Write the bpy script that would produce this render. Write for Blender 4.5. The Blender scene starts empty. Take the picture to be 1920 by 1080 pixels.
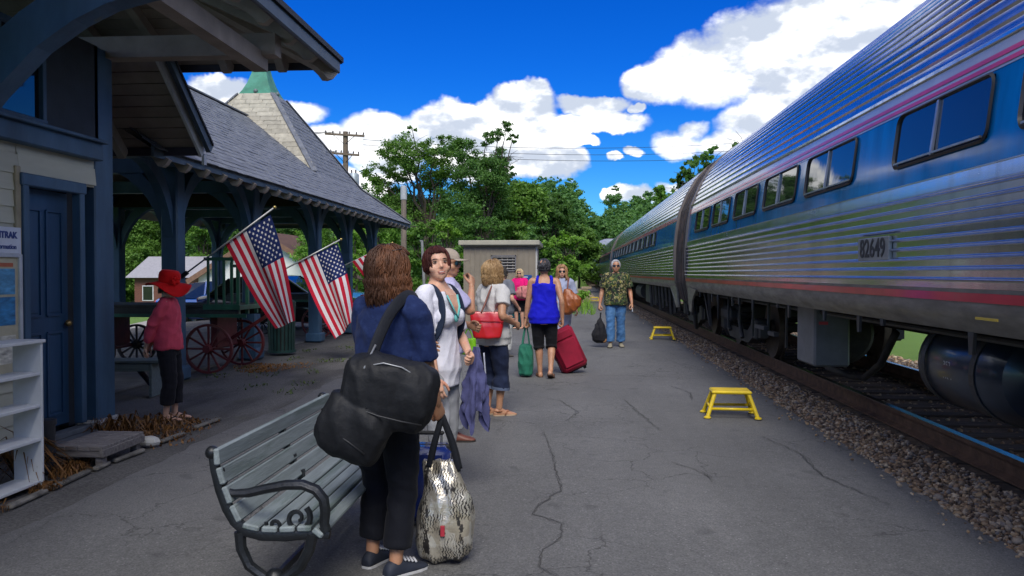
import bpy, bmesh, math, random
import numpy as np
from mathutils import Vector, Matrix, Euler, noise as mnoise

R = math.radians
rnd = random.Random(7)
scene = bpy.context.scene
COL = scene.collection

# ------------------------------------------------------------------ camera
cam_d = bpy.data.cameras.new("camera")
cam = bpy.data.objects.new("camera", cam_d)
COL.objects.link(cam)
cam_d.sensor_width = 36.0
cam_d.lens = 36.0 * 1480.0 / 1920.0
cam_d.clip_start = 0.05
cam_d.clip_end = 3000
cam.location = (0, 0, 1.5)
cam.rotation_euler = (R(90 - 1.1226), 0, R(4.1736))
scene.camera = cam

# ------------------------------------------------------------------ exposure
vs = scene.view_settings
vs.view_transform = 'Standard'
vs.look = 'None'
vs.exposure = 0.82
vs.gamma = 1.0
vs.use_curve_mapping = False
scene.cycles.use_denoising = True
scene.cycles.max_bounces = 6
scene.cycles.caustics_reflective = False
scene.cycles.caustics_refractive = False

# ------------------------------------------------------------------ sun (filtered by a passing cloud: wide and weak)
SUN_EL, SUN_AZ = 47.0, 172.0          # azimuth clockwise from +Y (down the track)
sun_d = bpy.data.lights.new("sun", 'SUN')
sun_d.energy = 1.7
sun_d.angle = R(30)
sun_d.color = (1.0, 0.95, 0.88)
sun = bpy.data.objects.new("sun", sun_d)
COL.objects.link(sun)
sd = Vector((math.sin(R(SUN_AZ)) * math.cos(R(SUN_EL)), math.cos(R(SUN_AZ)) * math.cos(R(SUN_EL)), math.sin(R(SUN_EL))))
sun.rotation_euler = (-sd).to_track_quat('-Z', 'Y').to_euler()
sun.location = sd * 50

# ------------------------------------------------------------------ world: Nishita sky with cumulus clouds
world = bpy.data.worlds.new("World")
scene.world = world
world.use_nodes = True
wt = world.node_tree
wt.nodes.clear()


class NG:
    """tiny node-graph writer"""
    def __init__(s, tree): s.t = tree
    def n(s, kind, **kw):
        x = s.t.nodes.new(kind)
        for k, v in kw.items(): setattr(x, k, v)
        return x
    def put(s, sock, v):
        if v is None: return
        if hasattr(v, 'is_output') or hasattr(v, 'links'): s.t.links.new(v, sock)
        else: sock.default_value = v
    def m(s, op, a, b=None, c=None, clamp=False):
        x = s.n('ShaderNodeMath', operation=op, use_clamp=clamp)
        s.put(x.inputs[0], a); s.put(x.inputs[1], b)
        if c is not None: s.put(x.inputs[2], c)
        return x.outputs[0]
    def v(s, op, a, b=None, scale=None):
        x = s.n('ShaderNodeVectorMath', operation=op)
        s.put(x.inputs[0], a); s.put(x.inputs[1], b)
        if scale is not None: s.put(x.inputs['Scale'], scale)
        return x.outputs['Value'] if op in ('DOT_PRODUCT', 'LENGTH', 'DISTANCE') else x.outputs[0]
    def noise(s, vec, scale, detail=4, rough=.5, lac=2.0, dist=0.0, col=False):
        x = s.n('ShaderNodeTexNoise')
        s.put(x.inputs['Vector'], vec); s.put(x.inputs['Scale'], scale); s.put(x.inputs['Detail'], detail)
        s.put(x.inputs['Roughness'], rough); s.put(x.inputs['Lacunarity'], lac); s.put(x.inputs['Distortion'], dist)
        return x.outputs['Color'] if col else x.outputs['Fac']
    def step(s, x, lo, hi, a=0.0, b=1.0, smooth=True):
        y = s.n('ShaderNodeMapRange', interpolation_type='SMOOTHSTEP' if smooth else 'LINEAR')
        s.put(y.inputs[0], x); s.put(y.inputs[1], lo); s.put(y.inputs[2], hi); s.put(y.inputs[3], a); s.put(y.inputs[4], b)
        return y.outputs[0]
    def mix(s, f, a, b, mode='MIX'):
        x = s.n('ShaderNodeMix', data_type='RGBA', blend_type=mode)
        s.put(x.inputs[0], f); s.put(x.inputs[6], a); s.put(x.inputs[7], b)
        return x.outputs[2]
    def sep(s, vec):
        x = s.n('ShaderNodeSeparateXYZ'); s.put(x.inputs[0], vec); return x.outputs
    def comb(s, x=0., y=0., z=0.):
        c = s.n('ShaderNodeCombineXYZ'); s.put(c.inputs[0], x); s.put(c.inputs[1], y); s.put(c.inputs[2], z); return c.outputs[0]


def build_world():
    g = NG(wt)
    out = g.n('ShaderNodeOutputWorld')
    bg = g.n('ShaderNodeBackground')
    bg.inputs['Strength'].default_value = 0.061
    wt.links.new(bg.outputs[0], out.inputs[0])
    sky = g.n('ShaderNodeTexSky', sky_type='NISHITA')
    sky.sun_disc = False
    sky.sun_elevation = R(SUN_EL)
    sky.sun_rotation = R(SUN_AZ)
    sky.altitude = 200
    sky.air_density = 1.0
    sky.dust_density = 0.1
    sky.ozone_density = 3.0
    hs = g.n('ShaderNodeHueSaturation')
    hs.inputs['Saturation'].default_value = 1.45
    hs.inputs['Value'].default_value = 1.0
    hs.inputs['Hue'].default_value = 0.505
    wt.links.new(sky.outputs[0], hs.inputs['Color'])
    tc = g.n('ShaderNodeTexCoord')
    d = tc.outputs['Generated']
    x, y, z = g.sep(d)
    tint = g.mix(g.step(z, .02, .26), (.34, .78, 1.10, 1), (.12, .64, 1.30, 1))
    skyc = g.mix(1.0, hs.outputs[0], tint, 'MULTIPLY')
    az = g.m('ARCTAN2', x, y)
    el = g.m('ARCSINE', z)
    ae = g.comb(az, el, 0.0)
    # wind-torn warp of the cloud outlines
    wcol = g.noise(d, 9.0, 5, .6, col=True)
    warp = g.v('SCALE', g.v('SUBTRACT', wcol, (.5, .5, .5)), scale=0.06)
    aew = g.v('ADD', ae, warp)
    # banks of cumulus: azimuth, elevation, half width, half height (radians)
    banks = []
    for (u, v, ru, rv) in CLOUDS:
        a = math.atan((u - 1068) / 1480.0)
        e = math.atan((511 - v) / 1480.0 * math.cos(a))
        banks.append((a, e, ru / 1480.0 * math.cos(a), rv / 1480.0))
    fld = None
    for (a, e, ra, re) in banks:
        p = g.v('MULTIPLY', g.v('SUBTRACT', aew, (a, e, 0)), (1 / ra, 1 / re, 0))
        q = g.v('DOT_PRODUCT', p, p)
        fld = q if fld is None else g.m('SMOOTH_MIN', fld, q, 0.35)
    base = g.m('SUBTRACT', 1.0, fld)
    base = g.m('MAXIMUM', base, -2.0)
    # the same fair-weather cumulus over the rest of the dome
    zz = g.m('ADD', g.m('MAXIMUM', z, 0.0), 0.22)
    pl = g.comb(g.m('DIVIDE', x, zz), g.m('DIVIDE', y, zz), 0.0)
    gn = g.noise(pl, 0.9, 3, .5)
    glob = g.step(gn, .38, .62, -1.2, 1.0, smooth=False)
    out_az = g.step(g.m('ABSOLUTE', g.m('ADD', az, 0.06)), .60, .72)
    out_el = g.step(el, .36, .46)
    outside = g.m('MAXIMUM', out_az, out_el)
    f = g.m('ADD', g.m('MULTIPLY', base, g.m('SUBTRACT', 1.0, outside)), g.m('MULTIPLY', glob, outside))
    n1 = g.noise(g.v('MULTIPLY', d, (1, 1, 1.7)), 13.0, 7, .53)
    n2 = g.noise(g.v('ADD', g.v('MULTIPLY', d, (1, 1, 1.7)), (0.0, 0.0, 0.03)), 13.0, 7, .53)
    soft = g.step(g.noise(d, 5.5, 3, .5), .35, .68, .10, 1.1)
    dens = g.step(g.m('ADD', f, g.m('MULTIPLY', g.m('SUBTRACT', n1, .5), 2.0)), -.46, soft)
    # lit tops and greyer, thicker undersides
    rel = g.m('MULTIPLY', g.m('SUBTRACT', n1, n2), 3.2)
    lit = g.m('ADD', g.m('ADD', .60, rel), g.m('MULTIPLY', g.m('SUBTRACT', g.noise(d, 6.0, 4, .55), .5), 1.1))
    ccol = g.mix(g.step(lit, .22, .92), (5.9, 6.6, 7.9, 1), (14.5, 14.5, 14.5, 1))
    # cloud only above the horizon
    dens = g.m('MULTIPLY', dens, g.step(el, -.01, .03))
    col = g.mix(dens, skyc, ccol)
    wt.links.new(col, bg.inputs['Color'])


CLOUDS = [
    (610, 268, 45, 26), (690, 262, 62, 44), (745, 290, 60, 46), (860, 240, 85, 42), (975, 212, 62, 44), (930, 285, 120, 50),
    (1030, 318, 68, 28), (1010, 262, 75, 40), (1120, 200, 72, 20), (1160, 232, 66, 20), (1085, 240, 60, 22), (1095, 275, 36, 10),
    (1235, 160, 58, 34), (1330, 130, 120, 55), (1450, 110, 140, 75), (1560, 60, 150, 75), (1480, 180, 80, 24), (1690, 0, 130, 60),
    (1275, 268, 42, 24), (1300, 240, 24, 16), (1395, 235, 52, 36), (1350, 268, 44, 20), (1455, 215, 44, 30), (1197, 290, 17, 10), (1160, 303, 16, 8),
    (1200, 372, 50, 16), (1265, 352, 40, 12), (430, 175, 70, 26), (560, 212, 46, 20), (380, 155, 40, 20), (660, 350, 60, 30),
    (1205, 205, 16, 9), (1145, 372, 20, 8)]
build_world()
world.cycles.sampling_method = "MANUAL"
world.cycles.sample_map_resolution = 512

# ================================================================== helpers
def link(o, parent=None):
    COL.objects.link(o)
    if parent is not None: o.parent = parent
    return o


def tag(o, label=None, cat=None, group=None, kind=None):
    if label: o['label'] = label
    if cat: o['category'] = cat
    if group: o['group'] = group
    if kind: o['kind'] = kind
    return o


def thing(name, label, cat, loc=(0, 0, 0), rz=0.0, group=None):
    o = bpy.data.objects.new(name, None)
    o.empty_display_size = .1
    link(o)
    o.location = loc
    o.rotation_euler = (0, 0, rz)
    return tag(o, label, cat, group)


def rot_between(d):
    d = Vector(d).normalized()
    return d.to_track_quat('Z', 'Y').to_matrix()


class MB:
    """collects geometry that becomes ONE mesh object"""
    def __init__(s): s.v = []; s.f = []; s.mi = []; s.cur = 0
    def add(s, vs, fs):
        b = len(s.v)
        s.v.extend(tuple(map(float, q)) for q in vs)
        for f in fs:
            s.f.append(tuple(b + i for i in f)); s.mi.append(s.cur)
        return s
    def box(s, c, size, rot=None, bev=0.0):
        x, y, z = (k / 2 for k in size)
        if bev > 0:
            b = min(bev, x * .9, y * .9, z * .9)
            pts = []
            for sx in (-1, 1):
                for sy in (-1, 1):
                    for sz in (-1, 1):
                        pts += [(sx * x, sy * (y - b), sz * (z - b)), (sx * (x - b), sy * y, sz * (z - b)), (sx * (x - b), sy * (y - b), sz * z)]
            def ix(sx, sy, sz, k): return (((sx > 0) * 4 + (sy > 0) * 2 + (sz > 0)) * 3 + k)
            fs = []
            for sg in (-1, 1):
                q = [ix(sg, -1, -1, 0), ix(sg, 1, -1, 0), ix(sg, 1, 1, 0), ix(sg, -1, 1, 0)]; fs.append(q if sg > 0 else q[::-1])
                q = [ix(-1, sg, -1, 1), ix(-1, sg, 1, 1), ix(1, sg, 1, 1), ix(1, sg, -1, 1)]; fs.append(q if sg > 0 else q[::-1])
                q = [ix(-1, -1, sg, 2), ix(1, -1, sg, 2), ix(1, 1, sg, 2), ix(-1, 1, sg, 2)]; fs.append(q if sg > 0 else q[::-1])
            for a in (-1, 1):
                for b2 in (-1, 1):
                    q = [ix(a, b2, -1, 0), ix(a, b2, 1, 0), ix(a, b2, 1, 1), ix(a, b2, -1, 1)]; fs.append(q if a * b2 < 0 else q[::-1])
                    q = [ix(a, -1, b2, 0), ix(a, 1, b2, 0), ix(a, 1, b2, 2), ix(a, -1, b2, 2)]; fs.append(q if a * b2 > 0 else q[::-1])
                    q = [ix(-1, a, b2, 1), ix(1, a, b2, 1), ix(1, a, b2, 2), ix(-1, a, b2, 2)]; fs.append(q if a * b2 < 0 else q[::-1])
                    for c2 in (-1, 1):
                        q = [ix(a, b2, c2, 0), ix(a, b2, c2, 1), ix(a, b2, c2, 2)]; fs.append(q if a * b2 * c2 > 0 else q[::-1])
        else:
            pts = [(sx * x, sy * y, sz * z) for sx in (-1, 1) for sy in (-1, 1) for sz in (-1, 1)]
            fs = [(0, 1, 3, 2), (4, 6, 7, 5), (0, 4, 5, 1), (2, 3, 7, 6), (0, 2, 6, 4), (1, 5, 7, 3)]
        M = rot if rot is not None else Matrix.Identity(3)
        if isinstance(M, Euler): M = M.to_matrix()
        c = Vector(c)
        return s.add([M @ Vector(p) + c for p in pts], fs)
    def bar(s, a, b, w, h, up=(0, 0, 1), bev=0.0):
        """rectangular bar from a to b, w across, h along up"""
        a, b = Vector(a), Vector(b)
        d = (b - a); L = d.length; d.normalize()
        u = Vector(up); x = d.cross(u)
        if x.length < 1e-5: x = d.cross(Vector((1, 0, 0)))
        x.normalize(); u = x.cross(d).normalized()
        M = Matrix((x, d, u)).transposed()
        return s.box((a + b) / 2, (w, L, h), M, bev)
    def tube(s, pts, r, n=8, cap=True, flat=1.0, up=(0, 0, 1)):
        """swept round tube; r number or list; flat squashes along the 'up' axis"""
        P = [Vector(p) for p in pts]; m = len(P)
        rr = r if hasattr(r, '__len__') else [r] * m
        vs = []
        prev = None
        for i in range(m):
            t = (P[min(i + 1, m - 1)] - P[max(i - 1, 0)])
            if t.length < 1e-9: t = Vector((0, 0, 1))
            t.normalize()
            if prev is None:
                x = t.cross(Vector(up))
                if x.length < 1e-4: x = t.cross(Vector((1, 0, 0)))
            else:
                x = prev - t * prev.dot(t)
                if x.length < 1e-6: x = t.cross(Vector(up))
            x.normalize(); prev = x
            y = t.cross(x)
            for k in range(n):
                a = 2 * math.pi * k / n
                vs.append(P[i] + x * (math.cos(a) * rr[i]) + y * (math.sin(a) * rr[i] * flat))
        fs = []
        for i in range(m - 1):
            for k in range(n):
                k2 = (k + 1) % n
                fs.append((i * n + k, i * n + k2, (i + 1) * n + k2, (i + 1) * n + k))
        if cap:
            fs.append(tuple(range(n))[::-1]); fs.append(tuple((m - 1) * n + k for k in range(n)))
        return s.add(vs, fs)
    def cyl(s, a, b, r, n=16, r2=None):
        return s.tube([a, b], [r, r if r2 is None else r2], n)
    def lathe(s, prof, c=(0, 0, 0), n=24, axis=(0, 0, 1), closed=False):
        M = rot_between(axis) if tuple(axis) != (0, 0, 1) else Matrix.Identity(3)
        c = Vector(c); vs = []
        for (r, z) in prof:
            for k in range(n):
                a = 2 * math.pi * k / n
                vs.append(M @ Vector((r * math.cos(a), r * math.sin(a), z)) + c)
        fs = []
        m = len(prof)
        for i in range(m - 1 if not closed else m):
            j = (i + 1) % m
            for k in range(n):
                k2 = (k + 1) % n
                fs.append((i * n + k, i * n + k2, j * n + k2, j * n + k))
        if not closed:
            fs.append(tuple(range(n))[::-1]); fs.append(tuple((m - 1) * n + k for k in range(n)))
        return s.add(vs, fs)
    def extrude(s, poly, off, ax='y'):
        """poly list of 3-D points, offset vector"""
        n = len(poly); o = Vector(off)
        P = [Vector(p) for p in poly]
        vs = P + [p + o for p in P]
        fs = [tuple(range(n))[::-1], tuple(range(n, 2 * n))]
        for i in range(n):
            j = (i + 1) % n
            fs.append((i, j, n + j, n + i))
        return s.add(vs, fs)
    def grid(s, fn, nu, nv, closed_u=False):
        vs = [fn(i / nu, j / nv) for j in range(nv + 1) for i in range(nu + (0 if closed_u else 1))]
        w = nu if closed_u else nu + 1
        fs = []
        for j in range(nv):
            for i in range(nu):
                i2 = (i + 1) % w if closed_u else i + 1
                fs.append((j * w + i, j * w + i2, (j + 1) * w + i2, (j + 1) * w + i))
        return s.add(vs, fs)
    def ball(s, c, r, n=12, m=8):
        rx, ry, rz = r if hasattr(r, '__len__') else (r, r, r)
        c = Vector(c)
        vs = [c + Vector((0, 0, -rz))]
        for j in range(1, m):
            t = math.pi * j / m - math.pi / 2
            for k in range(n):
                a = 2 * math.pi * k / n
                vs.append(c + Vector((rx * math.cos(t) * math.cos(a), ry * math.cos(t) * math.sin(a), rz * math.sin(t))))
        vs.append(c + Vector((0, 0, rz)))
        fs = []
        for k in range(n): fs.append((0, 1 + (k + 1) % n, 1 + k))
        for j in range(m - 2):
            for k in range(n):
                k2 = (k + 1) % n
                fs.append((1 + j * n + k, 1 + j * n + k2, 1 + (j + 1) * n + k2, 1 + (j + 1) * n + k))
        t = len(vs) - 1; b = 1 + (m - 2) * n
        for k in range(n): fs.append((b + k, b + (k + 1) % n, t))
        return s.add(vs, fs)
    def mesh(s, name):
        me = bpy.data.meshes.new(name)
        me.from_pydata(s.v, [], s.f)
        if any(s.mi): me.polygons.foreach_set('material_index', s.mi)
        return me
    def build(s, name, mat, parent=None, smooth=False, world=False, fix=False):
        me = s.mesh(name)
        for m in (mat if isinstance(mat, (list, tuple)) else [mat]): me.materials.append(m)
        if fix:
            bm = bmesh.new(); bm.from_mesh(me); bmesh.ops.recalc_face_normals(bm, faces=bm.faces); bm.to_mesh(me); bm.free()
        if smooth: shade(me, smooth)
        o = bpy.data.objects.new(name, me)
        link(o, parent)
        if world and parent is not None:
            wpar(o)
        return o


def wm(o):
    M = o.matrix_basis.copy()
    if o.parent is not None: M = wm(o.parent) @ o.matrix_parent_inverse @ M
    return M


def wpar(o):
    """keeps a part built in world coordinates where it stands under its parent"""
    o.matrix_parent_inverse = wm(o.parent).inverted()
    return o


def shade(me, ang=True):
    me.polygons.foreach_set('use_smooth', [True] * len(me.polygons))
    if ang is not True:
        try: me.set_sharp_from_angle(angle=R(ang))
        except Exception: pass
    me.update()


def from_arrays(name, V, F, mat, parent=None, smooth=False):
    """fast numpy mesh; F is (n,k) of one face size"""
    me = bpy.data.meshes.new(name)
    V = np.asarray(V, np.float32); F = np.asarray(F, np.int32)
    me.vertices.add(len(V)); me.vertices.foreach_set('co', V.ravel())
    k = F.shape[1]
    me.loops.add(F.size); me.loops.foreach_set('vertex_index', F.ravel())
    me.polygons.add(len(F)); me.polygons.foreach_set('loop_start', np.arange(0, F.size, k, dtype=np.int32))
    try: me.polygons.foreach_set('loop_total', np.full(len(F), k, np.int32))
    except Exception: pass
    me.update(calc_edges=True)
    if smooth: me.polygons.foreach_set('use_smooth', np.ones(len(F), bool))
    for m in (mat if isinstance(mat, (list, tuple)) else [mat]): me.materials.append(m)
    if name is None: return me
    o = bpy.data.objects.new(name, me)
    return link(o, parent)


def dup(o, parent=None):
    """a thing, its parts and their sub-parts, sharing mesh data"""
    c = o.copy(); link(c)
    c.parent = parent
    for ch in list(o.children): dup(ch, c)
    return c


def piece(name, me, parent, loc=(0, 0, 0), rot=(0, 0, 0), scale=(1, 1, 1)):
    o = bpy.data.objects.new(name, me)
    link(o, parent)
    o.location = loc; o.rotation_euler = rot; o.scale = scale
    return o


# ------------------------------------------------------------------ materials
MATS = {}


def mat(name, col, rough=.6, metal=0., var=.12, nscale=6., bump=0., bscale=40., col2=None, c2scale=3., c2lo=.45, c2hi=.65,
        spec=.5, stretch=(1, 1, 1), coat=0., rand=0., rvar=0., trans=0., sheen=0.):
    if name in MATS: return MATS[name]
    m = bpy.data.materials.new(name); m.use_nodes = True
    t = m.node_tree; g = NG(t)
    b = t.nodes['Principled BSDF']
    tc = g.n('ShaderNodeTexCoord')
    co = tc.outputs['Object']
    if rand > 0:
        oi = g.n('ShaderNodeObjectInfo')
        co = g.v('ADD', co, g.v('SCALE', (13.7, 5.1, 9.3), scale=oi.outputs['Random']))
    cs = g.v('MULTIPLY', co, stretch)
    nz = g.noise(cs, nscale, 5, .6)
    c = (*col, 1)
    dark = tuple(k * (1 - var * 1.6) for k in col) + (1,)
    lite = tuple(min(1, k * (1 + var * 1.4)) for k in col) + (1,)
    cc = g.mix(g.step(nz, .28, .72, smooth=False), dark, lite)
    if col2:
        w = g.step(g.noise(cs, c2scale, 6, .65), c2lo, c2hi)
        cc = g.mix(w, cc, (*col2, 1))
    if rand > 0:
        k = g.step(oi.outputs['Random'], 0, 1, 1 - rand, 1 + rand, smooth=False)
        cc = g.mix(1.0, cc, g.comb(k, k, k), 'MULTIPLY')
    t.links.new(cc, b.inputs['Base Color'])
    if rvar > 0:
        t.links.new(g.step(g.noise(cs, nscale * 1.7, 4, .6), .3, .7, max(.02, rough - rvar), min(1, rough + rvar), smooth=False), b.inputs['Roughness'])
    else: b.inputs['Roughness'].default_value = rough
    b.inputs['Metallic'].default_value = metal
    b.inputs['Specular IOR Level'].default_value = spec
    b.inputs['Coat Weight'].default_value = coat
    if coat: b.inputs['Coat Roughness'].default_value = .08
    if sheen: b.inputs['Sheen Weight'].default_value = sheen
    if bump > 0:
        bp = g.n('ShaderNodeBump'); bp.inputs['Strength'].default_value = bump; bp.inputs['Distance'].default_value = .01
        t.links.new(g.noise(cs, bscale, 6, .6), bp.inputs['Height'])
        t.links.new(bp.outputs[0], b.inputs['Normal'])
    MATS[name] = m
    return m


def leaf_mat(name, c1, c2, c3, trans=.35):
    m = bpy.data.materials.new(name); m.use_nodes = True
    t = m.node_tree; g = NG(t); b = t.nodes['Principled BSDF']
    ge = g.n('ShaderNodeNewGeometry')
    tc = g.n('ShaderNodeTexCoord')
    oi = g.n('ShaderNodeObjectInfo')
    big = g.noise(tc.outputs['Object'], .55, 3, .5)
    f = g.m('ADD', g.m('MULTIPLY', ge.outputs['Random Per Island'], .55), g.m('MULTIPLY', big, .5))
    c = g.mix(g.step(f, .2, .55, smooth=False), (*c1, 1), (*c2, 1))
    c = g.mix(g.step(f, .55, .85, smooth=False), c, (*c3, 1))
    k = g.step(oi.outputs['Random'], 0, 1, .8, 1.15, smooth=False)
    c = g.mix(1.0, c, g.comb(k, k, k), 'MULTIPLY')
    b.inputs['Roughness'].default_value = .55
    b.inputs['Specular IOR Level'].default_value = .3
    t.links.new(c, b.inputs['Base Color'])
    tr = g.n('ShaderNodeBsdfTranslucent'); t.links.new(g.mix(1.0, c, (1.25, 1.3, .6, 1), 'MULTIPLY'), tr.inputs[0])
    mx = g.n('ShaderNodeMixShader'); mx.inputs[0].default_value = trans
    t.links.new(b.outputs[0], mx.inputs[1]); t.links.new(tr.outputs[0], mx.inputs[2])
    t.links.new(mx.outputs[0], t.nodes['Material Output'].inputs[0])
    return m


def text_mesh(s, size, mat_, name, parent, loc, rot, bold=0.0, ext=.002):
    cu = bpy.data.curves.new(name, 'FONT')
    cu.body = s; cu.size = size; cu.extrude = ext; cu.offset = bold
    cu.align_x = 'CENTER'; cu.align_y = 'CENTER'
    tmp = bpy.data.objects.new(name, cu); COL.objects.link(tmp)
    dg = bpy.context.evaluated_depsgraph_get()
    me = bpy.data.meshes.new_from_object(tmp.evaluated_get(dg))
    bpy.data.objects.remove(tmp); me.name = name
    me.materials.clear(); me.materials.append(mat_)
    return piece(name, me, parent, loc, rot)


def fnoise(x, y, z=0.0): return mnoise.noise(Vector((x, y, z)))

# ================================================================== the setting
def sm(x, a, b):
    t = min(1, max(0, (x - a) / (b - a))); return t * t * (3 - 2 * t)


def gz(x, y):
    z = -0.06
    z -= 1.35 * sm(-x, 9.5, 17) * sm(y, 14, 34)                    # falls away behind the shelter
    z += 9.0 * sm(y, 75, 170) * sm(-x, -60, 10) + 3.0 * sm(y, 95, 240)
    z += 7.0 * sm(-x, 30, 90)
    z += 2.0 * sm(x, 14, 60)
    if abs(x) > 7 or y > 60: z += .12 * fnoise(x * .12, y * .12, 3)
    if 1.8 < x < 6.6 and y < 200: z = min(z, -.12)
    return z


def asphalt_mat():
    m = bpy.data.materials.new('worn_asphalt'); m.use_nodes = True
    t = m.node_tree; g = NG(t); b = t.nodes['Principled BSDF']
    co = g.n('ShaderNodeTexCoord').outputs['Object']
    fine = g.noise(co, 95, 3, .7)
    mid = g.noise(co, 14, 4, .6)
    big = g.noise(co, .55, 5, .6)
    strk = g.noise(g.v('MULTIPLY', co, (1.0, .12, 1)), 1.3, 4, .6)
    vor = g.n('ShaderNodeTexVoronoi', feature='F1'); g.put(vor.inputs['Vector'], co); vor.inputs['Scale'].default_value = 130
    grit = g.step(vor.outputs['Distance'], .1, .6)
    c = g.mix(g.step(fine, .3, .7, smooth=False), (.082, .082, .082, 1), (.195, .194, .190, 1))
    c = g.mix(g.step(vor.outputs['Color'], .86, .97), c, (.27, .27, .265, 1))
    k = g.m('MULTIPLY', g.step(big, .25, .75, .80, 1.16, smooth=False), g.step(strk, .25, .75, .84, 1.13, smooth=False))
    k = g.m('MULTIPLY', k, g.step(mid, .25, .75, .9, 1.1, smooth=False))
    c = g.mix(1.0, c, g.comb(k, k, k), 'MULTIPLY')
    # hairline crazing, only in worn patches
    wv = g.v('ADD', co, g.v('SCALE', g.v('SUBTRACT', g.noise(co, 2.2, 5, .6, col=True), (.5, .5, .5)), scale=.55))
    cr = g.n('ShaderNodeTexVoronoi', feature='DISTANCE_TO_EDGE'); g.put(cr.inputs['Vector'], wv); cr.inputs['Scale'].default_value = 1.5
    line = g.step(cr.outputs['Distance'], .003, .012, 1, 0)
    line = g.m('MULTIPLY', line, g.step(g.noise(co, .45, 3, .5), .42, .56))
    c = g.mix(g.m('MULTIPLY', line, .6), c, (.035, .034, .033, 1))
    # drips and spots
    sp = g.step(g.noise(co, 3.1, 2, .4), .66, .74)
    c = g.mix(g.m('MULTIPLY', sp, .35), c, (.05, .05, .052, 1))
    t.links.new(c, b.inputs['Base Color'])
    b.inputs['Roughness'].default_value = .82
    b.inputs['Specular IOR Level'].default_value = .35
    bp = g.n('ShaderNodeBump'); bp.inputs['Strength'].default_value = .55; bp.inputs['Distance'].default_value = .006
    h = g.m('SUBTRACT', g.m('ADD', fine, g.m('MULTIPLY', grit, .4)), line)
    t.links.new(h, bp.inputs['Height']); t.links.new(bp.outputs[0], b.inputs['Normal'])
    return m


def yard_mat():
    m = bpy.data.materials.new('gravelly_yard'); m.use_nodes = True
    t = m.node_tree; g = NG(t); b = t.nodes['Principled BSDF']
    co = g.n('ShaderNodeTexCoord').outputs['Object']
    fine = g.noise(co, 60, 4, .7)
    c = g.mix(g.step(fine, .3, .7, smooth=False), (.045, .043, .042, 1), (.17, .165, .155, 1))
    p = g.step(g.noise(g.v('MULTIPLY', co, (1.4, .5, 1)), 1.1, 5, .65), .42, .62)
    c = g.mix(g.m('MULTIPLY', p, .75), c, g.mix(fine, (.028, .027, .026, 1), (.062, .058, .052, 1)))
    q = g.step(g.noise(co, .8, 5, .6), .60, .70)
    c = g.mix(g.m('MULTIPLY', q, .6), c, g.mix(fine, (.05, .06, .025, 1), (.11, .11, .05, 1)))
    t.links.new(c, b.inputs['Base Color']); b.inputs['Roughness'].default_value = .9
    bp = g.n('ShaderNodeBump'); bp.inputs['Strength'].default_value = .8; bp.inputs['Distance'].default_value = .012
    t.links.new(fine, bp.inputs['Height']); t.links.new(bp.outputs[0], b.inputs['Normal'])
    return m


def grass_mat():
    m = bpy.data.materials.new('mown_grass'); m.use_nodes = True
    t = m.node_tree; g = NG(t); b = t.nodes['Principled BSDF']
    co = g.n('ShaderNodeTexCoord').outputs['Object']
    f = g.noise(co, 25, 5, .7); bg_ = g.noise(co, .25, 4, .6)
    c = g.mix(f, (.045, .10, .012, 1), (.13, .25, .03, 1))
    c = g.mix(g.step(bg_, .35, .7), c, g.mix(f, (.06, .13, .015, 1), (.19, .32, .045, 1)))
    t.links.new(c, b.inputs['Base Color']); b.inputs['Roughness'].default_value = .9
    bp = g.n('ShaderNodeBump'); bp.inputs['Strength'].default_value = .8; bp.inputs['Distance'].default_value = .04
    t.links.new(f, bp.inputs['Height']); t.links.new(bp.outputs[0], b.inputs['Normal'])
    return m


M_GRASS = grass_mat()
M_ASPH = asphalt_mat()
M_YARD = yard_mat()


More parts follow.
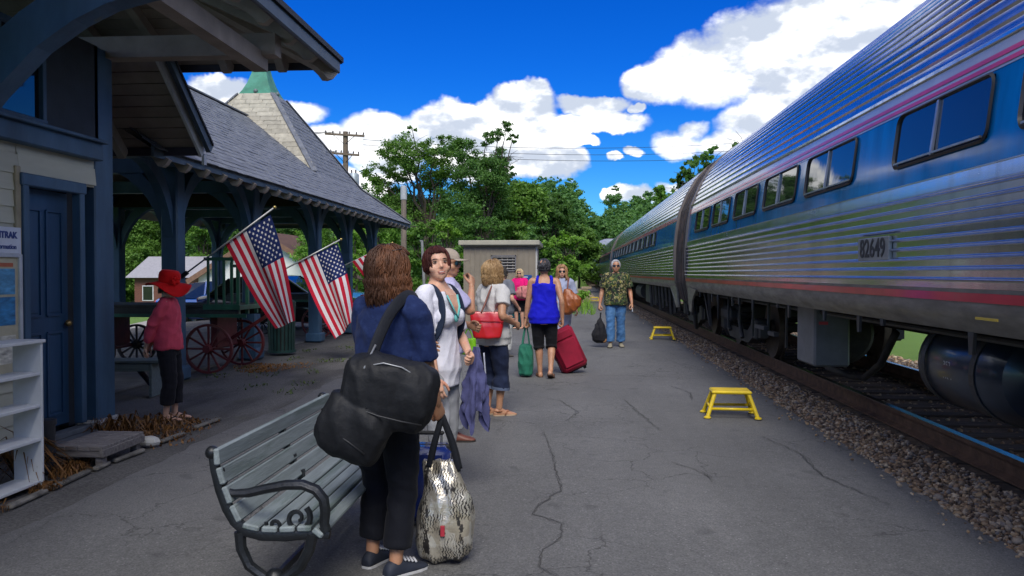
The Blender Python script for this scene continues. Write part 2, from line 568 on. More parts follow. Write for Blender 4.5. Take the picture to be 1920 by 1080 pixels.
def build_ground():
    xs = np.concatenate([np.linspace(-600, -60, 14), np.linspace(-55, -10, 26), np.linspace(-9, 14, 36), np.linspace(16, 60, 16), np.linspace(80, 600, 10)])
    ys = np.concatenate([np.linspace(-60, 0, 10), np.linspace(2, 60, 40), np.linspace(65, 200, 30), np.linspace(220, 900, 12)])
    V = [(x, y, gz(x, y)) for y in ys for x in xs]
    nx = len(xs)
    F = [(j * nx + i, j * nx + i + 1, (j + 1) * nx + i + 1, (j + 1) * nx + i) for j in range(len(ys) - 1) for i in range(nx - 1)]
    o = from_arrays('ground', V, F, M_GRASS, smooth=True)
    tag(o, 'green grass ground around the station and up the wooded slope', 'ground', kind='structure')

    # asphalt platform
    def edge_l(y): return -3.45 + .10 * fnoise(y * .9, 1.3) + .05 * fnoise(y * 4.1, 7) - .0 * y
    def edge_r(y): return 2.47 + .03 * fnoise(y * .5, 4) + .035 * fnoise(y * 2.3, 9.1) + .012 * fnoise(y * 9, 2) + .004 * max(0, y - 8)
    mb = MB()
    ny, nxs = 420, 14
    def P(i, j):
        y = -14 + (j / ny) ** 1.25 * 96
        a, b = edge_l(y), edge_r(y)
        s = i / nxs
        x = a + (b - a) * s
        z = .004 + .012 * fnoise(x * .45, y * .45, 5) * min(1, 4 * s, 4 * (1 - s)) - (.03 if i in (0, nxs) else 0)
        return (x, y, z)
    mb.add([P(i, j) for j in range(ny + 1) for i in range(nxs + 1)],
           [(j * (nxs + 1) + i, j * (nxs + 1) + i + 1, (j + 1) * (nxs + 1) + i + 1, (j + 1) * (nxs + 1) + i) for j in range(ny) for i in range(nxs)])
    pf = mb.build('platform', M_ASPH, smooth=True)
    tag(pf, 'cracked grey asphalt platform beside the track', 'platform', kind='structure')
    # open cracks
    mc = mat('crack_dirt', (.060, .059, .058), .95, bump=.5)
    for path in CRACKS:
        q = []
        for (a, b) in zip(path[:-1], path[1:]):
            n = max(2, int(math.dist(a, b) / .035))
            for k in range(n):
                s = k / n
                q.append((a[0] + (b[0] - a[0]) * s, a[1] + (b[1] - a[1]) * s))
        q.append(path[-1])
        sd = rnd.random() * 50
        for strand in range(3):
            off = (strand - 1) * .022
            L = []; Rr = []
            for k, (x, y) in enumerate(q):
                jx = .030 * fnoise(k * .35, sd + strand * 9) + .016 * fnoise(k * 1.1, sd + 3 + strand) + off * fnoise(k * .13, sd + 20)
                jy = .02 * fnoise(k * .5, sd + 8)
                w = .0031 * (.35 + .65 * math.sin(math.pi * k / (len(q) - 1))) * (.5 + abs(fnoise(k * .21, sd + 5 + strand)) * 2.2) * (1 if strand == 1 else .5)
                i = min(k + 1, len(q) - 1)
                dx, dy = q[i][0] - q[max(0, k - 1)][0], q[i][1] - q[max(0, k - 1)][1]
                l = math.hypot(dx, dy) or 1
                nx_, ny_ = -dy / l, dx / l
                z = .0085 + .012 * fnoise(x * .45, y * .45, 5)
                L.append((x + jx + nx_ * w, y + jy + ny_ * w, z)); Rr.append((x + jx - nx_ * w, y + jy - ny_ * w, z))
            m = len(L)
            c = MB(); c.add(L + Rr, [(k, k + 1, m + k + 1, m + k) for k in range(m - 1)])
            c.build('crack', mc, pf)

    # yard under and around the shelter
    mb = MB()
    def Q(s, t):
        x = -12.5 + s * 9.3; y = 1.0 + t * 27
        e = min(1, 6 * s, 6 * t, 6 * (1 - t))
        return (x + (1 - e) * .4 * fnoise(y * .7, 2), y, -.012 + .010 * fnoise(x * .8, y * .8, 9) - .08 * (1 - min(1, e * 1.6)))
    mb.grid(Q, 40, 90)
    tag(mb.build('yard', M_YARD, smooth=True), 'dark gravelly yard around the station and under the shelter', 'yard', kind='structure')

    # lane behind the shelter, lying on the falling ground
    mb = MB()
    def Lf(s, t):
        y = 24 + 34 * t; x = -17.5 - .28 * (y - 24) + (s - .5) * 3.4
        return (x, y, gz(x, y) + .03)
    mb.grid(Lf, 4, 24)
    tag(mb.build('lane', mat('pale_lane', (.34, .32, .29), .9, bump=.4), smooth=True), 'pale gravel lane crossing the lawn behind the shelter', 'lane', kind='structure')


CRACKS = [
    # traced on the asphalt (metres)
    [(-.25, 7.45), (-.15, 6.6), (-.10, 5.9), (-.055, 5.45), (-.2, 5.0), (-.225, 4.85), (-.045, 4.68), (-.05, 4.42), (-.145, 4.23), (-.15, 3.98), (-.02, 3.80), (-.01, 3.68), (-.03, 3.2)],
    [(-.6, 11.6), (.2, 11.45), (.75, 11.52), (1.2, 11.45), (1.7, 11.35), (2.05, 11.4), (2.4, 11.3)],
    [(.64, 9.35), (.70, 8.75), (.78, 8.0), (.86, 7.45)],
    [(.77, 6.25), (.88, 6.12), (.96, 6.02), (1.02, 5.8), (1.0, 5.66)],
    [(1.7, 13.6), (1.85, 12.6), (2.15, 11.9)], [(1.75, 7.3), (1.9, 6.6), (1.85, 5.9), (2.05, 5.2)],
    [(-.5, 9.6), (-.1, 9.2), (.1, 8.4), (-.05, 7.9)], [(1.3, 10.6), (1.5, 9.9), (1.42, 9.3)], [(-1.9, 7.6), (-1.5, 7.0), (-1.6, 6.3), (-1.3, 5.8)],
    [(-1.2, 14.5), (-.4, 14.1), (.3, 14.4), (1.1, 14.0)], [(-2.6, 5.4), (-2.0, 5.1), (-1.9, 4.5), (-1.5, 4.2)], [(-2.3, 3.4), (-1.9, 3.0), (-1.75, 2.6)]]


def rocks(name, pts, sizes, mat_, parent=None, flat=.7, seed=3):
    rs = np.random.RandomState(seed)
    t = (1 + 5 ** .5) / 2
    B = np.array([(-1, t, 0), (1, t, 0), (-1, -t, 0), (1, -t, 0), (0, -1, t), (0, 1, t), (0, -1, -t), (0, 1, -t), (t, 0, -1), (t, 0, 1), (-t, 0, -1), (-t, 0, 1)]) / 1.9
    T = np.array([(0, 11, 5), (0, 5, 1), (0, 1, 7), (0, 7, 10), (0, 10, 11), (1, 5, 9), (5, 11, 4), (11, 10, 2), (10, 7, 6), (7, 1, 8), (3, 9, 4), (3, 4, 2), (3, 2, 6), (3, 6, 8), (3, 8, 9), (4, 9, 5), (2, 4, 11), (6, 2, 10), (8, 6, 7), (9, 8, 1)])
    n = len(pts)
    P = np.asarray(pts); S = np.asarray(sizes)
    J = B[None] * (1 + rs.uniform(-.32, .32, (n, 12, 1))) * rs.uniform(.65, 1.3, (n, 1, 3)) * np.array([1, 1, flat])
    a = rs.uniform(0, 6.28, n); ca, sa = np.cos(a)[:, None], np.sin(a)[:, None]
    b = rs.uniform(-.7, .7, n); cb, sb = np.cos(b)[:, None], np.sin(b)[:, None]
    x, y, z = J[..., 0], J[..., 1], J[..., 2]
    y, z = y * cb - z * sb, y * sb + z * cb
    x, y = x * ca - y * sa, x * sa + y * ca
    V = np.stack([x, y, z], -1) * S[:, None, None] + P[:, None, :]
    F = (T[None] + (np.arange(n) * 12)[:, None, None]).reshape(-1, 3)
    return from_arrays(name, V.reshape(-1, 3), F, mat_, parent)


def stone_mat():
    m = bpy.data.materials.new('ballast_stone'); m.use_nodes = True
    t = m.node_tree; g = NG(t); b = t.nodes['Principled BSDF']
    r = g.n('ShaderNodeNewGeometry').outputs['Random Per Island']
    cr = g.n('ShaderNodeValToRGB'); t.links.new(r, cr.inputs[0])
    e = cr.color_ramp.elements
    e[0].color = (.14, .10, .07, 1); e[1].color = (.58, .46, .32, 1)
    for p, c in ((.25, (.30, .19, .11, 1)), (.5, (.40, .28, .16, 1)), (.7, (.21, .19, .175, 1)), (.85, (.42, .33, .23, 1))):
        x = e.new(p); x.color = c
    co = g.n('ShaderNodeTexCoord').outputs['Object']
    c = g.mix(1.0, cr.outputs[0], g.mix(g.noise(co, 60, 3, .6), (.6, .6, .6, 1), (1.3, 1.3, 1.3, 1)), 'MULTIPLY')
    t.links.new(c, b.inputs['Base Color']); b.inputs['Roughness'].default_value = .85
    return m


RAIL_X = (3.13, 4.635)


def build_track():
    md = mat('track_dirt', (.13, .092, .064), .95, var=.35, nscale=18, bump=.8, bscale=30, col2=(.045, .036, .03), c2scale=2.2)
    mb = MB()
    prof = [(2.30, -.07), (2.45, -.02), (2.75, .0), (3.0, .012), (3.9, .0), (4.75, .012), (5.3, .0), (5.8, -.05), (6.6, -.16)]
    ys = [-14 + 224 * (k / 150) for k in range(151)]
    n = len(prof)
    V = [(x + .03 * fnoise(y * .9, x * 3), y, z + .012 * fnoise(x * 5, y * 1.5, 2)) for y in ys for (x, z) in prof]
    mb.add(V, [(j * n + i, j * n + i + 1, (j + 1) * n + i + 1, (j + 1) * n + i) for j in range(150) for i in range(n - 1)])
    tag(mb.build('track_bed', md, smooth=True), 'brown dirty bed under the railway track', 'track bed', kind='structure')
    rs = np.random.RandomState(5)
    pts = []; sz = []
    def scatter(n, x0, x1, y0, y1, s0, s1, pw=1.6, z=.0):
        for _ in range(n):
            y = y0 + (y1 - y0) * rs.rand() ** pw
            x = x0 + (x1 - x0) * rs.rand()
            s = s0 + (s1 - s0) * rs.rand() ** 2
            zz = np.interp(x, [p[0] for p in prof], [p[1] for p in prof])
            pts.append((x, y, zz + s * (.1 + .35 * rs.rand()))); sz.append(s)
    scatter(19000, 2.42, 2.98, 3.2, 60, .008, .023, 1.9)
    scatter(1500, 2.40, 2.95, 3.2, 22, .020, .032, 1.7)
    scatter(2600, 3.2, 4.6, 3.5, 30, .012, .03, 1.4)
    scatter(4500, 4.7, 6.3, 4, 40, .018, .045, 1.3)
    # strays kicked on to the asphalt
    for _ in range(500):
        y = 3.2 + 30 * rs.rand() ** 1.6
        pts.append((2.45 - abs(rs.normal()) * .12, y, .012)); sz.append(.006 + .012 * rs.rand())
    o = rocks('ballast', pts, sz, stone_mat())
    tag(o, 'loose brown ballast stones along the rails', 'gravel', kind='stuff')
    # track
    tr = thing('railway_track', 'railway track with rusty rails on old wooden ties under the train', 'track', (3.88, 0, 0))
    rust = mat('rail_rust', (.11, .060, .038), .8, var=.3, nscale=9, bump=.4)
    shine = mat('rail_running_surface', (.55, .55, .56), .22, 1.0, var=.1)
    pr = [(-.07, .03), (.07, .03), (.07, .045), (.012, .065), (.012, .155), (.036, .165), (.036, .196), (-.036, .196), (-.036, .165), (-.012, .155), (-.012, .065), (-.07, .045)]
    for x in RAIL_X:
        b = MB()
        b.extrude([(x - 3.88 + a, -14, z) for a, z in pr], (0, 224, 0))
        ro = b.build('rail', rust, tr, fix=True)
        b = MB(); b.box((x - 3.88, 98, .198), (.066, 224, .006))
        b.build('running_surface', shine, ro)
    tie = MB(); tie.box((.14, 0, 0), (2.05, .22, .16), bev=.012)
    tm = tie.mesh('tie'); tm.materials.append(mat('tie_wood', (.06, .045, .035), .9, var=.4, nscale=4, stretch=(1, 8, 8), bump=.6, rand=.3))
    y = -1.0
    while y < 70:
        piece('tie', tm, tr, (rnd.uniform(-.04, .04), y, -.058 + rnd.uniform(-.006, .006)), (0, 0, rnd.uniform(-.02, .02)))
        y += .53


build_ground()
build_track()

# ================================================================== the train
def ss_mat(name, base, rough, streak=.08, dirt=0.25):
    m = bpy.data.materials.new(name); m.use_nodes = True
    t = m.node_tree; g = NG(t); b = t.nodes['Principled BSDF']
    co = g.n('ShaderNodeTexCoord').outputs['Object']
    s1 = g.noise(g.v('MULTIPLY', co, (6, .35, 6)), 5, 4, .6)
    s2 = g.noise(g.v('MULTIPLY', co, (1, 2.2, .22)), 2.6, 5, .65)
    c = g.mix(g.step(s2, .42, .72), (*base, 1), tuple(k * (1 - dirt) for k in base) + (1,))
    t.links.new(c, b.inputs['Base Color'])
    b.inputs['Metallic'].default_value = 1.0
    t.links.new(g.step(g.m('ADD', g.m('MULTIPLY', s1, .5), g.m('MULTIPLY', s2, .5)), .3, .7, max(.03, rough - streak), rough + streak, smooth=False), b.inputs['Roughness'])
    bp = g.n('ShaderNodeBump'); bp.inputs['Strength'].default_value = .08; bp.inputs['Distance'].default_value = .02
    t.links.new(g.noise(g.v('MULTIPLY', co, (1, 1, 1)), 3.0, 3, .5), bp.inputs['Height']); t.links.new(bp.outputs[0], b.inputs['Normal'])
    return m


M_SS = ss_mat('fluted_stainless', (.63, .64, .65), .16, streak=.05)
M_SSR = ss_mat('ribbed_stainless_roof', (.58, .60, .63), .16, dirt=.35)
M_SILL = mat('side_sill_grey', (.23, .22, .20), .45, .5, var=.25, nscale=3, stretch=(1, 1, 4), rvar=.12)
M_BLUE = mat('window_band_blue', (.003, .155, .44), .12, .0, var=.25, nscale=2.2, stretch=(1, 1.6, .35), coat=.12, spec=.3, bump=.03, bscale=2, rvar=.05)
M_WHITE = mat('stripe_white', (.50, .52, .55), .25, .15, var=.12, nscale=2, coat=.5)
M_RED = mat('stripe_red', (.50, .035, .055), .3, var=.2, nscale=2.5, coat=.4)
M_MAG = mat('stripe_magenta_red', (.60, .03, .11), .28, var=.15, nscale=3, coat=.4)
M_LEDGE = ss_mat('belt_rail', (.62, .66, .72), .22)
M_GASK = mat('window_rubber', (.018, .018, .02), .45, var=.2)
M_WFR = mat('window_aluminium', (.42, .42, .42), .35, .9, var=.15)
M_DIA = mat('diaphragm_rubber', (.045, .038, .036), .7, var=.3, nscale=8, col2=(.11, .075, .06))
M_ENDF = mat('end_post_grime', (.20, .175, .16), .5, .4, var=.25, nscale=4, stretch=(1, 1, .3))
M_UND = mat('underframe_black', (.022, .021, .021), .75, var=.4, nscale=5, col2=(.05, .042, .035), bump=.4)
M_UND2 = mat('underframe_grey', (.050, .052, .056), .6, .2, var=.3, nscale=4, col2=(.05, .045, .04), c2lo=.5)
M_WHEEL = mat('wheel_steel', (.10, .075, .06), .6, .6, var=.3, nscale=6)


def glass_mat(name, tint=(.010, .014, .016), rough=.03):
    m = bpy.data.materials.new(name); m.use_nodes = True
    b = m.node_tree.nodes['Principled BSDF']
    b.inputs['Base Color'].default_value = (*tint, 1)
    b.inputs['Roughness'].default_value = rough
    b.inputs['Specular IOR Level'].default_value = .9
    b.inputs['IOR'].default_value = 1.6
    g = NG(m.node_tree)
    bp = g.n('ShaderNodeBump'); bp.inputs['Strength'].default_value = .05; bp.inputs['Distance'].default_value = .02
    co = g.n('ShaderNodeTexCoord').outputs['Object']
    m.node_tree.links.new(g.noise(co, 2.2, 3, .5), bp.inputs['Height']); m.node_tree.links.new(bp.outputs[0], b.inputs['Normal'])
    return m


M_GLASS = glass_mat('train_glass')

TX = 3.88                                  # train centre line
# left half of the car's cross-section, bottom to top: distance from the centre, height
SEC = [(1.60, 1.16), (1.66, 1.20), (1.685, 1.26), (1.69, 1.34), (1.69, 1.385), (1.688, 1.41)]
FL0, FL1, NFL = 1.41, 1.985, 13            # fluted lower side: 13 beads
BELT = [(1.676, 2.075)]


def side_x(z):
    """half width of the car at height z"""
    return float(np.interp(z, [1.16, 1.26, 1.4, 2.0, 2.2, 2.6, 2.75, 3.0, 3.2, 3.4, 3.6, 3.75, 3.88, 3.98, 4.03, 4.05],
                           [1.60, 1.685, 1.688, 1.682, 1.668, 1.618, 1.585, 1.49, 1.395, 1.27, 1.105, .945, .74, .48, .25, 0.0]))


def strip(mb, z0, z1, y0, y1, off=0.0, n=3, sides=(-1, 1)):
    """smooth strip of the body side between two heights"""
    for sg in sides:
        V = []
        for k in range(n + 1):
            z = z0 + (z1 - z0) * k / n
            x = sg * (side_x(z) + off)
            V += [(x, y0, z), (x, y1, z)]
        F = [(2 * k, 2 * k + 1, 2 * k + 3, 2 * k + 2) if sg < 0 else (2 * k, 2 * k + 2, 2 * k + 3, 2 * k + 1) for k in range(n)]
        F = [f[::-1] for f in F]
        mb.add(V, F)


def profile_ring(z_list, amp, per):
    return None


def flutes(mb, z0, z1, nb, depth, y0, y1, sub=8, sides=(-1, 1), y_n=1):
    """beaded sheet: nb rounded beads pressed outwards"""
    for sg in sides:
        V = []
        m = nb * sub
        for k in range(m + 1):
            z = z0 + (z1 - z0) * k / m
            ph = (k % sub) / sub
            b = math.sin(math.pi * (ph - .58) / .42) if ph > .58 else 0
            zb = z
            x = sg * (side_x(z) + depth * b)
            V += [(x, y0, zb), (x, y1, zb)]
        F = [((2 * k, 2 * k + 2, 2 * k + 3, 2 * k + 1) if sg < 0 else (2 * k, 2 * k + 1, 2 * k + 3, 2 * k + 2)) for k in range(m)]
        F = [f[::-1] for f in F]
        mb.add(V, F)


def roof_ribs(mb, y0, y1, z0=2.76):
    """the round roof, pressed with shallow lengthwise ribs"""
    # walk along the profile by arc length
    zs = np.concatenate([np.linspace(z0, 4.0, 160), np.linspace(4.002, 4.05, 40)])
    P = np.array([(side_x(z), z) for z in zs])
    d = np.concatenate([[0], np.cumsum(np.hypot(*np.diff(P, axis=0).T))])
    n = 22
    S = np.linspace(0, d[-1], n * 8 + 1)
    px = np.interp(S, d, P[:, 0]); pz = np.interp(S, d, P[:, 1])
    tx = np.gradient(px); tz = np.gradient(pz); l = np.hypot(tx, tz)
    nx, nz = tz / l, -tx / l
    ph = (np.arange(len(S)) % 8) / 8
    prof = np.where(ph < .74, .0, -.015 * np.sin(np.pi * np.clip((ph - .74) / .26, 0, 1)))
    # crisp groove between flat ribs
    px2 = px + nx * (prof + .004 * np.sin(np.pi * np.clip(ph / .74, 0, 1))); pz2 = pz + nz * (prof + .004 * np.sin(np.pi * np.clip(ph / .74, 0, 1)))
    L = list(zip(-px2, pz2)) + list(zip(px2, pz2))[::-1][1:]
    V = []
    for (x, z) in L: V += [(x, y0, z), (x, y1, z)]
    mb.add(V, [(2 * k, 2 * k + 2, 2 * k + 3, 2 * k + 1)[::-1] for k in range(len(L) - 1)])


def rrect(y0, y1, z0, z1, r, n=5):
    P = []
    for (cy, cz, a0) in ((y1 - r, z1 - r, 0), (y0 + r, z1 - r, 90), (y0 + r, z0 + r, 180), (y1 - r, z0 + r, 270)):
        for k in range(n + 1):
            a = R(a0 + 90 * k / n)
            P.append((cy + r * math.cos(a), cz + r * math.sin(a)))
    return P


def window(car, y0, y1, z0, z1, sg=-1, detail=True, mull=.52):
    """rubber-mounted double window with a metal mullion, set in the blue band"""
    w = MB()
    o = rrect(y0, y1, z0, z1, .075); i = rrect(y0 + .028, y1 - .028, z0 + .028, z1 - .028, .055)
    n = len(o)
    V = [(sg * (side_x(z) + .012), y, z) for y, z in o] + [(sg * (side_x(z) + .022), y, z) for y, z in [((a[0] + b[0]) / 2, (a[1] + b[1]) / 2) for a, b in zip(o, i)]] + [(sg * (side_x(z) - .012), y, z) for y, z in i]
    F = []
    for r in range(2):
        for k in range(n):
            k2 = (k + 1) % n
            F.append((r * n + k, r * n + k2, (r + 1) * n + k2, (r + 1) * n + k))
    w.add(V, F)
    wo = w.build('window', M_GASK, car, smooth=40, fix=True)
    g1 = MB()
    ym = y0 + (y1 - y0) * mull
    for (a, b) in ((y0 + .02, ym - .008), (ym + .008, y1 - .02)):
        V = []
        for k in range(5):
            z = z0 + .02 + (z1 - z0 - .04) * k / 4
            V += [(sg * (side_x(z) + .004), a, z), (sg * (side_x(z) + .004), b, z)]
        g1 = MB(); g1.add(V, [((2 * k, 2 * k + 1, 2 * k + 3, 2 * k + 2) if sg > 0 else (2 * k, 2 * k + 2, 2 * k + 3, 2 * k + 1)) for k in range(4)])
        g1.build('pane', M_GLASS, wo, smooth=True)
    if detail:
        f = MB()
        f.bar((sg * (side_x(z0) + .012), ym, z0 + .02), (sg * (side_x(z1) + .012), ym, z1 - .02), .026, .02, up=(1, 0, 0), bev=.004)
        f.bar((sg * (side_x(z0) + .016), y0 + .06, z0 + .035), (sg * (side_x(z0) + .016), y1 - .06, z0 + .035), .014, .012)
        f.build('mullion', M_WFR, wo)
    return wo


def bogie(car, yc, near=True):
    t = MB()
    for sg in (-1, 1):
        xs = sg * .98
        # side frame: dropped beam between the axle boxes
        t.extrude([(xs - .06, yc + a, z) for a, z in ((-1.5, .52), (-1.5, .72), (-1.0, .74), (-.65, .58), (.65, .58), (1.0, .74), (1.5, .72), (1.5, .52), (1.0, .5), (.7, .38), (-.7, .38), (-1.0, .5))], (.12, 0, 0))
        for a in (-1.2, 1.2):
            t.box((xs, yc + a, .64), (.2, .34, .32), bev=.03)
        # bolster springs
        for a in (-.28, .28):
            for k in range(5):
                t.lathe([(.085, 0), (.105, .015), (.085, .03)], (xs, yc + a, .60 + k * .055), 10)
        t.cyl((xs + sg * .12, yc - .55, .45), (xs + sg * .12, yc - .2, .95), .035, 8)
        t.cyl((xs + sg * .1, yc + .5, .5), (xs + sg * .1, yc + .95, .98), .03, 8)
    t.box((0, yc, .85), (2.3, .6, .22), bev=.03)
    bo = t.build('bogie', M_UND2, car, fix=True)
    for a in (-1.2, 1.2):
        for sg in (-1, 1):
            w = MB()
            x = sg * .7525
            w.lathe([(.05, -.09), (.12, -.08), (.13, -.03), (.40, -.02), (.455, -.045), (.46, .03), (.485, .035), (.485, .065), (.42, .07), (.40, .035), (.13, .03), (.12, .08)], (x, yc + a, .2 + .457), 28, axis=(-sg, 0, 0))
            w.build('wheel', M_WHEEL, bo, smooth=35, fix=True)
        ax = MB(); ax.cyl((-1.0, yc + a, .657), (1.0, yc + a, .657), .07, 12); ax.build('axle', M_UND, bo)


def coach(y0, y1, wins, label, detail=True, group='stainless coaches of the train'):
    c = thing('rail_coach', label, 'train car', (TX, y0, 0), 0, group)
    L = y1 - y0
    def B(mb, nm, m, par=c, **k): return mb.build(nm, m, par, **k)
    m = MB(); flutes(m, FL0, FL1, 9, .024, 0, L, 14); B(m, 'fluted_side', M_SS, smooth=60)
    m = MB(); roof_ribs(m, 0, L); B(m, 'roof', M_SSR, smooth=35)
    m = MB()
    strip(m, 1.985, 2.07, 0, L, .012, 3); strip(m, 1.985, 1.986, 0, L, 0, 1)
    for sg in (-1, 1):
        for z in (1.985, 2.07): m.bar((sg * (side_x(z) + .006), 0, z), (sg * (side_x(z) + .006), L, z), .02, .012, bev=.003)
    B(m, 'belt_rail', M_LEDGE, smooth=35)
    m = MB(); strip(m, 2.07, 2.575, 0, L, 0, 8); B(m, 'window_band', M_BLUE, smooth=True)
    m = MB(); strip(m, 2.575, 2.735, 0, L, .003, 4); B(m, 'letter_board', M_WHITE, smooth=True)
    for (a, b) in ((2.592, 2.618), (2.640, 2.668)):
        m = MB(); strip(m, a, b, 0, L, .007, 1); B(m, 'stripe', M_MAG)
    m = MB()
    for sg in (-1, 1): m.bar((sg * (side_x(2.745) + .004), 0, 2.748), (sg * (side_x(2.745) + .004), L, 2.748), .03, .03, bev=.006)
    B(m, 'drip_rail', M_SSR)
    m = MB(); strip(m, 1.16, 1.412, 0, L, -.002, 6); B(m, 'side_sill', M_SILL, smooth=True)
    m = MB(); strip(m, 1.338, 1.388, 0, L, .004, 1); B(m, 'red_stripe', M_RED)
    # floor and ends
    m = MB(); m.box((0, L / 2, 1.19), (3.15, L, .06)); B(m, 'underfloor', M_UND)
    for (yy, s) in ((0, -1), (L, 1)):
        m = MB()
        zs = [1.16, 1.3, 1.6, 2.0, 2.4, 2.75, 3.0, 3.2, 3.4, 3.6, 3.75, 3.88, 3.98, 4.04]
        ring = [(-side_x(z), yy, z) for z in zs] + [(side_x(z), yy, z) for z in zs[::-1]]
        m.add(ring, [tuple(range(len(ring)))[::s]])
        B(m, 'end_wall', M_UND2)
        # corner posts, diaphragm and the tapering end skirts seen in the gap
        for sg in (-1, 1):
            m = MB()
            pts = [(sg * (side_x(z) + .004), yy - s * .04, z) for z in (1.2, 1.6, 2.0, 2.4, 2.75, 3.1, 3.4, 3.65, 3.85)]
            for a, b in zip(pts[:-1], pts[1:]): m.bar(a, b, .12, .05, up=(sg, 0, 0))
            B(m, 'end_frame', M_ENDF)
        for sg in (-1, 1):
            m = MB()
            m.extrude([(sg * 1.66, yy - s * 1.0, 1.19), (sg * 1.66, yy + s * .02, 1.25), (sg * 1.62, yy + s * .02, .78), (sg * 1.62, yy - s * .28, .76), (sg * 1.65, yy - s * .55, 1.0)], (-sg * .03, 0, 0))
            B(m, 'corner_skirt', M_SILL, fix=True)
        m = MB()
        for k in range(8):
            yk = yy + s * (.03 + k * .095)
            for sg in (-1, 1):
                pts = [(sg * (side_x(z) - .06 - .03 * (k % 2)), yk, z) for z in (.95, 1.3, 1.8, 2.3, 2.75, 3.1, 3.4, 3.6)]
                for a, b in zip(pts[:-1], pts[1:]): m.bar(a, b, .06 if k % 3 else .085, .08, up=(sg, 0, 0))
            m.box((0, yk, 3.62), (2.1, .05, .12))
        B(m, 'diaphragm', M_DIA)
    for (a, b) in wins:
        for sg in ((-1,) if detail else (-1,)): window(c, a - y0, b - y0, 2.195, 2.575, sg, detail)
    for yb in (1.65, L - 1.65):
        bogie(c, yb)
    # underfloor gear
    rs = random.Random(int(y0 * 10) + 99)
    m = MB()
    m.box((0, L / 2, 1.02), (.5, L - 1.0, .3)); m.box((-.95, L / 2, 1.1), (.12, L - 2.4, .14)); m.box((.95, L / 2, 1.1), (.12, L - 2.4, .14))
    B(m, 'centre_sill', M_UND)
    return c


def gear(c, y):  # absolute y -> local
    return y - c.location.y


WIN1 = [(2.80, 4.09), (4.36, 5.61), (6.36, 7.66), (7.96, 9.27), (9.60, 10.91), (11.23, 12.53), (12.80, 14.20), (1.1, 2.5), (-.5, .8), (-2.1, -.8), (-3.7, -2.4), (-5.3, -4.0)]


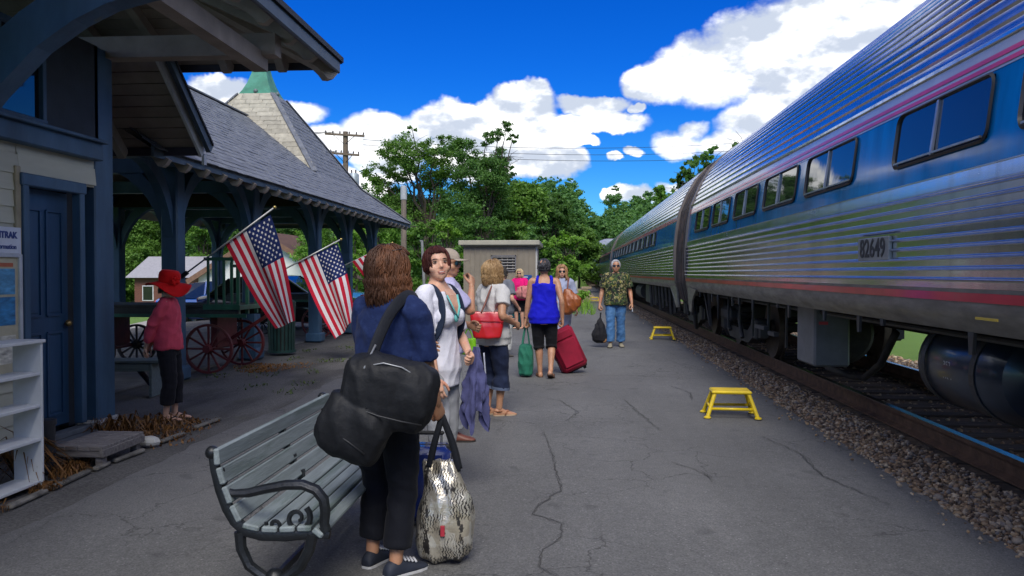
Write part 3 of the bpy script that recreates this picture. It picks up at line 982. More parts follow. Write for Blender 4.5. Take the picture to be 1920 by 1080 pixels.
def build_train():
    c1 = coach(-10.7, 15.15, WIN1, 'nearest stainless coach with blue window band and number 82649 plate', True)
    L0 = -10.7
    def loc(y): return y - L0
    # number plate riveted on the flutes
    pl = MB()
    zc, yc = 1.668, 5.84
    pl.box((-1.6995, loc(yc), zc), (.032, .56, .165), bev=.005)
    plo = pl.build('number_plate', mat('plate_grey', (.33, .34, .36), .4, .6, var=.15), c1)
    nt = text_mesh('82649', .185, mat('plate_numerals', (.02, .02, .025), .5), 'numerals', plo, (-1.7172, loc(yc), zc), (R(90), 0, R(-90)), bold=.003); nt.scale = (1.02, 1, 1)
    # weathered plate below
    # long gear box, brake drum, hose, air tank
    b = MB(); b.box((-1.19, loc(8.62), .86), (.36, .62, .66), bev=.02); b.box((-1.19, loc(8.62), 1.2), (.3, .5, .06))
    eb = b.build('equipment_box', mat('box_grey', (.15, .16, .175), .5, .1, var=.2, nscale=3), c1)
    p = MB(); p.box((-1.10 - .18, loc(8.305), .98), (.09, .006, .03)); p.build('warning_label', mat('label_red', (.55, .07, .09), .5), eb)
    b = MB(); b.lathe([(.02, -.2), (.30, -.2), (.36, -.12), (.36, .25), (.30, .32), (.02, .32)], (-.75, loc(9.45), .80), 24, axis=(0, 1, 0))
    b.build('blower_drum', M_UND, c1, smooth=35, fix=True)
    b = MB(); b.box((.7, loc(3.2), .95), (1.0, 2.0, .5), bev=.03)
    b.build('battery_case', M_UND, c1)
    b = MB()
    pts = [(-.95, loc(9.2), .42), (-.9, loc(8.6), .40), (-.9, loc(8.2), .44), (-.9, loc(7.8), .62), (-.9, loc(7.45), .95)]
    b.tube(pts, .035, 8); b.build('hose', M_UND, c1, smooth=True)
    tank = mat('tank_sky_blue', (.018, .032, .055), .28, .3, var=.25, nscale=3, coat=.3)  # blue of the reflected sky put into the dark base colour
    b = MB(); r = .31
    b.lathe([(.02, -.62), (.15, -.61), (.26, -.56), (r, -.46), (r, .46), (.26, .56), (.15, .61), (.02, .62)], (-1.06, loc(5.43), .86), 32, axis=(0, 1, 0))
    tk = b.build('air_tank', tank, c1, smooth=35, fix=True)
    for yy in (5.12, 5.80):
        b = MB(); b.lathe([(r + .004, -.03), (r + .01, -.03), (r + .01, .03), (r + .004, .03)], (-1.06, loc(yy), .86), 32, axis=(0, 1, 0), closed=True)
        b.build('tank_strap', M_UND2, tk, fix=True)
    for i, s in enumerate(('352', 'TK 1')):
        text_mesh(s, .07, mat('stencil_paint', (.45, .45, .45), .7), 'stencil', tk, (-1.06 - .306 + .004 * i, loc(5.46), .86 + .02 - i * .07), (R(90), 0, R(-90)))
    # hangers, brackets and pipes along the sill
    rs = random.Random(4)
    for k in range(15):
        b = MB(); yy = 2.5 + k * .82 + rs.uniform(-.3, .3)
        h = rs.choice([.05, .09, .13, .07])
        b.extrude([(-1.60, loc(yy) - .035, 1.18), (-1.60, loc(yy) + .035, 1.18), (-1.60, loc(yy) + .02, 1.16 - h), (-1.60, loc(yy) - .02, 1.16 - h)], (.02, 0, 0))
        b.build('hanger_bracket', M_UND2, c1, fix=True)
    for x in (-1.3, -1.15): b = MB(); b.cyl((x, loc(1.5), 1.09), (x, loc(14.5), 1.09), .022, 8); b.build('pipe', M_UND2, c1, smooth=40)
    for k in range(7):
        b = MB(); yy = 9.4 + k * .85; b.cyl((-1.35, loc(yy), 1.16), (-1.35, loc(yy) + .03, .62 + .1 * (k % 2)), .018, 6); b.build('hanger_rod', M_UND2, c1)
    for (yy, zz, ll) in ((10.35, .80, .5), (9.75, .76, .28)): b = MB(); b.box((-1.42, loc(yy), zz), (.06, ll, .05)); b.build('cross_bar', M_UND2, c1)
    b = MB()
    b.bar((-1.50, loc(14.15), 1.18), (-1.42, loc(14.0), .58), .05, .03); b.bar((-1.50, loc(13.75), 1.18), (-1.42, loc(14.0), .58), .05, .03)
    b.box((-1.0, loc(13.55), .82), (.55, .7, .22), bev=.05)
    b.build('step_hanger', M_UND2, c1)
    b = MB(); b.tube([(-1.5, loc(15.3), .98), (-1.45, loc(15.5), .6), (-1.4, loc(15.65), .42)], .045, 8); b.build('coupling_hose', M_UND2, c1, smooth=True)
    b = MB(); b.cyl((-1.55, loc(15.0), 1.0), (-1.55, loc(15.0), .7), .05, 10); b.build('steam_pipe', M_UND2, c1, smooth=True)
    b = MB(); b.box((-1.702, loc(4.3), 1.255), (.006, .22, .014)); b.build('yellow_mark', mat('mark_yellow', (.5, .36, .05), .6), c1)
    # further cars
    w2 = [(17.4 + k * 1.63, 18.7 + k * 1.63) for k in range(2, 14)]
    c2 = coach(16.70, 41.8, w2, 'second stainless coach, joined behind the numbered one', True)
    for (yy, ll) in ((8.6, 1.4), (6.6, .7)): b = MB(); b.box((-1.1, yy, .85), (.6, ll, .6), bev=.03); b.build('equipment_box', M_UND2, c2)
    b = MB(); b.cyl((-1.15, 11, .85), (-1.15, 13, .85), .27, 16); b.build('air_tank', M_UND2, c2, smooth=40)
    for k in range(9): b = MB(); b.bar((-1.5, .9 + k * .75, 1.18), (-1.45, .95 + k * .75, .66 - .08 * (k % 3)), .06, .03); b.build('hanger_rod', M_UND2, c2)
    b = MB(); b.lathe([(.02, -.1), (.2, -.1), (.22, 0), (.22, .25), (.02, .3)], (-1.2, 4.6, .92), 16, axis=(0, 1, 0)); b.build('blower_drum', M_UND2, c2, smooth=40, fix=True)
    w3 = [(44.5 + k * 1.63, 45.8 + k * 1.63) for k in range(0, 14)]
    coach(43.1, 68.6, w3, 'third coach, farthest of the three before the engine', False)
    # locomotive: rounded monocoque body, slanted rear roof, grey-blue
    lo = thing('locomotive', 'grey and blue diesel engine at the far head of the train', 'locomotive', (TX, 69.0, 0))
    mg = mat('loco_silver', (.42, .45, .48), .35, .4, var=.15, coat=.3); mb_ = mat('loco_blue', (.03, .10, .22), .3, var=.15, coat=.4)
    def body(z0, z1, y0, y1, xt0, xt1, name, m):
        b = MB()
        sec = [(-1.55, z0), (-1.58, z0 + .5), (-1.58, z1 - .7), (-1.35, z1 - .2), (-.8, z1), (.8, z1), (1.35, z1 - .2), (1.58, z1 - .7), (1.58, z0 + .5), (1.55, z0)]
        n = len(sec)
        rings = [(y0, .96, -.25), (y0 + .5, 1, 0), (y1 - 4.5, 1, 0), (y1 - 2.4, .98, -.05), (y1 - .6, .92, -.9), (y1, .82, -1.6)]
        V = []
        for (y, s, dz) in rings:
            for (x, z) in sec:
                zz = z if z < z0 + .6 else z + dz * ((z - z0) / (z1 - z0))
                V.append((x * s, y, zz))
        F = [(r * n + k, r * n + (k + 1) % n, (r + 1) * n + (k + 1) % n, (r + 1) * n + k) for r in range(len(rings) - 1) for k in range(n)]
        F += [tuple(range(n)), tuple((len(rings) - 1) * n + k for k in range(n))[::-1]]
        b.add(V, F)
        return b.build(name, m, lo, smooth=40, fix=True)
    body(1.1, 4.45, .3, 20.5, 0, 0, 'car_body', mg)
    b = MB()
    for sg in (-1, 1): b.box((sg * 1.583, 9, 2.5), (.012, 16, .7))
    b.build('blue_band', mb_, lo)
    b = MB(); b.box((0, 10, .85), (2.4, 6, .7), bev=.1); b.build('fuel_tank', M_UND, lo)
    b = MB(); b.box((0, 10, 4.5), (1.6, 5, .25), bev=.05); b.box((0, 3.5, 4.48), (1.2, 2, .2), bev=.04); b.build('roof_fan', M_UND2, lo)
    for yb in (4.0, 16.5): bogie(lo, yb)


build_train()

# ================================================================== station building
M_PAINT = mat('slate_blue_paint', (.042, .098, .170), .55, var=.22, nscale=3, stretch=(1, 1, .35), bump=.25, bscale=25, col2=(.10, .13, .15), c2lo=.62, c2hi=.72, rvar=.1)
M_PAINTD = mat('door_blue_paint', (.018, .062, .135), .5, var=.18, nscale=3, stretch=(1, 1, .3), bump=.15, bscale=20)
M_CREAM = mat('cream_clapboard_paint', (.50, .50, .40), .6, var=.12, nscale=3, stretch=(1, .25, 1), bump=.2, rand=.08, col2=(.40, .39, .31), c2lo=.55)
M_SOFF = mat('soffit_paint', (.29, .24, .20), .7, var=.14, nscale=4, bump=.2, rand=.10)
M_TAIL = mat('rafter_paint', (.33, .29, .245), .65, var=.14, nscale=5, bump=.15, rand=.06)
M_TRIMW = mat('white_barge_paint', (.55, .57, .58), .6, var=.1)
M_FASC = mat('fascia_blue_grey', (.055, .078, .10), .5, var=.2, nscale=4)
M_ROOFE = mat('roof_edge_dark', (.022, .024, .03), .7, var=.3)
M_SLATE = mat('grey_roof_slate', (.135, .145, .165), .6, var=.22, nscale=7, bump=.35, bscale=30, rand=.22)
M_SLATET = mat('sunlit_tan_slate', (.36, .335, .265), .7, var=.16, nscale=7, bump=.35, bscale=30, rand=.16)  # near tower face: lichen tan, with sunlight put into the colour
M_COPPER = mat('green_copper', (.035, .20, .13), .55, var=.2, nscale=4, col2=(.06, .27, .19))
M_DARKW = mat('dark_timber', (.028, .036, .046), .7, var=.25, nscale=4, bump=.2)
M_WGLASS = glass_mat('station_glass', (.008, .010, .012), .04)
M_CONC = mat('pale_concrete', (.30, .29, .27), .9, var=.2, nscale=8, bump=.5)

WX = -4.4


def build_station():
    st = thing('station_building', 'cream clapboard station with slate blue trim and deep hipped eaves', 'building', (-6.5, 5.0, 0))
    def B(mb, nm, m, par=None, **k): return mb.build(nm, m, par or st, world=(par is None), **k)
    # core walls
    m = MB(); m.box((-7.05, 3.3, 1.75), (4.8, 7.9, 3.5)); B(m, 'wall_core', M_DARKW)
    # clapboards left of the door and over it (each board overlaps the next)
    cb = MB(); L = 1.0
    cb.extrude([(0, 0, 0), (.022, 0, 0), (.008, 0, .155), (0, 0, .155)], (0, L, 0))
    cme = cb.mesh('clapboard'); cme.materials.append(M_CREAM)
    wall = MB(); wall.box((WX - .03, 3.9, 1.35), (.04, 4.24, 2.4)); wall.box((WX - .03, 6.53, 2.42), (.04, 1.04, .26)); wo = B(wall, 'clapboard_wall', M_CREAM)
    z = .16
    def off(o):   # pieces given in world coordinates
        return wpar(o)
    while z < 2.40:
        off(piece('clapboard', cme, wo, (WX - .008, 1.8, z), scale=(1, 4.22, 1)))
        z += .133
    z = 2.305
    while z < 2.42:
        off(piece('clapboard', cme, wo, (WX - .008, 6.02, z), scale=(1, 1.03, 1))); z += .133
    # corner board, blue frieze beam
    m = MB(); m.box((WX + .005, 5.99, 1.25), (.05, .06, 2.2), bev=.006); B(m, 'casing_strip', mat('tan_casing', (.34, .30, .20), .6))
    m = MB(); m.box((WX + .03, 4.4, 2.61), (.12, 5.3, .16), bev=.01); m.box((WX + .05, 4.4, 2.70), (.18, 5.3, .03), bev=.005); B(m, 'frieze_beam', M_PAINT)
    # door: frame, recessed panelled leaf, threshold
    m = MB()
    m.box((WX + .012, 6.42, 2.25), (.09, .84, .10), bev=.008); m.box((WX + .01, 6.055, 1.18), (.08, .07, 2.06), bev=.006); m.box((WX + .01, 6.785, 1.18), (.08, .07, 2.06), bev=.006)
    B(m, 'door_frame', M_PAINT)
    d = MB(); d.box((WX - .10, 6.42, 1.18), (.045, .66, 2.04)); do = B(d, 'door', M_PAINTD)
    for (yy, zz, w, h) in ((6.28, .62, .2, .72), (6.56, .62, .2, .72), (6.28, 1.58, .2, .9), (6.56, 1.58, .2, .9)):
        p = MB()
        for s in (-1, 1):
            p.bar((WX - .072, yy - w / 2, zz + s * h / 2), (WX - .072, yy + w / 2, zz + s * h / 2), .02, .018); p.bar((WX - .072, yy + s * w / 2, zz - h / 2), (WX - .072, yy + s * w / 2, zz + h / 2), .02, .018, up=(1, 0, 0))
        p.box((WX - .078, yy, zz), (.012, w - .05, h - .05), bev=.004)
        x = p.build('door_panel', M_PAINTD, do); wpar(x)
    k = MB(); k.ball((WX - .04, 6.70, 1.05), .03); kk = k.build('knob', mat('old_brass', (.3, .2, .08), .4, .8), do, smooth=True); wpar(kk)
    m = MB()
    for i in range(3): m.box((WX + .02 + i * .11, 6.42, .10 - i * .045), (.12, .86, .045), bev=.006)
    B(m, 'threshold_step', mat('grey_blue_tread', (.10, .115, .13), .8, var=.3, nscale=5, stretch=(8, 1, 1)))
    # upper wall: dark boarding with a window that mirrors the sky
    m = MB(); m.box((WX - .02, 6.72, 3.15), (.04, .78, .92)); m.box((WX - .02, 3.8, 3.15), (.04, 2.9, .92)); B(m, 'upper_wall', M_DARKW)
    w = MB()
    for yy in (5.28, 5.80, 6.32): w.box((WX + .0, yy, 3.1), (.06, .045, .80), bev=.004)
    for zz in (2.745, 3.48): w.box((WX + .003, 5.80, zz), (.07, 1.09, .05), bev=.004)
    wo2 = B(w, 'transom_window', M_PAINT)
    for yy in (5.54, 6.06):
        p = MB(); p.box((WX - .015, yy, 3.11), (.01, .48, .70)); q = p.build('pane', M_WGLASS, wo2); wpar(q)
    # corner post with flared concrete foot
    m = MB(); m.box((WX - .085, 7.20, 1.86), (.17, .30, 3.5), bev=.012); B(m, 'corner_post', M_PAINT)
    m = MB(); m.box((WX - .085, 7.20, .055), (.24, .37, .13), bev=.02); B(m, 'post_foot', mat('chipped_white_foot', (.55, .55, .52), .8, var=.2, col2=(.2, .2, .2)))
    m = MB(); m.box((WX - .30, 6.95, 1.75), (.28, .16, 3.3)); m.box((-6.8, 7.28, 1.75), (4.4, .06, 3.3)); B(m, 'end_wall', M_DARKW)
    # porch beams and the big arched eaves bracket
    m = MB(); m.bar((-5.6, 7.32, 3.64), (-2.75, 7.32, 3.64), .16, .20); B(m, 'eaves_beam', M_SOFF)
    m = MB(); m.bar((-2.95, 1.0, 3.50), (-2.95, 7.4, 3.50), .14, .16); B(m, 'eaves_purlin', M_SOFF)
    m = MB()
    lo = [(-4.36, 1.75), (-4.2, 2.12), (-4.0, 2.42), (-3.77, 2.68), (-3.47, 2.97), (-3.21, 3.14), (-2.99, 3.24), (-2.75, 3.30), (-2.6, 3.32)]
    up = [(-4.36, 2.35), (-4.25, 2.55), (-4.08, 2.77), (-3.86, 2.98), (-3.58, 3.2), (-3.36, 3.34), (-3.1, 3.42), (-2.8, 3.45), (-2.6, 3.45)]
    n = len(lo)
    V = [(x, 4.93, z) for x, z in lo] + [(x, 4.93, z) for x, z in up] + [(x, 5.09, z) for x, z in lo] + [(x, 5.09, z) for x, z in up]
    F = []
    for k in range(n - 1):
        F += [(k, k + 1, n + k + 1, n + k)[::-1], (2 * n + k, 2 * n + k + 1, 3 * n + k + 1, 3 * n + k), (k, k + 1, 2 * n + k + 1, 2 * n + k), (n + k, n + k + 1, 3 * n + k + 1, 3 * n + k)[::-1]]
    F += [(0, n, 3 * n, 2 * n), (n - 1, 2 * n - 1, 4 * n - 1, 3 * n - 1)[::-1]]
    m.add(V, F); B(m, 'arched_bracket', M_PAINT, fix=True)
    m = MB(); m.bar((-4.4, 5.01, 3.52), (-2.6, 5.01, 3.52), .16, .14); m.box((WX - .05, 5.01, 1.8), (.12, .16, 3.3)); B(m, 'bracket_beam', M_PAINT)
    # hipped roof: slab, boarded soffit, rafters with shaped tails, fascia
    ex, ey, ez, p = -2.55, 8.55, 3.80, .46
    rx, ry = -7.0, 4.1
    rz = ez + p * (ex - rx)
    def zx(x): return ez + p * (ex - x)           # track-side slope
    def zy(y): return ez + p * (ey - y)           # end slope
    m = MB()
    T = .07
    A = [(ex + .05, -3, zx(ex + .05) + T), (ex + .05, ey + .05, ez + T - .02), (rx, ry, rz + T), (rx, -3, rz + T)]
    E_ = [(ex + .05, ey + .05, ez + T - .02), (-11.5, ey + .05, ez + T - .02), (rx, ry, rz + T)]
    m.add(A, [(0, 1, 2, 3)]); m.add(E_, [(0, 1, 2)])
    m.add([(v[0], v[1], v[2] - .05) for v in A], [(3, 2, 1, 0)]); m.add([(v[0], v[1], v[2] - .05) for v in E_], [(2, 1, 0)])
    m.bar((ex + .05, -3, ez + T - .03), (ex + .05, ey + .05, ez + T - .03), .02, .055); m.bar((-11.5, ey + .05, ez + T - .03), (ex + .05, ey + .05, ez + T - .03), .02, .055)
    ro = B(m, 'roof', M_ROOFE)
    def inroof(o): return wpar(o)
    # gutter-like fascia
    m = MB(); m.bar((ex + .012, -3, ez - .045), (ex + .012, ey, ez - .045), .05, .15, bev=.012); inroof(m.build('fascia', M_FASC, ro))
    m = MB(); m.bar((-11.5, ey - .01, ez - .03), (ex - .02, ey - .01, ez - .03), .035, .09, bev=.006); inroof(m.build('end_fascia', mat('end_fascia_dark', (.035, .03, .045), .6), ro))
    # soffit boards
    bw = .145; k = 0
    x = ex - .03
    while x > -4.4:
        y1 = ey - (ex - x)
        m = MB(); m.bar((x - bw / 2, 1.0, zx(x - bw / 2) - .012), (x - bw / 2, y1 - .02, zx(x - bw / 2) - .012), bw - .008, .016, up=(p, 0, 1))
        inroof(m.build('soffit_board', M_SOFF, ro)); x -= bw * math.cos(math.atan(p))
    y = ey - .03
    while y > 7.0:
        x1 = ex - (ey - y)
        m = MB(); m.bar((-6.8, y - bw / 2, zy(y - bw / 2) - .012), (x1 - .02, y - bw / 2, zy(y - bw / 2) - .012), bw - .008, .016, up=(0, p, 1))
        inroof(m.build('soffit_board', M_SOFF, ro)); y -= bw * math.cos(math.atan(p))
    # rafters: square bar with an ogee-cut tail
    def rafter(top, end, w=.085, h=.13):
        a, b = Vector(top), Vector(end); d = (b - a).normalized(); hz = Vector((d.x, d.y, 0)).normalized()
        side = hz.cross(Vector((0, 0, 1))); Lr = (b - a).length
        prof = [(0, 0), (Lr, 0), (Lr + .0, -h * .55), (Lr - .03, -h * 1.0), (Lr - .09, -h * 1.15), (Lr - .15, -h * .95), (Lr - .24, -h * .78), (0, -h * .78)]
        upv = side.cross(d)
        if upv.z < 0: upv = -upv
        m = MB(); m.extrude([a + d * s + upv * t - side * w / 2 for s, t in prof], side * w)
        return inroof(m.build('rafter', M_TAIL, ro, fix=True))
    y = 8.02
    while y > 2.2:
        rafter((-4.5, y, zx(-4.5) - .03), (ex - .03, y, zx(ex - .03) - .03)) if y < 7.2 else rafter((ex - (ey - y) - .0, y, zx(ex - (ey - y)) - .03), (ex - .03, y, zx(ex - .03) - .03))
        y -= .61
    x = -3.12
    while x > -5.4:
        yy = max(7.0, ey - (ex - x)) if x > -4.1 else 7.0
        rafter((x, yy, zy(yy) - .03), (x, ey - .03, zy(ey - .03) - .03)); x -= .62
    # hip rafter
    rafter((-4.3, ey - (ex + 4.3), zx(-4.3) - .03), (ex - .0, ey - .0, ez - .05), w=.12, h=.17)
    # lower end roof (pent) dropping behind the corner post
    pr = MB(); x1 = -4.02
    a, b = (7.70, 3.82), (8.70, 2.96)
    pr.extrude([(x1, a[0], a[1]), (x1, b[0], b[1]), (x1, b[0], b[1] - .03), (x1, a[0], a[1] - .03)], (-5.5, 0, 0))
    po = B(pr, 'end_roof', M_ROOFE, fix=True)
    def inpo(o): return wpar(o)
    m = MB(); m.bar((x1 - .04, a[0], a[1] - .075), (x1 - .04, b[0] - .02, b[1] - .075), .05, .09); inpo(m.build('gutter', M_FASC, po))
    m = MB(); m.bar((x1 - .12, a[0], a[1] - .10), (x1 - .12, b[0] - .02, b[1] - .10), .03, .16); m.box((x1 - .12, b[0] + .01, b[1] - .18), (.03, .06, .12)); inpo(m.build('barge_board', M_TRIMW, po))
    m = MB(); m.bar((-9.4, b[0] - .02, b[1] - .09), (x1 - .14, b[0] - .02, b[1] - .09), .04, .09); inpo(m.build('end_fascia', mat('end_fascia_dark', (.035, .03, .045), .6), po))
    n = 9
    for k in range(n):
        s = (k + .5) / n
        yy, zz = a[0] + (b[0] - a[0]) * s, a[1] + (b[1] - a[1]) * s - .045
        m = MB(); m.bar((-9.3, yy, zz), (x1 - .14, yy, zz), .135, .014, up=(0, b[1] - a[1] and .86, 1.0)); inpo(m.build('soffit_board', M_SOFF, po))
    for x in (-5.05, -5.75): 
        m = MB(); m.bar((x, a[0] - .1, a[1] - .06), (x, b[0] - .06, b[1] - .13), .08, .12); inpo(m.build('rafter', M_TAIL, po))
    return st


# ================================================================== platform shelter
def build_shelter():
    cx, cy = -7.73, 19.45
    sh = thing('platform_shelter', 'open timber shelter with slate roof and green-capped pyramid tower', 'shelter', (-7.7, 15.5, 0))
    INV = Matrix.Translation(sh.location).inverted()
    def P(o): return wpar(o)
    ex, ez, p = -4.6, 2.90, .745
    y0, y1 = 8.45, 22.55
    dx = abs(cx - ex)
    rzg = ez + p * dx                                   # ridge height of the long roof
    prof = [(3.13, ez), (2.0, 3.75), (.45, 5.88)]       # tower: half-width, height
    # ---- roof deck
    m = MB()
    m.add([(ex, y0, ez), (ex, y1, ez), (cx, y1, rzg), (cx, y0, rzg), (2 * cx - ex, y0, ez), (2 * cx - ex, y1, ez)], [(0, 1, 2, 3), (3, 2, 5, 4)])
    m = MB()
    ye = cy - 2.2
    m.add([(ex, y0, ez), (ex, ye, ez), (cx, ye, rzg), (cx, y0, rzg), (2 * cx - ex, y0, ez), (2 * cx - ex, ye, ez)], [(0, 1, 2, 3), (3, 2, 5, 4)])
    rings = []
    for (d, z) in prof: rings.append([(cx + d, cy - d, z), (cx + d, cy + d, z), (cx - d, cy + d, z), (cx - d, cy - d, z)])
    V = [q for r in rings for q in r]
    m.add(V, [(r * 4 + k, r * 4 + (k + 1) % 4, (r + 1) * 4 + (k + 1) % 4, (r + 1) * 4 + k) for r in range(2) for k in range(4)])
    ro = P(m.build('roof', mat('roof_deck', (.10, .085, .07), .8), sh))
    # soffit boarding just below the deck
    m = MB()
    m.add([(ex + .02, y0, ez - .05), (ex + .02, y1, ez - .05), (cx, y1 - 2.6, rzg - .3), (cx, y0, rzg - .3), (2 * cx - ex, y0, ez - .05), (2 * cx - ex, y1, ez - .05)], [(3, 2, 1, 0), (4, 5, 2, 3), (1, 2, 5)])
    P(m.build('soffit', M_SOFF, ro))
    # ---- slates
    sl = MB(); sl.box((0, 0, 0), (.292, .235, .012), bev=.003); sme = sl.mesh('slate'); sme.materials.append(M_SLATE)
    slt = MB(); slt.box((0, 0, 0), (.412, .245, .012), bev=.003); smt = slt.mesh('slate'); smt.materials.append(M_SLATET)
    cand = []                                          # (distance, matrix, material)
    rs = random.Random(3)
    def course(a, b, upv, nrm, mtl, jit=1.0, shift=0.0, w=.30):
        """slates from a to b along the course"""
        a, b = Vector(a), Vector(b); L = (b - a).length
        if L < .06: return
        e = (b - a).normalized(); s = -shift * w
        M = Matrix((e, upv, nrm)).transposed()
        while s < L - .02:
            s0, s1 = max(0, s), min(L, s + w)
            if s1 - s0 > .03:
                c = a + e * (s0 + s1) / 2 + nrm * (.012 + rs.uniform(-.003, .004))
                T4 = M.to_4x4(); T4.translation = c
                T4 = T4 @ Matrix.Rotation(R(-2.6 + rs.uniform(-.5, .5)), 4, 'X') @ Matrix.Rotation(rs.uniform(-.008, .008), 4, 'Z') @ Matrix.Diagonal(((s1 - s0) / w, 1, 1, 1))
                cand.append((c.length, T4, mtl))
            s += w
    ex_ = .145
    # long roof, track side
    up = Vector((cx - ex, 0, rzg - ez)).normalized(); nr = Vector((rzg - ez, 0, ex - cx)).normalized()
    if nr.z < 0: nr = -nr
    SL = math.hypot(dx, rzg - ez); k = 0; s = .05
    while s < SL:
        q = Vector((ex, 0, ez)) + up * s
        # stops at the tower's near face
        z = q.z
        d = np.interp(z, [3.75, 5.88], [2.0, .45]) if z > 3.75 else 2.0 + (3.75 - z) / (3.75 - ez) * 1.13
        yend = cy - d
        course((q.x, y0, q.z), (q.x, yend, q.z), up, nr, 0, shift=.5 * (k % 2))
        s += ex_; k += 1
    # tower faces: near (towards the viewer) and track side
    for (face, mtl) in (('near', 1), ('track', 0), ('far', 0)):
        for (d0, z0), (d1, z1) in zip(prof[:-1], prof[1:]):
            SLf = math.hypot(d0 - d1, z1 - z0); nn = int(round(SLf / ex_))
            for k in range(nn):
                t = (k + .4) / nn; d = d0 + (d1 - d0) * t; z = z0 + (z1 - z0) * t
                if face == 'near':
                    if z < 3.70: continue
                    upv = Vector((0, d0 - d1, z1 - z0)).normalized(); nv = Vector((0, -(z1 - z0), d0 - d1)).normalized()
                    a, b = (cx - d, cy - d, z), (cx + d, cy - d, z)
                elif face == 'track':
                    upv = Vector((-(d0 - d1), 0, z1 - z0)).normalized(); nv = Vector((z1 - z0, 0, d0 - d1)).normalized()
                    a, b = (cx + d, cy - d, z), (cx + d, cy + d, z)
                else:
                    upv = Vector((0, -(d0 - d1), z1 - z0)).normalized(); nv = Vector((0, z1 - z0, d0 - d1)).normalized()
                    a, b = (cx + d, cy + d, z), (cx - d, cy + d, z)
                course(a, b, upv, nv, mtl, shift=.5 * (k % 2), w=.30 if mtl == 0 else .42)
    cand.sort(key=lambda q: q[0])
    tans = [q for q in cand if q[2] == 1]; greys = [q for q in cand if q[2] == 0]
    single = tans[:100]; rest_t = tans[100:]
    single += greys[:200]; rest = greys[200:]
    for (_, T4, mtl) in single:
        o = piece('slate', smt if mtl else sme, ro); wpar(o); o.matrix_basis = T4
    for (lst, me, m_) in ((rest, sme, M_SLATE), (rest_t, smt, M_SLATET)):
        if not lst: continue
        B0 = np.array([v.co[:] for v in me.vertices]); n0 = len(B0)
        tri = []
        for pl in me.polygons:
            vs_ = list(pl.vertices)
            for j in range(1, len(vs_) - 1): tri.append((vs_[0], vs_[j], vs_[j + 1]))
        tri = np.array(tri)
        V = np.concatenate([(B0 @ np.array(T4.to_3x3()).T) + np.array(T4.translation) for (_, T4, _m) in lst])
        F = np.concatenate([tri + i * n0 for i in range(len(lst))])
        o = from_arrays('slates', V, F, m_, ro); wpar(o); o['kind'] = 'stuff'
    # ridge and hip caps
    m = MB(); m.bar((cx, y0, rzg + .03), (cx, ye + 1.2, rzg + .03), .14, .03)
    for sx, sy in ((1, 1), (1, -1), (-1, -1), (-1, 1)):
        for (d0, z0), (d1, z1) in zip(prof[:-1], prof[1:]):
            if sy < 0 and d0 > 2.1: continue
            m.bar((cx + sx * d0, cy + sy * d0, z0 + .036), (cx + sx * d1, cy + sy * d1, z1 + .036), .13, .022)
    P(m.build('ridge_cap', M_SLATE, ro))
    # ---- copper cap: concave square spire
    c = MB(); pf = [(.50, 5.80), (.47, 5.84), (.36, 6.02), (.27, 6.22), (.19, 6.48), (.13, 6.78), (.10, 7.1)]
    V = [];
    for (d, z) in pf: V += [(cx + d, cy - d, z), (cx + d, cy + d, z), (cx - d, cy + d, z), (cx - d, cy - d, z)]
    c.add(V, [(r * 4 + k, r * 4 + (k + 1) % 4, (r + 1) * 4 + (k + 1) % 4, (r + 1) * 4 + k) for r in range(len(pf) - 1) for k in range(4)] + [(0, 3, 2, 1)])
    c.ball((cx, cy, 7.2), .16); co = P(c.build('copper_cap', M_COPPER, ro))
    for (x, y) in ((cx, cy - .40), (cx + .40, cy)):
        b = MB(); b.ball((x, y, 5.98), .055); P(b.build('boss', mat('lead_boss', (.14, .17, .17), .5), co, smooth=True))
    # ---- eaves: fascia and rafters with rounded tails
    m = MB(); m.bar((ex - .005, y0, ez - .055), (ex - .005, y1, ez - .055), .03, .12); m.bar((ex - .01, y1 - .02, ez - .055), (2 * cx - ex, y1 - .02, ez - .055), .03, .12)
    P(m.build('fascia', M_FASC, ro))
    m = MB()
    h = .12
    pfl = [(0, 0), (1.25, 0), (1.25, -.07), (1.235, -.115), (1.19, -.135), (1.14, -.12), (1.08, -.10), (0, -.10)]
    d = Vector((1, 0, -p)).normalized(); upv = Vector((p, 0, 1)).normalized()
    m.extrude([d * s + upv * t + Vector((0, -.04, 0)) for s, t in pfl], (0, .08, 0))
    rme = m.mesh('rafter'); rme.materials.append(M_TAIL)
    bm = bmesh.new(); bm.from_mesh(rme); bmesh.ops.recalc_face_normals(bm, faces=bm.faces); bm.to_mesh(rme); bm.free()
    y = 8.74
    end = Vector((ex + .05, 0, ez - .115 - .0))
    while y < y1 - .1:
        o = piece('rafter', rme, ro, end - d * 1.25 + Vector((0, y, 0))); wpar(o); y += .495
    # ---- frame: posts, arched braces, beams
    post = MB(); post.box((0, 0, 1.55), (.24, .24, 3.0), bev=.02); post.box((0, 0, .10), (.34, .34, .20), bev=.03); pme = post.mesh('post'); pme.materials.append(M_PAINT)
    br = MB()
    n = 9; lo = []; hi = []
    for k in range(n + 1):
        a = math.pi / 2 * k / n
        lo.append((.10 + 1.05 * (1 - math.cos(a)), 1.75 + 1.22 * math.sin(a)))
        hi.append((.10 + 1.05 * (1 - math.cos(a)) * .94 - .16 * math.cos(a) * .2, 1.75 + .30 + 1.10 * math.sin(a)))
    V = [(x, -.06, z) for x, z in lo] + [(max(x - .0, .1), -.06, min(z, 3.02)) for x, z in hi]; m2 = len(lo)
    V += [(x, .06, z) for (x, _, z) in V]
    F = []
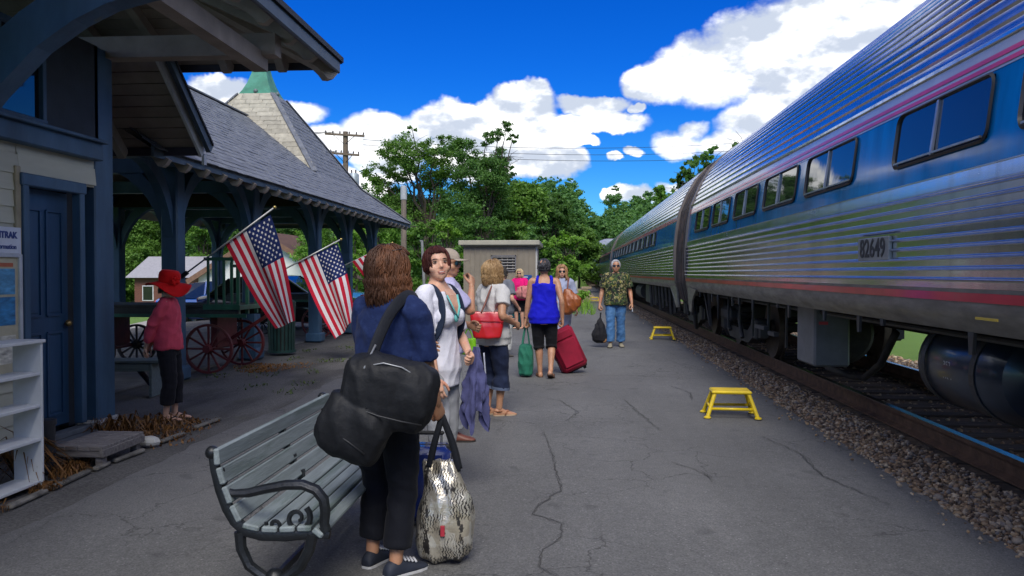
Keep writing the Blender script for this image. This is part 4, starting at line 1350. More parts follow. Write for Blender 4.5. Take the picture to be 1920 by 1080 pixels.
    for k in range(n):
        F += [(k, k + 1, m2 + k + 1, m2 + k), (2 * m2 + k, 2 * m2 + k + 1, 3 * m2 + k + 1, 3 * m2 + k)[::-1], (k, k + 1, 2 * m2 + k + 1, 2 * m2 + k)[::-1], (m2 + k, m2 + k + 1, 3 * m2 + k + 1, 3 * m2 + k)]
    br.add(V, F); bme = br.mesh('arched_brace'); bme.materials.append(M_PAINT)
    bm = bmesh.new(); bm.from_mesh(bme); bmesh.ops.recalc_face_normals(bm, faces=bm.faces); bm.to_mesh(bme); bm.free()
    ys = [10.62, 13.30, 16.75, 19.2, 21.7]
    for X, dirs in ((-5.5, (90, -90, 180)), (-9.95, (90, -90, 0))):
        for yy in ys:
            o = piece('post', pme, sh, (X, yy, 0)); wpar(o)
            for a in dirs + (((0,) if X == -5.5 else (180,))):
                if a in (0,) and X == -5.5: continue
                if a == 180 and X != -5.5: continue
                b_ = piece('arched_brace', bme, sh, (X, yy, 0), (0, 0, R(a))); wpar(b_)
    for X in (-5.5, -9.95):
        m = MB(); m.bar((X, y0 + .1, 3.06), (X, y1 - .7, 3.06), .20, .22); P(m.build('plate_beam', M_PAINT, sh))
    for yy in ys:
        m = MB(); m.bar((-9.95, yy, 2.98), (-5.5, yy, 2.98), .16, .2); P(m.build('cross_beam', M_PAINT, sh))
    # concrete floor pad
    m = MB(); m.box((-7.8, 15.6, .0), (4.2, 13.2, .04), bev=.01); P(m.build('floor_slab', mat('shelter_slab', (.15, .15, .145), .9, var=.25, nscale=3, bump=.3), sh))


build_station()
build_shelter()

# ================================================================== things on the platform and in the yard
M_WHITE_P = mat('white_shelf_paint', (.66, .68, .69), .5, var=.07, nscale=4, bump=.1, col2=(.52, .52, .50), c2lo=.6, c2hi=.75)
M_YEL = mat('safety_yellow', (.78, .56, .015), .42, var=.10, nscale=7, col2=(.50, .34, .02), c2lo=.66, c2hi=.74, bump=.08, coat=.2)
M_RUB = mat('black_rubber', (.015, .015, .016), .75)
M_IRON = mat('black_cast_iron', (.012, .014, .017), .38, .1, var=.3, nscale=20, bump=.25, bscale=60)
M_SLAT = mat('weathered_blue_grey_slat', (.20, .235, .245), .65, var=.16, nscale=5, stretch=(6, .5, 6), bump=.3, bscale=30, rand=.10, col2=(.12, .155, .15), c2scale=2.4, c2lo=.5)
M_WOODG = mat('grey_weathered_wood', (.17, .155, .15), .85, var=.3, nscale=6, stretch=(1, 6, 6), bump=.5, rand=.15)


def shelf_unit():
    t = thing('white_shelf', 'white painted open shelf rack standing before the clapboard wall', 'shelf', (-3.78, 4.55, 0))
    for y in (-.70, .70):
        m = MB(); m.box((0, y, .51), (.21, .022, 1.0), bev=.003); m.build('side_panel', M_WHITE_P, t)
    for z in (.04, .335, .57, .795):
        m = MB(); m.box((.0, 0, z), (.20, 1.376, .022), bev=.003); m.build('shelf_board', M_WHITE_P, t)
    m = MB(); m.box((.0, 0, 1.022), (.235, 1.45, .022), bev=.003); m.build('top_board', M_WHITE_P, t)


def notice_board():
    t = thing('notice_board', 'framed notice case with posters under a white and blue sign on the wall', 'notice board', (WX + .03, 5.43, 0))
    white = mat('sign_white', (.62, .66, .74), .4, var=.05)
    m = MB(); m.box((.012, 0, 1.745), (.02, 1.10, .22), bev=.003); hd = m.build('header_sign', white, t)
    blue = mat('sign_lettering_blue', (.02, .05, .22), .5)
    text_mesh('AMTRAK', .070, blue, 'lettering', hd, (.0235, .36, 1.79), (R(90), 0, R(90)), bold=.003)
    text_mesh('Information', .052, blue, 'lettering', hd, (.0235, .37, 1.70), (R(90), 0, R(90)), bold=.001)
    m = MB(); m.box((.004, 0, 1.16), (.02, 1.08, .94)); bd = m.build('backing_board', mat('board_cream', (.50, .46, .32), .6, var=.1), t)
    m = MB()
    for s in (-1, 1):
        m.box((.015, s * .535, 1.16), (.035, .035, .97), bev=.004); m.box((.0152, 0, 1.16 + s * .475), (.035, 1.035, .035), bev=.004)
    m.build('case_frame', mat('case_frame_grey', (.52, .55, .58), .4, .3), t)
    for (y, z, w, h, c, nm) in ((.38, 1.43, .20, .20, (.08, .28, .48), 'p1'), (.38, 1.20, .20, .22, (.03, .20, .42), 'p2'), (.06, 1.3, .34, .48, (.60, .58, .52), 'p3'), (.34, .90, .28, .22, (.62, .60, .50), 'p4'), (-.3, 1.2, .3, .6, (.55, .5, .42), 'p5')):
        m = MB(); m.box((.0165, y, z), (.003, w, h)); m.build('poster', mat('poster_' + nm, c, .5, var=.35, nscale=9, stretch=(1, 1, 3)), bd)
    m = MB(); m.box((.0165, .38, 1.56), (.0032, .16, .03)); m.build('poster', mat('poster_red', (.45, .12, .05), .5), bd)


def low_step():
    t = thing('wooden_step', 'low grey weathered wooden step on short legs by the blue door', 'step', (-3.76, 6.06, 0))
    for k in range(4):
        m = MB(); m.box((-.15 + k * .10, 0, .150), (.096, .60, .035), bev=.005); m.build('plank', M_WOODG, t)
    for y in (-.275, .275):
        m = MB(); m.box((0, y, .108), (.40, .035, .05), bev=.004); m.build('apron', M_WOODG, t)
    m = MB(); m.box((.192, 0, .112), (.03, .6, .06), bev=.004); m.build('apron', M_WOODG, t)
    for x in (-.16, .155):
        for y in (-.24, .24):
            m = MB(); m.box((x, y, .042), (.06, .06, .082), bev=.004); m.build('leg', M_WOODG, t)


def drain_pipe():
    t = thing('drain_pipe', 'short black drain pipe standing beside the white shelf', 'pipe', (-3.90, 5.62, 0))
    m = MB(); m.tube([(0, 0, .0), (0, 0, .38)], .055, 12); m.build('pipe', mat('pipe_black', (.02, .022, .03), .45), t, smooth=40)
    m = MB(); m.tube([(0, 0, .36), (0, 0, .40)], .064, 12); m.build('collar', mat('pipe_black', (.02, .022, .03), .45), t, smooth=40)


def dry_plants():
    rs = np.random.RandomState(8)
    def blades(name, label, spots, col, seed):
        V = []; F = []
        for (x, y, n, rad, h) in spots:
            for _ in range(n):
                a = rs.rand() * 6.28; r = rad * rs.rand() ** .6
                bx, by = x + r * math.cos(a), y + r * math.sin(a) * 1.3
                d = rs.normal(0, .5, 2); hh = h * (.25 + .75 * rs.rand()); w = .004 + .007 * rs.rand()
                p0 = np.array((bx, by, .0)); p1 = p0 + np.array((d[0] * hh * .5, d[1] * hh * .5, hh * .75)); p2 = p0 + np.array((d[0] * hh * 1.3, d[1] * hh * 1.3, hh * .85 * rs.rand()))
                sdv = np.array((math.sin(a), -math.cos(a), 0)) * w
                b = len(V); V += [p0 - sdv, p0 + sdv, p1 + sdv, p1 - sdv, p2 + sdv * .3, p2 - sdv * .3]
                F += [(b, b + 1, b + 2, b + 3), (b + 3, b + 2, b + 4, b + 5)]
        o = from_arrays(name, V, F, leaf_mat(name + '_mat', *col, trans=.15)); tag(o, label, 'weeds', kind='stuff')
    brown = ((.10, .045, .015), (.22, .10, .03), (.33, .18, .07))
    blades('dry_weeds', 'dry brown weeds around the foot of the corner post', [(-4.2, 7.0, 120, .2, .26), (-4.0, 7.35, 190, .32, .12), (-3.8, 6.95, 170, .32, .07), (-4.05, 6.7, 90, .2, .12), (-3.7, 7.4, 130, .3, .05), (-3.6, 6.8, 90, .3, .04), (-3.93, 5.42, 120, .06, .42), (-3.72, 5.6, 120, .12, .10), (-3.62, 5.2, 100, .1, .06), (-3.85, 5.9, 90, .12, .08), (-3.7, 4.6, 90, .2, .06)], brown, 1)
    blades('fallen_needles', 'orange brown needle litter swept against the cart wheels', [(-4.75, 12.0, 500, .42, .035), (-5.1, 12.3, 200, .3, .03), (-4.4, 12.4, 150, .35, .02)], ((.14, .06, .02), (.30, .13, .03), (.38, .20, .07)), 2)
    grn = ((.04, .07, .02), (.08, .12, .03), (.14, .16, .06))
    blades('sparse_grass', 'sparse green tufts in the gravel yard', [(rs.uniform(-5.2, -3.5), rs.uniform(9, 16), 26, .22, .05) for _ in range(14)], grn, 3)


def kerb_stones():
    t = thing('kerb_edge', 'thin broken pale concrete edging where weeds meet the asphalt', 'kerb', (-3.5, 7, 0))
    rs = random.Random(5); y = 4.7
    while y < 7.6:
        L = rs.uniform(.25, .55)
        if rs.random() < .35: y += L * .7; continue
        m = MB(); m.box((0, 0, 0), (.05, L - .05, .035), bev=.012); o = m.build('edging_stone', mat('dirty_concrete', (.16, .15, .13), .95, var=.35, nscale=9, bump=.6, rand=.25), t)
        o.location = (-.02 + .05 * fnoise(y, 3) - .05, y + L / 2 - 7, .012); o.rotation_euler = (0, 0, rs.uniform(-.08, .08)); y += L
    m = MB(); m.ball((0, 0, 0), (.10, .06, .05), 8, 6); 
    b = m.build('loose_stone', mat('pale_stone', (.5, .5, .48), .8), None, smooth=False)
    b.location = (-3.62, 6.55, .04); tag(b, 'small pale loose stone beside the wooden step', 'stone')


def front_bench():
    t = thing('slatted_bench', 'blue-grey slatted bench with black cast iron arms in the foreground', 'bench', (-1.48, 4.0, 0))
    Y0, Y1 = -.76, .74
    # back slats lean, seat slats, rolled front
    back = [((-.01, .755), (-.005, .685)), ((.0, .674), (.02, .604)), ((.024, .594), (.05, .524)), ((.056, .514), (.09, .447))]
    seat = [((.105, .432), (.175, .418)), ((.186, .417), (.252, .416)), ((.263, .417), (.328, .421)), ((.339, .423), (.398, .425)), ((.408, .422), (.448, .392))]
    for (a, b) in back + seat:
        a, b = Vector((a[0], 0, a[1])), Vector((b[0], 0, b[1]))
        c = (a + b) / 2; d = (b - a); w = d.length; d.normalize()
        n = d.cross(Vector((0, 1, 0)))
        M = Matrix((d, Vector((0, 1, 0)), n)).transposed()
        m = MB(); m.box(c + Vector((0, (Y0 + Y1) / 2, 0)), (w, Y1 - Y0 + .05, .026), M, bev=.006); m.build('slat', M_SLAT, t)
    for y in (Y0, Y1):
        f = MB()
        # back-and-seat rail
        rail = [(-.03, .735), (-.028, .72), (-.02, .66), (.0, .58), (.03, .50), (.065, .445), (.11, .405), (.18, .388), (.28, .388), (.36, .396), (.43, .40), (.475, .395)]
        f.tube([(x, y, z) for x, z in rail], [.020, .024, .024, .025, .026, .028, .028, .027, .026, .025, .024, .02], 8, flat=.8, up=(0, 1, 0))
        f.ball((-.034, y, .735), .030)
        fr = f.build('end_frame', M_IRON, t, smooth=40)
        a = MB()
        arm = [(.01, .575), (.06, .562), (.12, .565), (.20, .585), (.29, .603), (.36, .605), (.415, .585), (.448, .545), (.455, .495), (.45, .445), (.46, .41)]
        a.tube([(x, y, z) for x, z in arm], [.015, .018, .02, .021, .022, .023, .024, .024, .023, .022, .022], 8, up=(0, 1, 0))
        a.build('armrest', M_IRON, t, smooth=40)
        s = MB()
        sp = []
        for k in range(22):
            q = k / 21; r = .012 + .048 * q; an = R(-60 + 470 * q)
            sp.append((.335 + r * math.cos(an), y, .462 + r * math.sin(an)))
        s.tube(sp, [.008 + .006 * k / 21 for k in range(22)], 6, up=(0, 1, 0)); s.build('scroll', M_IRON, t, smooth=40); s = MB()
        sp = []
        for k in range(14):
            q = k / 13; r = .01 + .028 * q; an = R(200 - 400 * q)
            sp.append((.235 + r * math.cos(an), y, .43 + r * math.sin(an)))
        s.tube(sp, .009, 6, up=(0, 1, 0))
        s.build('scroll', M_IRON, t, smooth=40)
        for k in range(4): s = MB(); s.ball((.005 + .012 * k, y, .66 - .05 * k), .016, 8, 6); s.build('bead', M_IRON, t, smooth=True)
        lg = MB()
        lg.tube([(.085, y, .40), (.09, y, .33), (.125, y, .255), (.19, y, .21), (.235, y, .20)], [.026, .024, .023, .022, .024], 8, up=(0, 1, 0))
        lg.tube([(.40, y, .40), (.385, y, .33), (.345, y, .255), (.285, y, .21), (.235, y, .20)], [.026, .024, .023, .022, .024], 8, up=(0, 1, 0))
        lg.tube([(.235, y, .205), (.15, y, .185), (.07, y, .12), (.03, y, .03), (.0, y, .012)], [.024, .023, .022, .022, .026], 8, up=(0, 1, 0))
        lg.tube([(.235, y, .205), (.32, y, .185), (.40, y, .12), (.44, y, .03), (.47, y, .012)], [.024, .023, .022, .022, .026], 8, up=(0, 1, 0))
        lg.ball((.235, y, .205), .042)
        lg.build('leg', M_IRON, t, smooth=40)
    m = MB(); m.bar((.235, Y0, .205), (.235, Y1, .205), .02, .03); m.build('stretcher', M_IRON, t)
    ym = 0.0
    for (x, z) in ((0.0, .70), (.02, .62), (.055, .54), (.1, .46), (.17, .40), (.26, .398), (.36, .403)): m = MB(); m.box((x - .012, ym, z - .01), (.03, .035, .05)); m.build('strap_block', M_IRON, t)


def yard_bench():
    t = thing('backless_bench', 'small grey-green backless wooden bench behind the corner post', 'bench', (-5.45, 9.2, 0), R(8))
    m_ = mat('bench_grey_green', (.12, .16, .165), .7, var=.2, nscale=5, stretch=(.5, 6, 6), bump=.3)
    for y in (-.09, .09):
        m = MB(); m.box((0, y, .43), (1.1, .17, .035), bev=.006); m.build('seat_plank', m_, t)
    for x in (-.42, .42):
        m = MB(); m.box((x, 0, .205), (.035, .32, .41), bev=.005); m.build('leg', m_, t)
    for y in (-.15, .15):
        m = MB(); m.box((0, y, .36), (.8, .025, .09), bev=.004); m.build('apron', m_, t)
    for s in (-1, 1):
        m = MB(); m.bar((s * .40, 0, .10), (s * .2, 0, .35), .10, .03, up=(1, 0, 0)); m.build('brace', M_DARKW, t)


def spoked_wheel(mb, c, r, w=.05, n=12, hub=.07):
    """wagon wheel in the XZ plane"""
    mb.lathe([(r, -w / 2), (r, w / 2), (r - .035, w / 2), (r - .035, -w / 2)], c, 32, axis=(0, 1, 0), closed=True)
    mb.lathe([(.02, -.09), (hub * .8, -.09), (hub, -.03), (hub, .03), (hub * .8, .09), (.02, .09)], c, 12, axis=(0, 1, 0))
    for k in range(n):
        a = 2 * math.pi * k / n
        d = Vector((math.cos(a), 0, math.sin(a)))
        mb.bar(Vector(c) + d * hub * .8, Vector(c) + d * (r - .025), .028, .022, up=(0, 1, 0))


def luggage_cart(loc, rz, label, group, full=True):
    t = thing('baggage_cart', label, 'cart', loc, rz, group)
    red = mat('cart_red_paint', (.115, .014, .018), .55, var=.3, nscale=6, col2=(.09, .03, .025), bump=.2)
    blk = mat('cart_black_bed', (.022, .024, .025), .6, var=.3, nscale=5, col2=(.05, .06, .055))
    grn = mat('cart_green_paint', (.018, .095, .060), .5, var=.25, nscale=5, bump=.15)
    # bed along local x: -1.5 .. 1.0
    for k in range(6):
        m = MB(); m.box((-.42, -.45 + k * .18, 1.0), (2.55, .165, .035), bev=.004); m.build('deck_board', blk, t)
    m = MB()
    for y in (-.50, .50): m.box((-.42, y, .91), (2.6, .07, .14), bev=.008)
    m.build('side_sill', blk, t)
    m = MB(); m.box((-.2, -.545, .86), (2.4, .02, .05)); m.build('edge_strip', grn, t)
    for (x, r) in ((.42, .37), (-1.35, .33)):
        for y in (-.50, .50):
            w = MB(); spoked_wheel(w, (x if y < 0 else x + .05, y * 1.08, r), r); w.build('wheel', red if x > 0 else mat('cart_dark_wheel', (.03, .025, .025), .7), t)
        m = MB(); m.cyl((x, -.55, r), (x, .55, r), .03, 10); m.box((x, 0, .62), (.10, .7, .5)); m.build('axle', red, t)
    # stake ends: green posts with bars
    for xe in ((.86,) if full else (.86, -1.6)):
        for y in (-.5, -.17, .17, .5): m = MB(); m.box((xe, y, 1.30), (.05, .05, .86), bev=.006); m.build('stake', grn, t)
        for z in (1.65, .98): m = MB(); m.box((xe + .03, 0, z), (.03, 1.1, .07), bev=.004); m.build('stake_rail', grn, t)
    m = MB()
    for k in range(4): m.box((.42 + k * .12, -.535, 1.36), (.035, .03, .70), bev=.004)
    m.box((.62, -.535, 1.70), (.52, .035, .05)); m.box((.62, -.54, .99), (.55, .03, .08))
    m.build('side_gate', grn, t)
    m = MB(); m.bar((.5, -.05, .45), (1.35, -.05, .98), .05, .05); m.bar((1.33, -.2, .97), (1.33, .1, .97), .035, .035); m.build('tongue', red, t)


def litter_bin():
    t = thing('litter_bin', 'dark green slatted litter bin beside the shelter post', 'bin', (-5.28, 14.15, 0))
    g_ = mat('bin_green', (.012, .045, .040), .5, var=.25, nscale=6)
    m = MB(); m.lathe([(.02, .05), (.20, .05), (.215, .9), (.02, .9)], (0, 0, 0), 24); m.build('liner', M_RUB, t, smooth=40)
    for k in range(22):
        a = 2 * math.pi * k / 22; d = Vector((math.cos(a), math.sin(a), 0))
        m = MB(); m.bar(d * .225 + Vector((0, 0, .04)), d * .245 + Vector((0, 0, .93)), .045, .014, up=d); m.build('slat', g_, t)
    m = MB()
    for z in (.06, .9): m.lathe([(.215, -.02), (.255, -.02), (.255, .02), (.215, .02)], (0, 0, z), 24, closed=True)
    m.lathe([(.26, .93), (.26, .96), (.20, 1.0), (.12, 1.0), (.12, .96), (.20, .93)], (0, 0, 0), 24, closed=True); m.build('rim', g_, t, smooth=40)


def flag(Y, A, B_, C, D, base, tip, label, seed, lean=0.0):
    t = thing('flag', label, 'flag', (base[0], Y, base[1]), 0, 'flags on the shelter posts')
    O = Vector((base[0], Y, base[1]))
    W = lambda q, dy=0.0: Vector((q[0], Y + dy, q[1])) - O
    m = MB(); m.tube([W(base), W(tip, lean)], .012, 8); m.build('pole', mat('flag_pole', (.45, .45, .44), .4, .3), t, smooth=True)
    m = MB(); m.ball(W(tip, lean), .022); m.build('finial', mat('finial_gilt', (.5, .38, .12), .35, .8), t, smooth=True)
    m = MB(); m.bar(W((base[0] - .1, base[1] - .08)), W((base[0] + .06, base[1] + .045)), .05, .05); m.build('bracket', M_IRON, t)
    rs = random.Random(seed); p1, p2 = rs.uniform(0, 6), rs.uniform(0, 6)
    def S(s, q):
        """s 0..1 along the hoist from the pole's top, q 0..1 along the fly"""
        a = Vector((A[0], A[1])); b = Vector((B_[0], B_[1])); c = Vector((C[0], C[1])); d = Vector((D[0], D[1]))
        top = a.lerp(c, q); bot = b.lerp(d, q)
        # edges sag a little under their own weight
        top += Vector((.05, -.0)) * math.sin(math.pi * q) ; bot += Vector((-.02, -.02)) * math.sin(math.pi * q)
        p = top.lerp(bot, s)
        f = q ** .7
        dy = .075 * f * math.sin(2 * math.pi * 1.35 * s + p1 + 1.2 * q) + .03 * f * math.sin(2 * math.pi * 2.6 * s + p2 + 2 * q) + .02 * math.sin(5 * q + p1)
        dx = .012 * f * math.sin(2 * math.pi * 2.1 * s + p2)
        return Vector((p.x + dx, Y + dy + lean * (1 - s), p.y)) - O
    red, wht, blu = mat('flag_red', (.42, .014, .035), .85, var=.1, spec=.15), mat('flag_white', (.60, .58, .60), .85, var=.06, spec=.15), mat('flag_blue', (.010, .020, .090), .85, var=.12, spec=.15)
    m = MB(); ns, nq = 52, 60
    vs = [S(i / ns, j / nq) for j in range(nq + 1) for i in range(ns + 1)]
    m.v = [tuple(v) for v in vs]
    for j in range(nq):
        for i in range(ns):
            m.f.append((j * (ns + 1) + i, j * (ns + 1) + i + 1, (j + 1) * (ns + 1) + i + 1, (j + 1) * (ns + 1) + i))
            st = int(i / 4)
            m.mi.append(2 if (i < 28 and j < 24) else (0 if st % 2 == 0 else 1))
    cl = m.build('cloth', [red, wht, blu], t, smooth=True)
    # fifty stars: rows of six and five, on both faces
    sm_ = MB()
    for row in range(9):
        n = 6 if row % 2 == 0 else 5
        for k in range(n):
            sc = (row + 1) / 10 * (7 / 13); qc = ((k * 2 + 1) if n == 6 else (k * 2 + 2)) / 12 * .4
            e = 1e-3
            nrm = (S(sc + e, qc) - S(sc - e, qc)).cross(S(sc, qc + e) - S(sc, qc - e)).normalized()
            for sg in (-1, 1):
                P_ = []
                for v in range(10):
                    r = 1.0 if v % 2 == 0 else .42
                    an = math.pi * v / 5
                    P_.append(S(sc + r * .0265 * math.cos(an), qc + r * .0165 * math.sin(an)) + nrm * sg * .0035)
                c0 = S(sc, qc) + nrm * sg * .0035
                sm_.add([c0] + P_, [(0, 1 + v, 1 + (v + 1) % 10) for v in range(10)])
    so = sm_.build('stars', wht, cl); so['kind'] = 'stuff'


def step_stool(loc, rz, label):
    t = thing('step_stool', label, 'step stool', loc, rz, 'yellow step stools along the platform')
    tw, td, bw, bd, h = .40, .27, .54, .40, .27
    m = MB(); m.box((0, 0, h), (tw, td, .035), bev=.012); m.build('tread', M_YEL, t)
    m = MB()
    for k in range(5): m.box((0, -.1 + k * .05, h + .0185), (tw - .05, .02, .003))
    m.build('grip_strip', mat('tread_grit', (.62, .47, .05), .8), t)
    for sx in (-1, 1):
        for sy in (-1, 1):
            m = MB(); m.tube([(sx * tw * .42, sy * td * .38, h - .01), (sx * bw * .46, sy * bd * .44, .025)], .021, 10); lg = m.build('leg', M_YEL, t, smooth=40)
            m = MB(); m.lathe([(.02, .0), (.036, .0), (.038, .012), (.03, .022), (.02, .026)], (sx * bw * .465, sy * bd * .445, .001), 14); m.build('rubber_foot', M_RUB, lg, smooth=40)
            m = MB(); m.lathe([(.02, .013), (.037, .016), (.034, .028), (.02, .034)], (sx * bw * .465, sy * bd * .445, .001), 14); m.build('foot_collar', M_YEL, lg, smooth=40)
    z = .105; kx, ky = tw * .42 + (bw * .46 - tw * .42) * .62, td * .38 + (bd * .44 - td * .38) * .62
    for sy in (-1, 1):
        m = MB(); m.tube([(-kx, sy * ky, z), (kx, sy * ky, z)], .015, 8); m.build('rung', M_YEL, t, smooth=True)
    for sx in (-1, 1):
        m = MB(); m.tube([(sx * kx, -ky, z + .02), (sx * kx, ky, z + .02)], .015, 8); m.build('rung', M_YEL, t, smooth=True)


def utility_shed():
    t = thing('utility_shed', 'tan metal equipment shed with a louvred vent and flat roof', 'shed', (-1.96, 23.2, 0))
    tan = mat('shed_tan', (.235, .205, .155), .6, var=.1, nscale=2.5, bump=.08)
    m = MB(); m.box((0, 0, 1.12), (2.02, 2.4, 2.24)); m.build('wall', tan, t)
    for k in range(14):
        m = MB(); m.box((-.98 + k * .151, -1.206, 1.12), (.035, .02, 2.22), bev=.004); m.build('seam_rib', tan, t)
    m = MB(); m.box((0, -.02, 2.33), (2.26, 2.7, .13), bev=.012); m.box((0, -.02, 2.26), (2.14, 2.56, .05)); m.build('roof', mat('shed_roof_edge', (.40, .38, .30), .5, var=.08), t)
    m = MB()
    m.box((-.18 + .30, -1.225, 1.97), (.72, .03, .03)); m.box((-.18 + .30, -1.225, 1.55), (.72, .03, .03)); m.box((-.21, -1.225, 1.76), (.03, .03, .45)); m.box((.455, -1.225, 1.76), (.03, .03, .45))
    lf = m.build('louvre_frame', mat('louvre_metal', (.20, .19, .19), .5, .5), t)
    m = MB(); m.box((.12, -1.212, 1.76), (.66, .006, .42)); m.build('vent_opening', M_RUB, lf)
    for k in range(5):
        m = MB(); m.box((.12, -1.228, 1.60 + k * .08), (.65, .05, .012), Euler((R(-35), 0, 0)).to_matrix()); m.build('louvre_blade', mat('louvre_blade', (.30, .30, .31), .45, .5), lf)
    m = MB(); m.box((1.035, -1.1, 1.12), (.05, .12, 2.2)); m.build('corner_trim', mat('shed_white_trim', (.5, .5, .47), .5), t)
    b = thing('blue_sign', 'small blue sign mounted on the corner of the tan shed', 'sign', (-1.20, 21.93, 1.32))
    m = MB(); m.box((0, 0, 0), (.31, .03, .22), bev=.01); m.build('panel', mat('sign_blue', (.008, .07, .24), .4), b)
    m = MB(); m.box((-.04, -.018, .055), (.16, .004, .035)); m.build('white_line', mat('sign_line', (.5, .55, .6), .5), b)
    c = thing('teal_container', 'teal plastic storage bin on the ground before the tan shed', 'bin', (-1.50, 21.7, 0))
    m = MB(); m.box((0, 0, .20), (.42, .3, .40), bev=.04); m.build('body', mat('teal_plastic', (.01, .16, .17), .4), c)
    m = MB(); m.box((0, 0, .415), (.46, .34, .04), bev=.015); m.build('lid', mat('teal_plastic', (.01, .16, .17), .4), c)


def far_crates():
    t = thing('timber_box', 'pale timber box with a white post far down the platform edge', 'box', (.62, 38.8, 0))
    w = mat('pale_crate_wood', (.30, .23, .15), .8, var=.2, nscale=6)
    m = MB(); m.box((0, 0, .35), (.55, .55, .7), bev=.02); m.build('crate', w, t)
    m = MB(); m.box((-.30, -.2, .55), (.12, .12, 1.1), bev=.01); m.build('post', mat('pale_post', (.45, .46, .43), .7), t)
    m = MB(); m.box((.2, -.1, .75), (.5, .4, .12), bev=.02); m.build('lid', w, t)
    t = thing('sand_heap', 'low heap of sand at the far platform end', 'heap', (.85, 42, 0))
    m = MB(); m.grid(lambda s, q: (-1.3 + 2.6 * s, -1 + 2 * q, max(-.02, .55 * math.exp(-((s - .5) / .22) ** 2 - ((q - .5) / .24) ** 2) + .07 * fnoise(s * 9, q * 9) - .05)), 24, 24); m.build('heap', mat('sand', (.26, .20, .14), .95, var=.2, nscale=8, bump=.4), t, smooth=True)


def utility_poles():
    wood = mat('pole_wood', (.16, .12, .085), .85, var=.25, nscale=5, stretch=(6, 6, .5), bump=.3)
    glassb = mat('insulator', (.12, .10, .09), .3)
    t = thing('utility_pole', 'wooden utility pole with two crossarms and a transformer above the shelter roof', 'utility pole', (-12.94, 45, -.8))
    m = MB(); m.tube([(0, 0, 0), (0, 0, 10.45)], [.20, .15], 12); m.build('pole', wood, t, smooth=40)
    for (z, w, y) in ((10.25, 2.3, -.18), (9.15, 1.7, -.18)):
        m = MB(); m.bar((-w / 2, y, z + .06), (w / 2, y, z - .1), .10, .12); a = m.build('crossarm', wood, t)
        for x in (-.48, -.3, -.12, .12, .3, .48):
            m = MB(); m.lathe([(.02, 0), (.05, .02), (.045, .1), (.02, .15)], (x * w, y, z + .05 - x * .16), 8); m.build('insulator', glassb, a)
        for s in (-1, 1):
            m = MB(); m.bar((s * w * .28, y, z - .05), (0, y + .05, z - .55), .03, .03); m.build('arm_brace', M_IRON, a)
    m = MB(); m.lathe([(.02, 0), (.30, 0), (.31, .05), (.31, .95), (.26, 1.02), (.02, 1.05)], (.50, -.1, 7.0), 16); m.build('transformer', mat('transformer_grey', (.36, .42, .46), .4, .2), t, smooth=40)
    m = MB()
    for x in (.38, .62): m.lathe([(.02, 0), (.05, .03), (.05, .18), (.02, .22)], (x, -.1, 8.02), 8)
    m.build('bushing', glassb, t)
    t2 = thing('slim_pole', 'plain slender pole with pale metal cap beyond the shelter end', 'pole', (-6.36, 30, -.1))
    m = MB(); m.tube([(0, 0, 0), (0, 0, 4.9)], [.12, .10], 10); m.build('pole', mat('grey_brown_pole', (.20, .16, .125), .8, var=.25, nscale=4, stretch=(6, 6, .5)), t2, smooth=40)
    m = MB(); m.tube([(0, 0, 4.4), (0, 0, 4.93)], [.125, .12], 10); m.build('cap', mat('pole_cap', (.42, .44, .45), .5), t2, smooth=40)
    t3 = thing('thin_post', 'thin grey metal post leaning behind the waiting women', 'post', (-4.9, 26.0, 0))
    m = MB(); m.tube([(.12, 0, 0), (-.0, 0, 2.55)], .045, 8); m.build('post', mat('post_grey', (.24, .25, .25), .6), t3, smooth=40)
    m = MB(); m.tube([(-.02, 0, 2.53), (-.02, 0, 2.58)], .055, 8); m.build('cap', mat('post_grey', (.24, .25, .25), .6), t3, smooth=40)
    # wires
    for k, (x0, z0, x1, z1, y1) in enumerate(((-14.0, 9.62, -45, 5.0, 8), (-13.5, 9.6, -45, 4.5, 9), (-13.4, 8.5, -45, 3.9, 10))):
        w = thing('overhead_wire', ['topmost', 'middle', 'lowest'][k] + ' of three wires running left from the utility pole', 'wire', (x0, 44.8, z0))
        m = MB(); m.tube([(q * (x1 - x0), q * (y1 - 44.8), q * (z1 - z0) - 1.2 * 4 * q * (1 - q)) for q in [i / 16 for i in range(17)]], .022, 5); m.build('wire', M_RUB, w)
    for k, dz in enumerate((0, .55, 1.15)):
        w = thing('long_wire', ['lowest', 'middle', 'topmost'][k] + ' of three thin wires crossing the cloud over the trees', 'wire', (-11.9, 45, 8.6 + dz * .5))
        x1, y1, z1 = 22, 58, 10.6 + dz
        m = MB(); m.tube([(q * (x1 + 11.9), q * (y1 - 45), q * (z1 - 8.6 - dz * .5) - .9 * 4 * q * (1 - q)) for q in [i / 20 for i in range(21)]], .014, 5); m.build('wire', M_RUB, w)


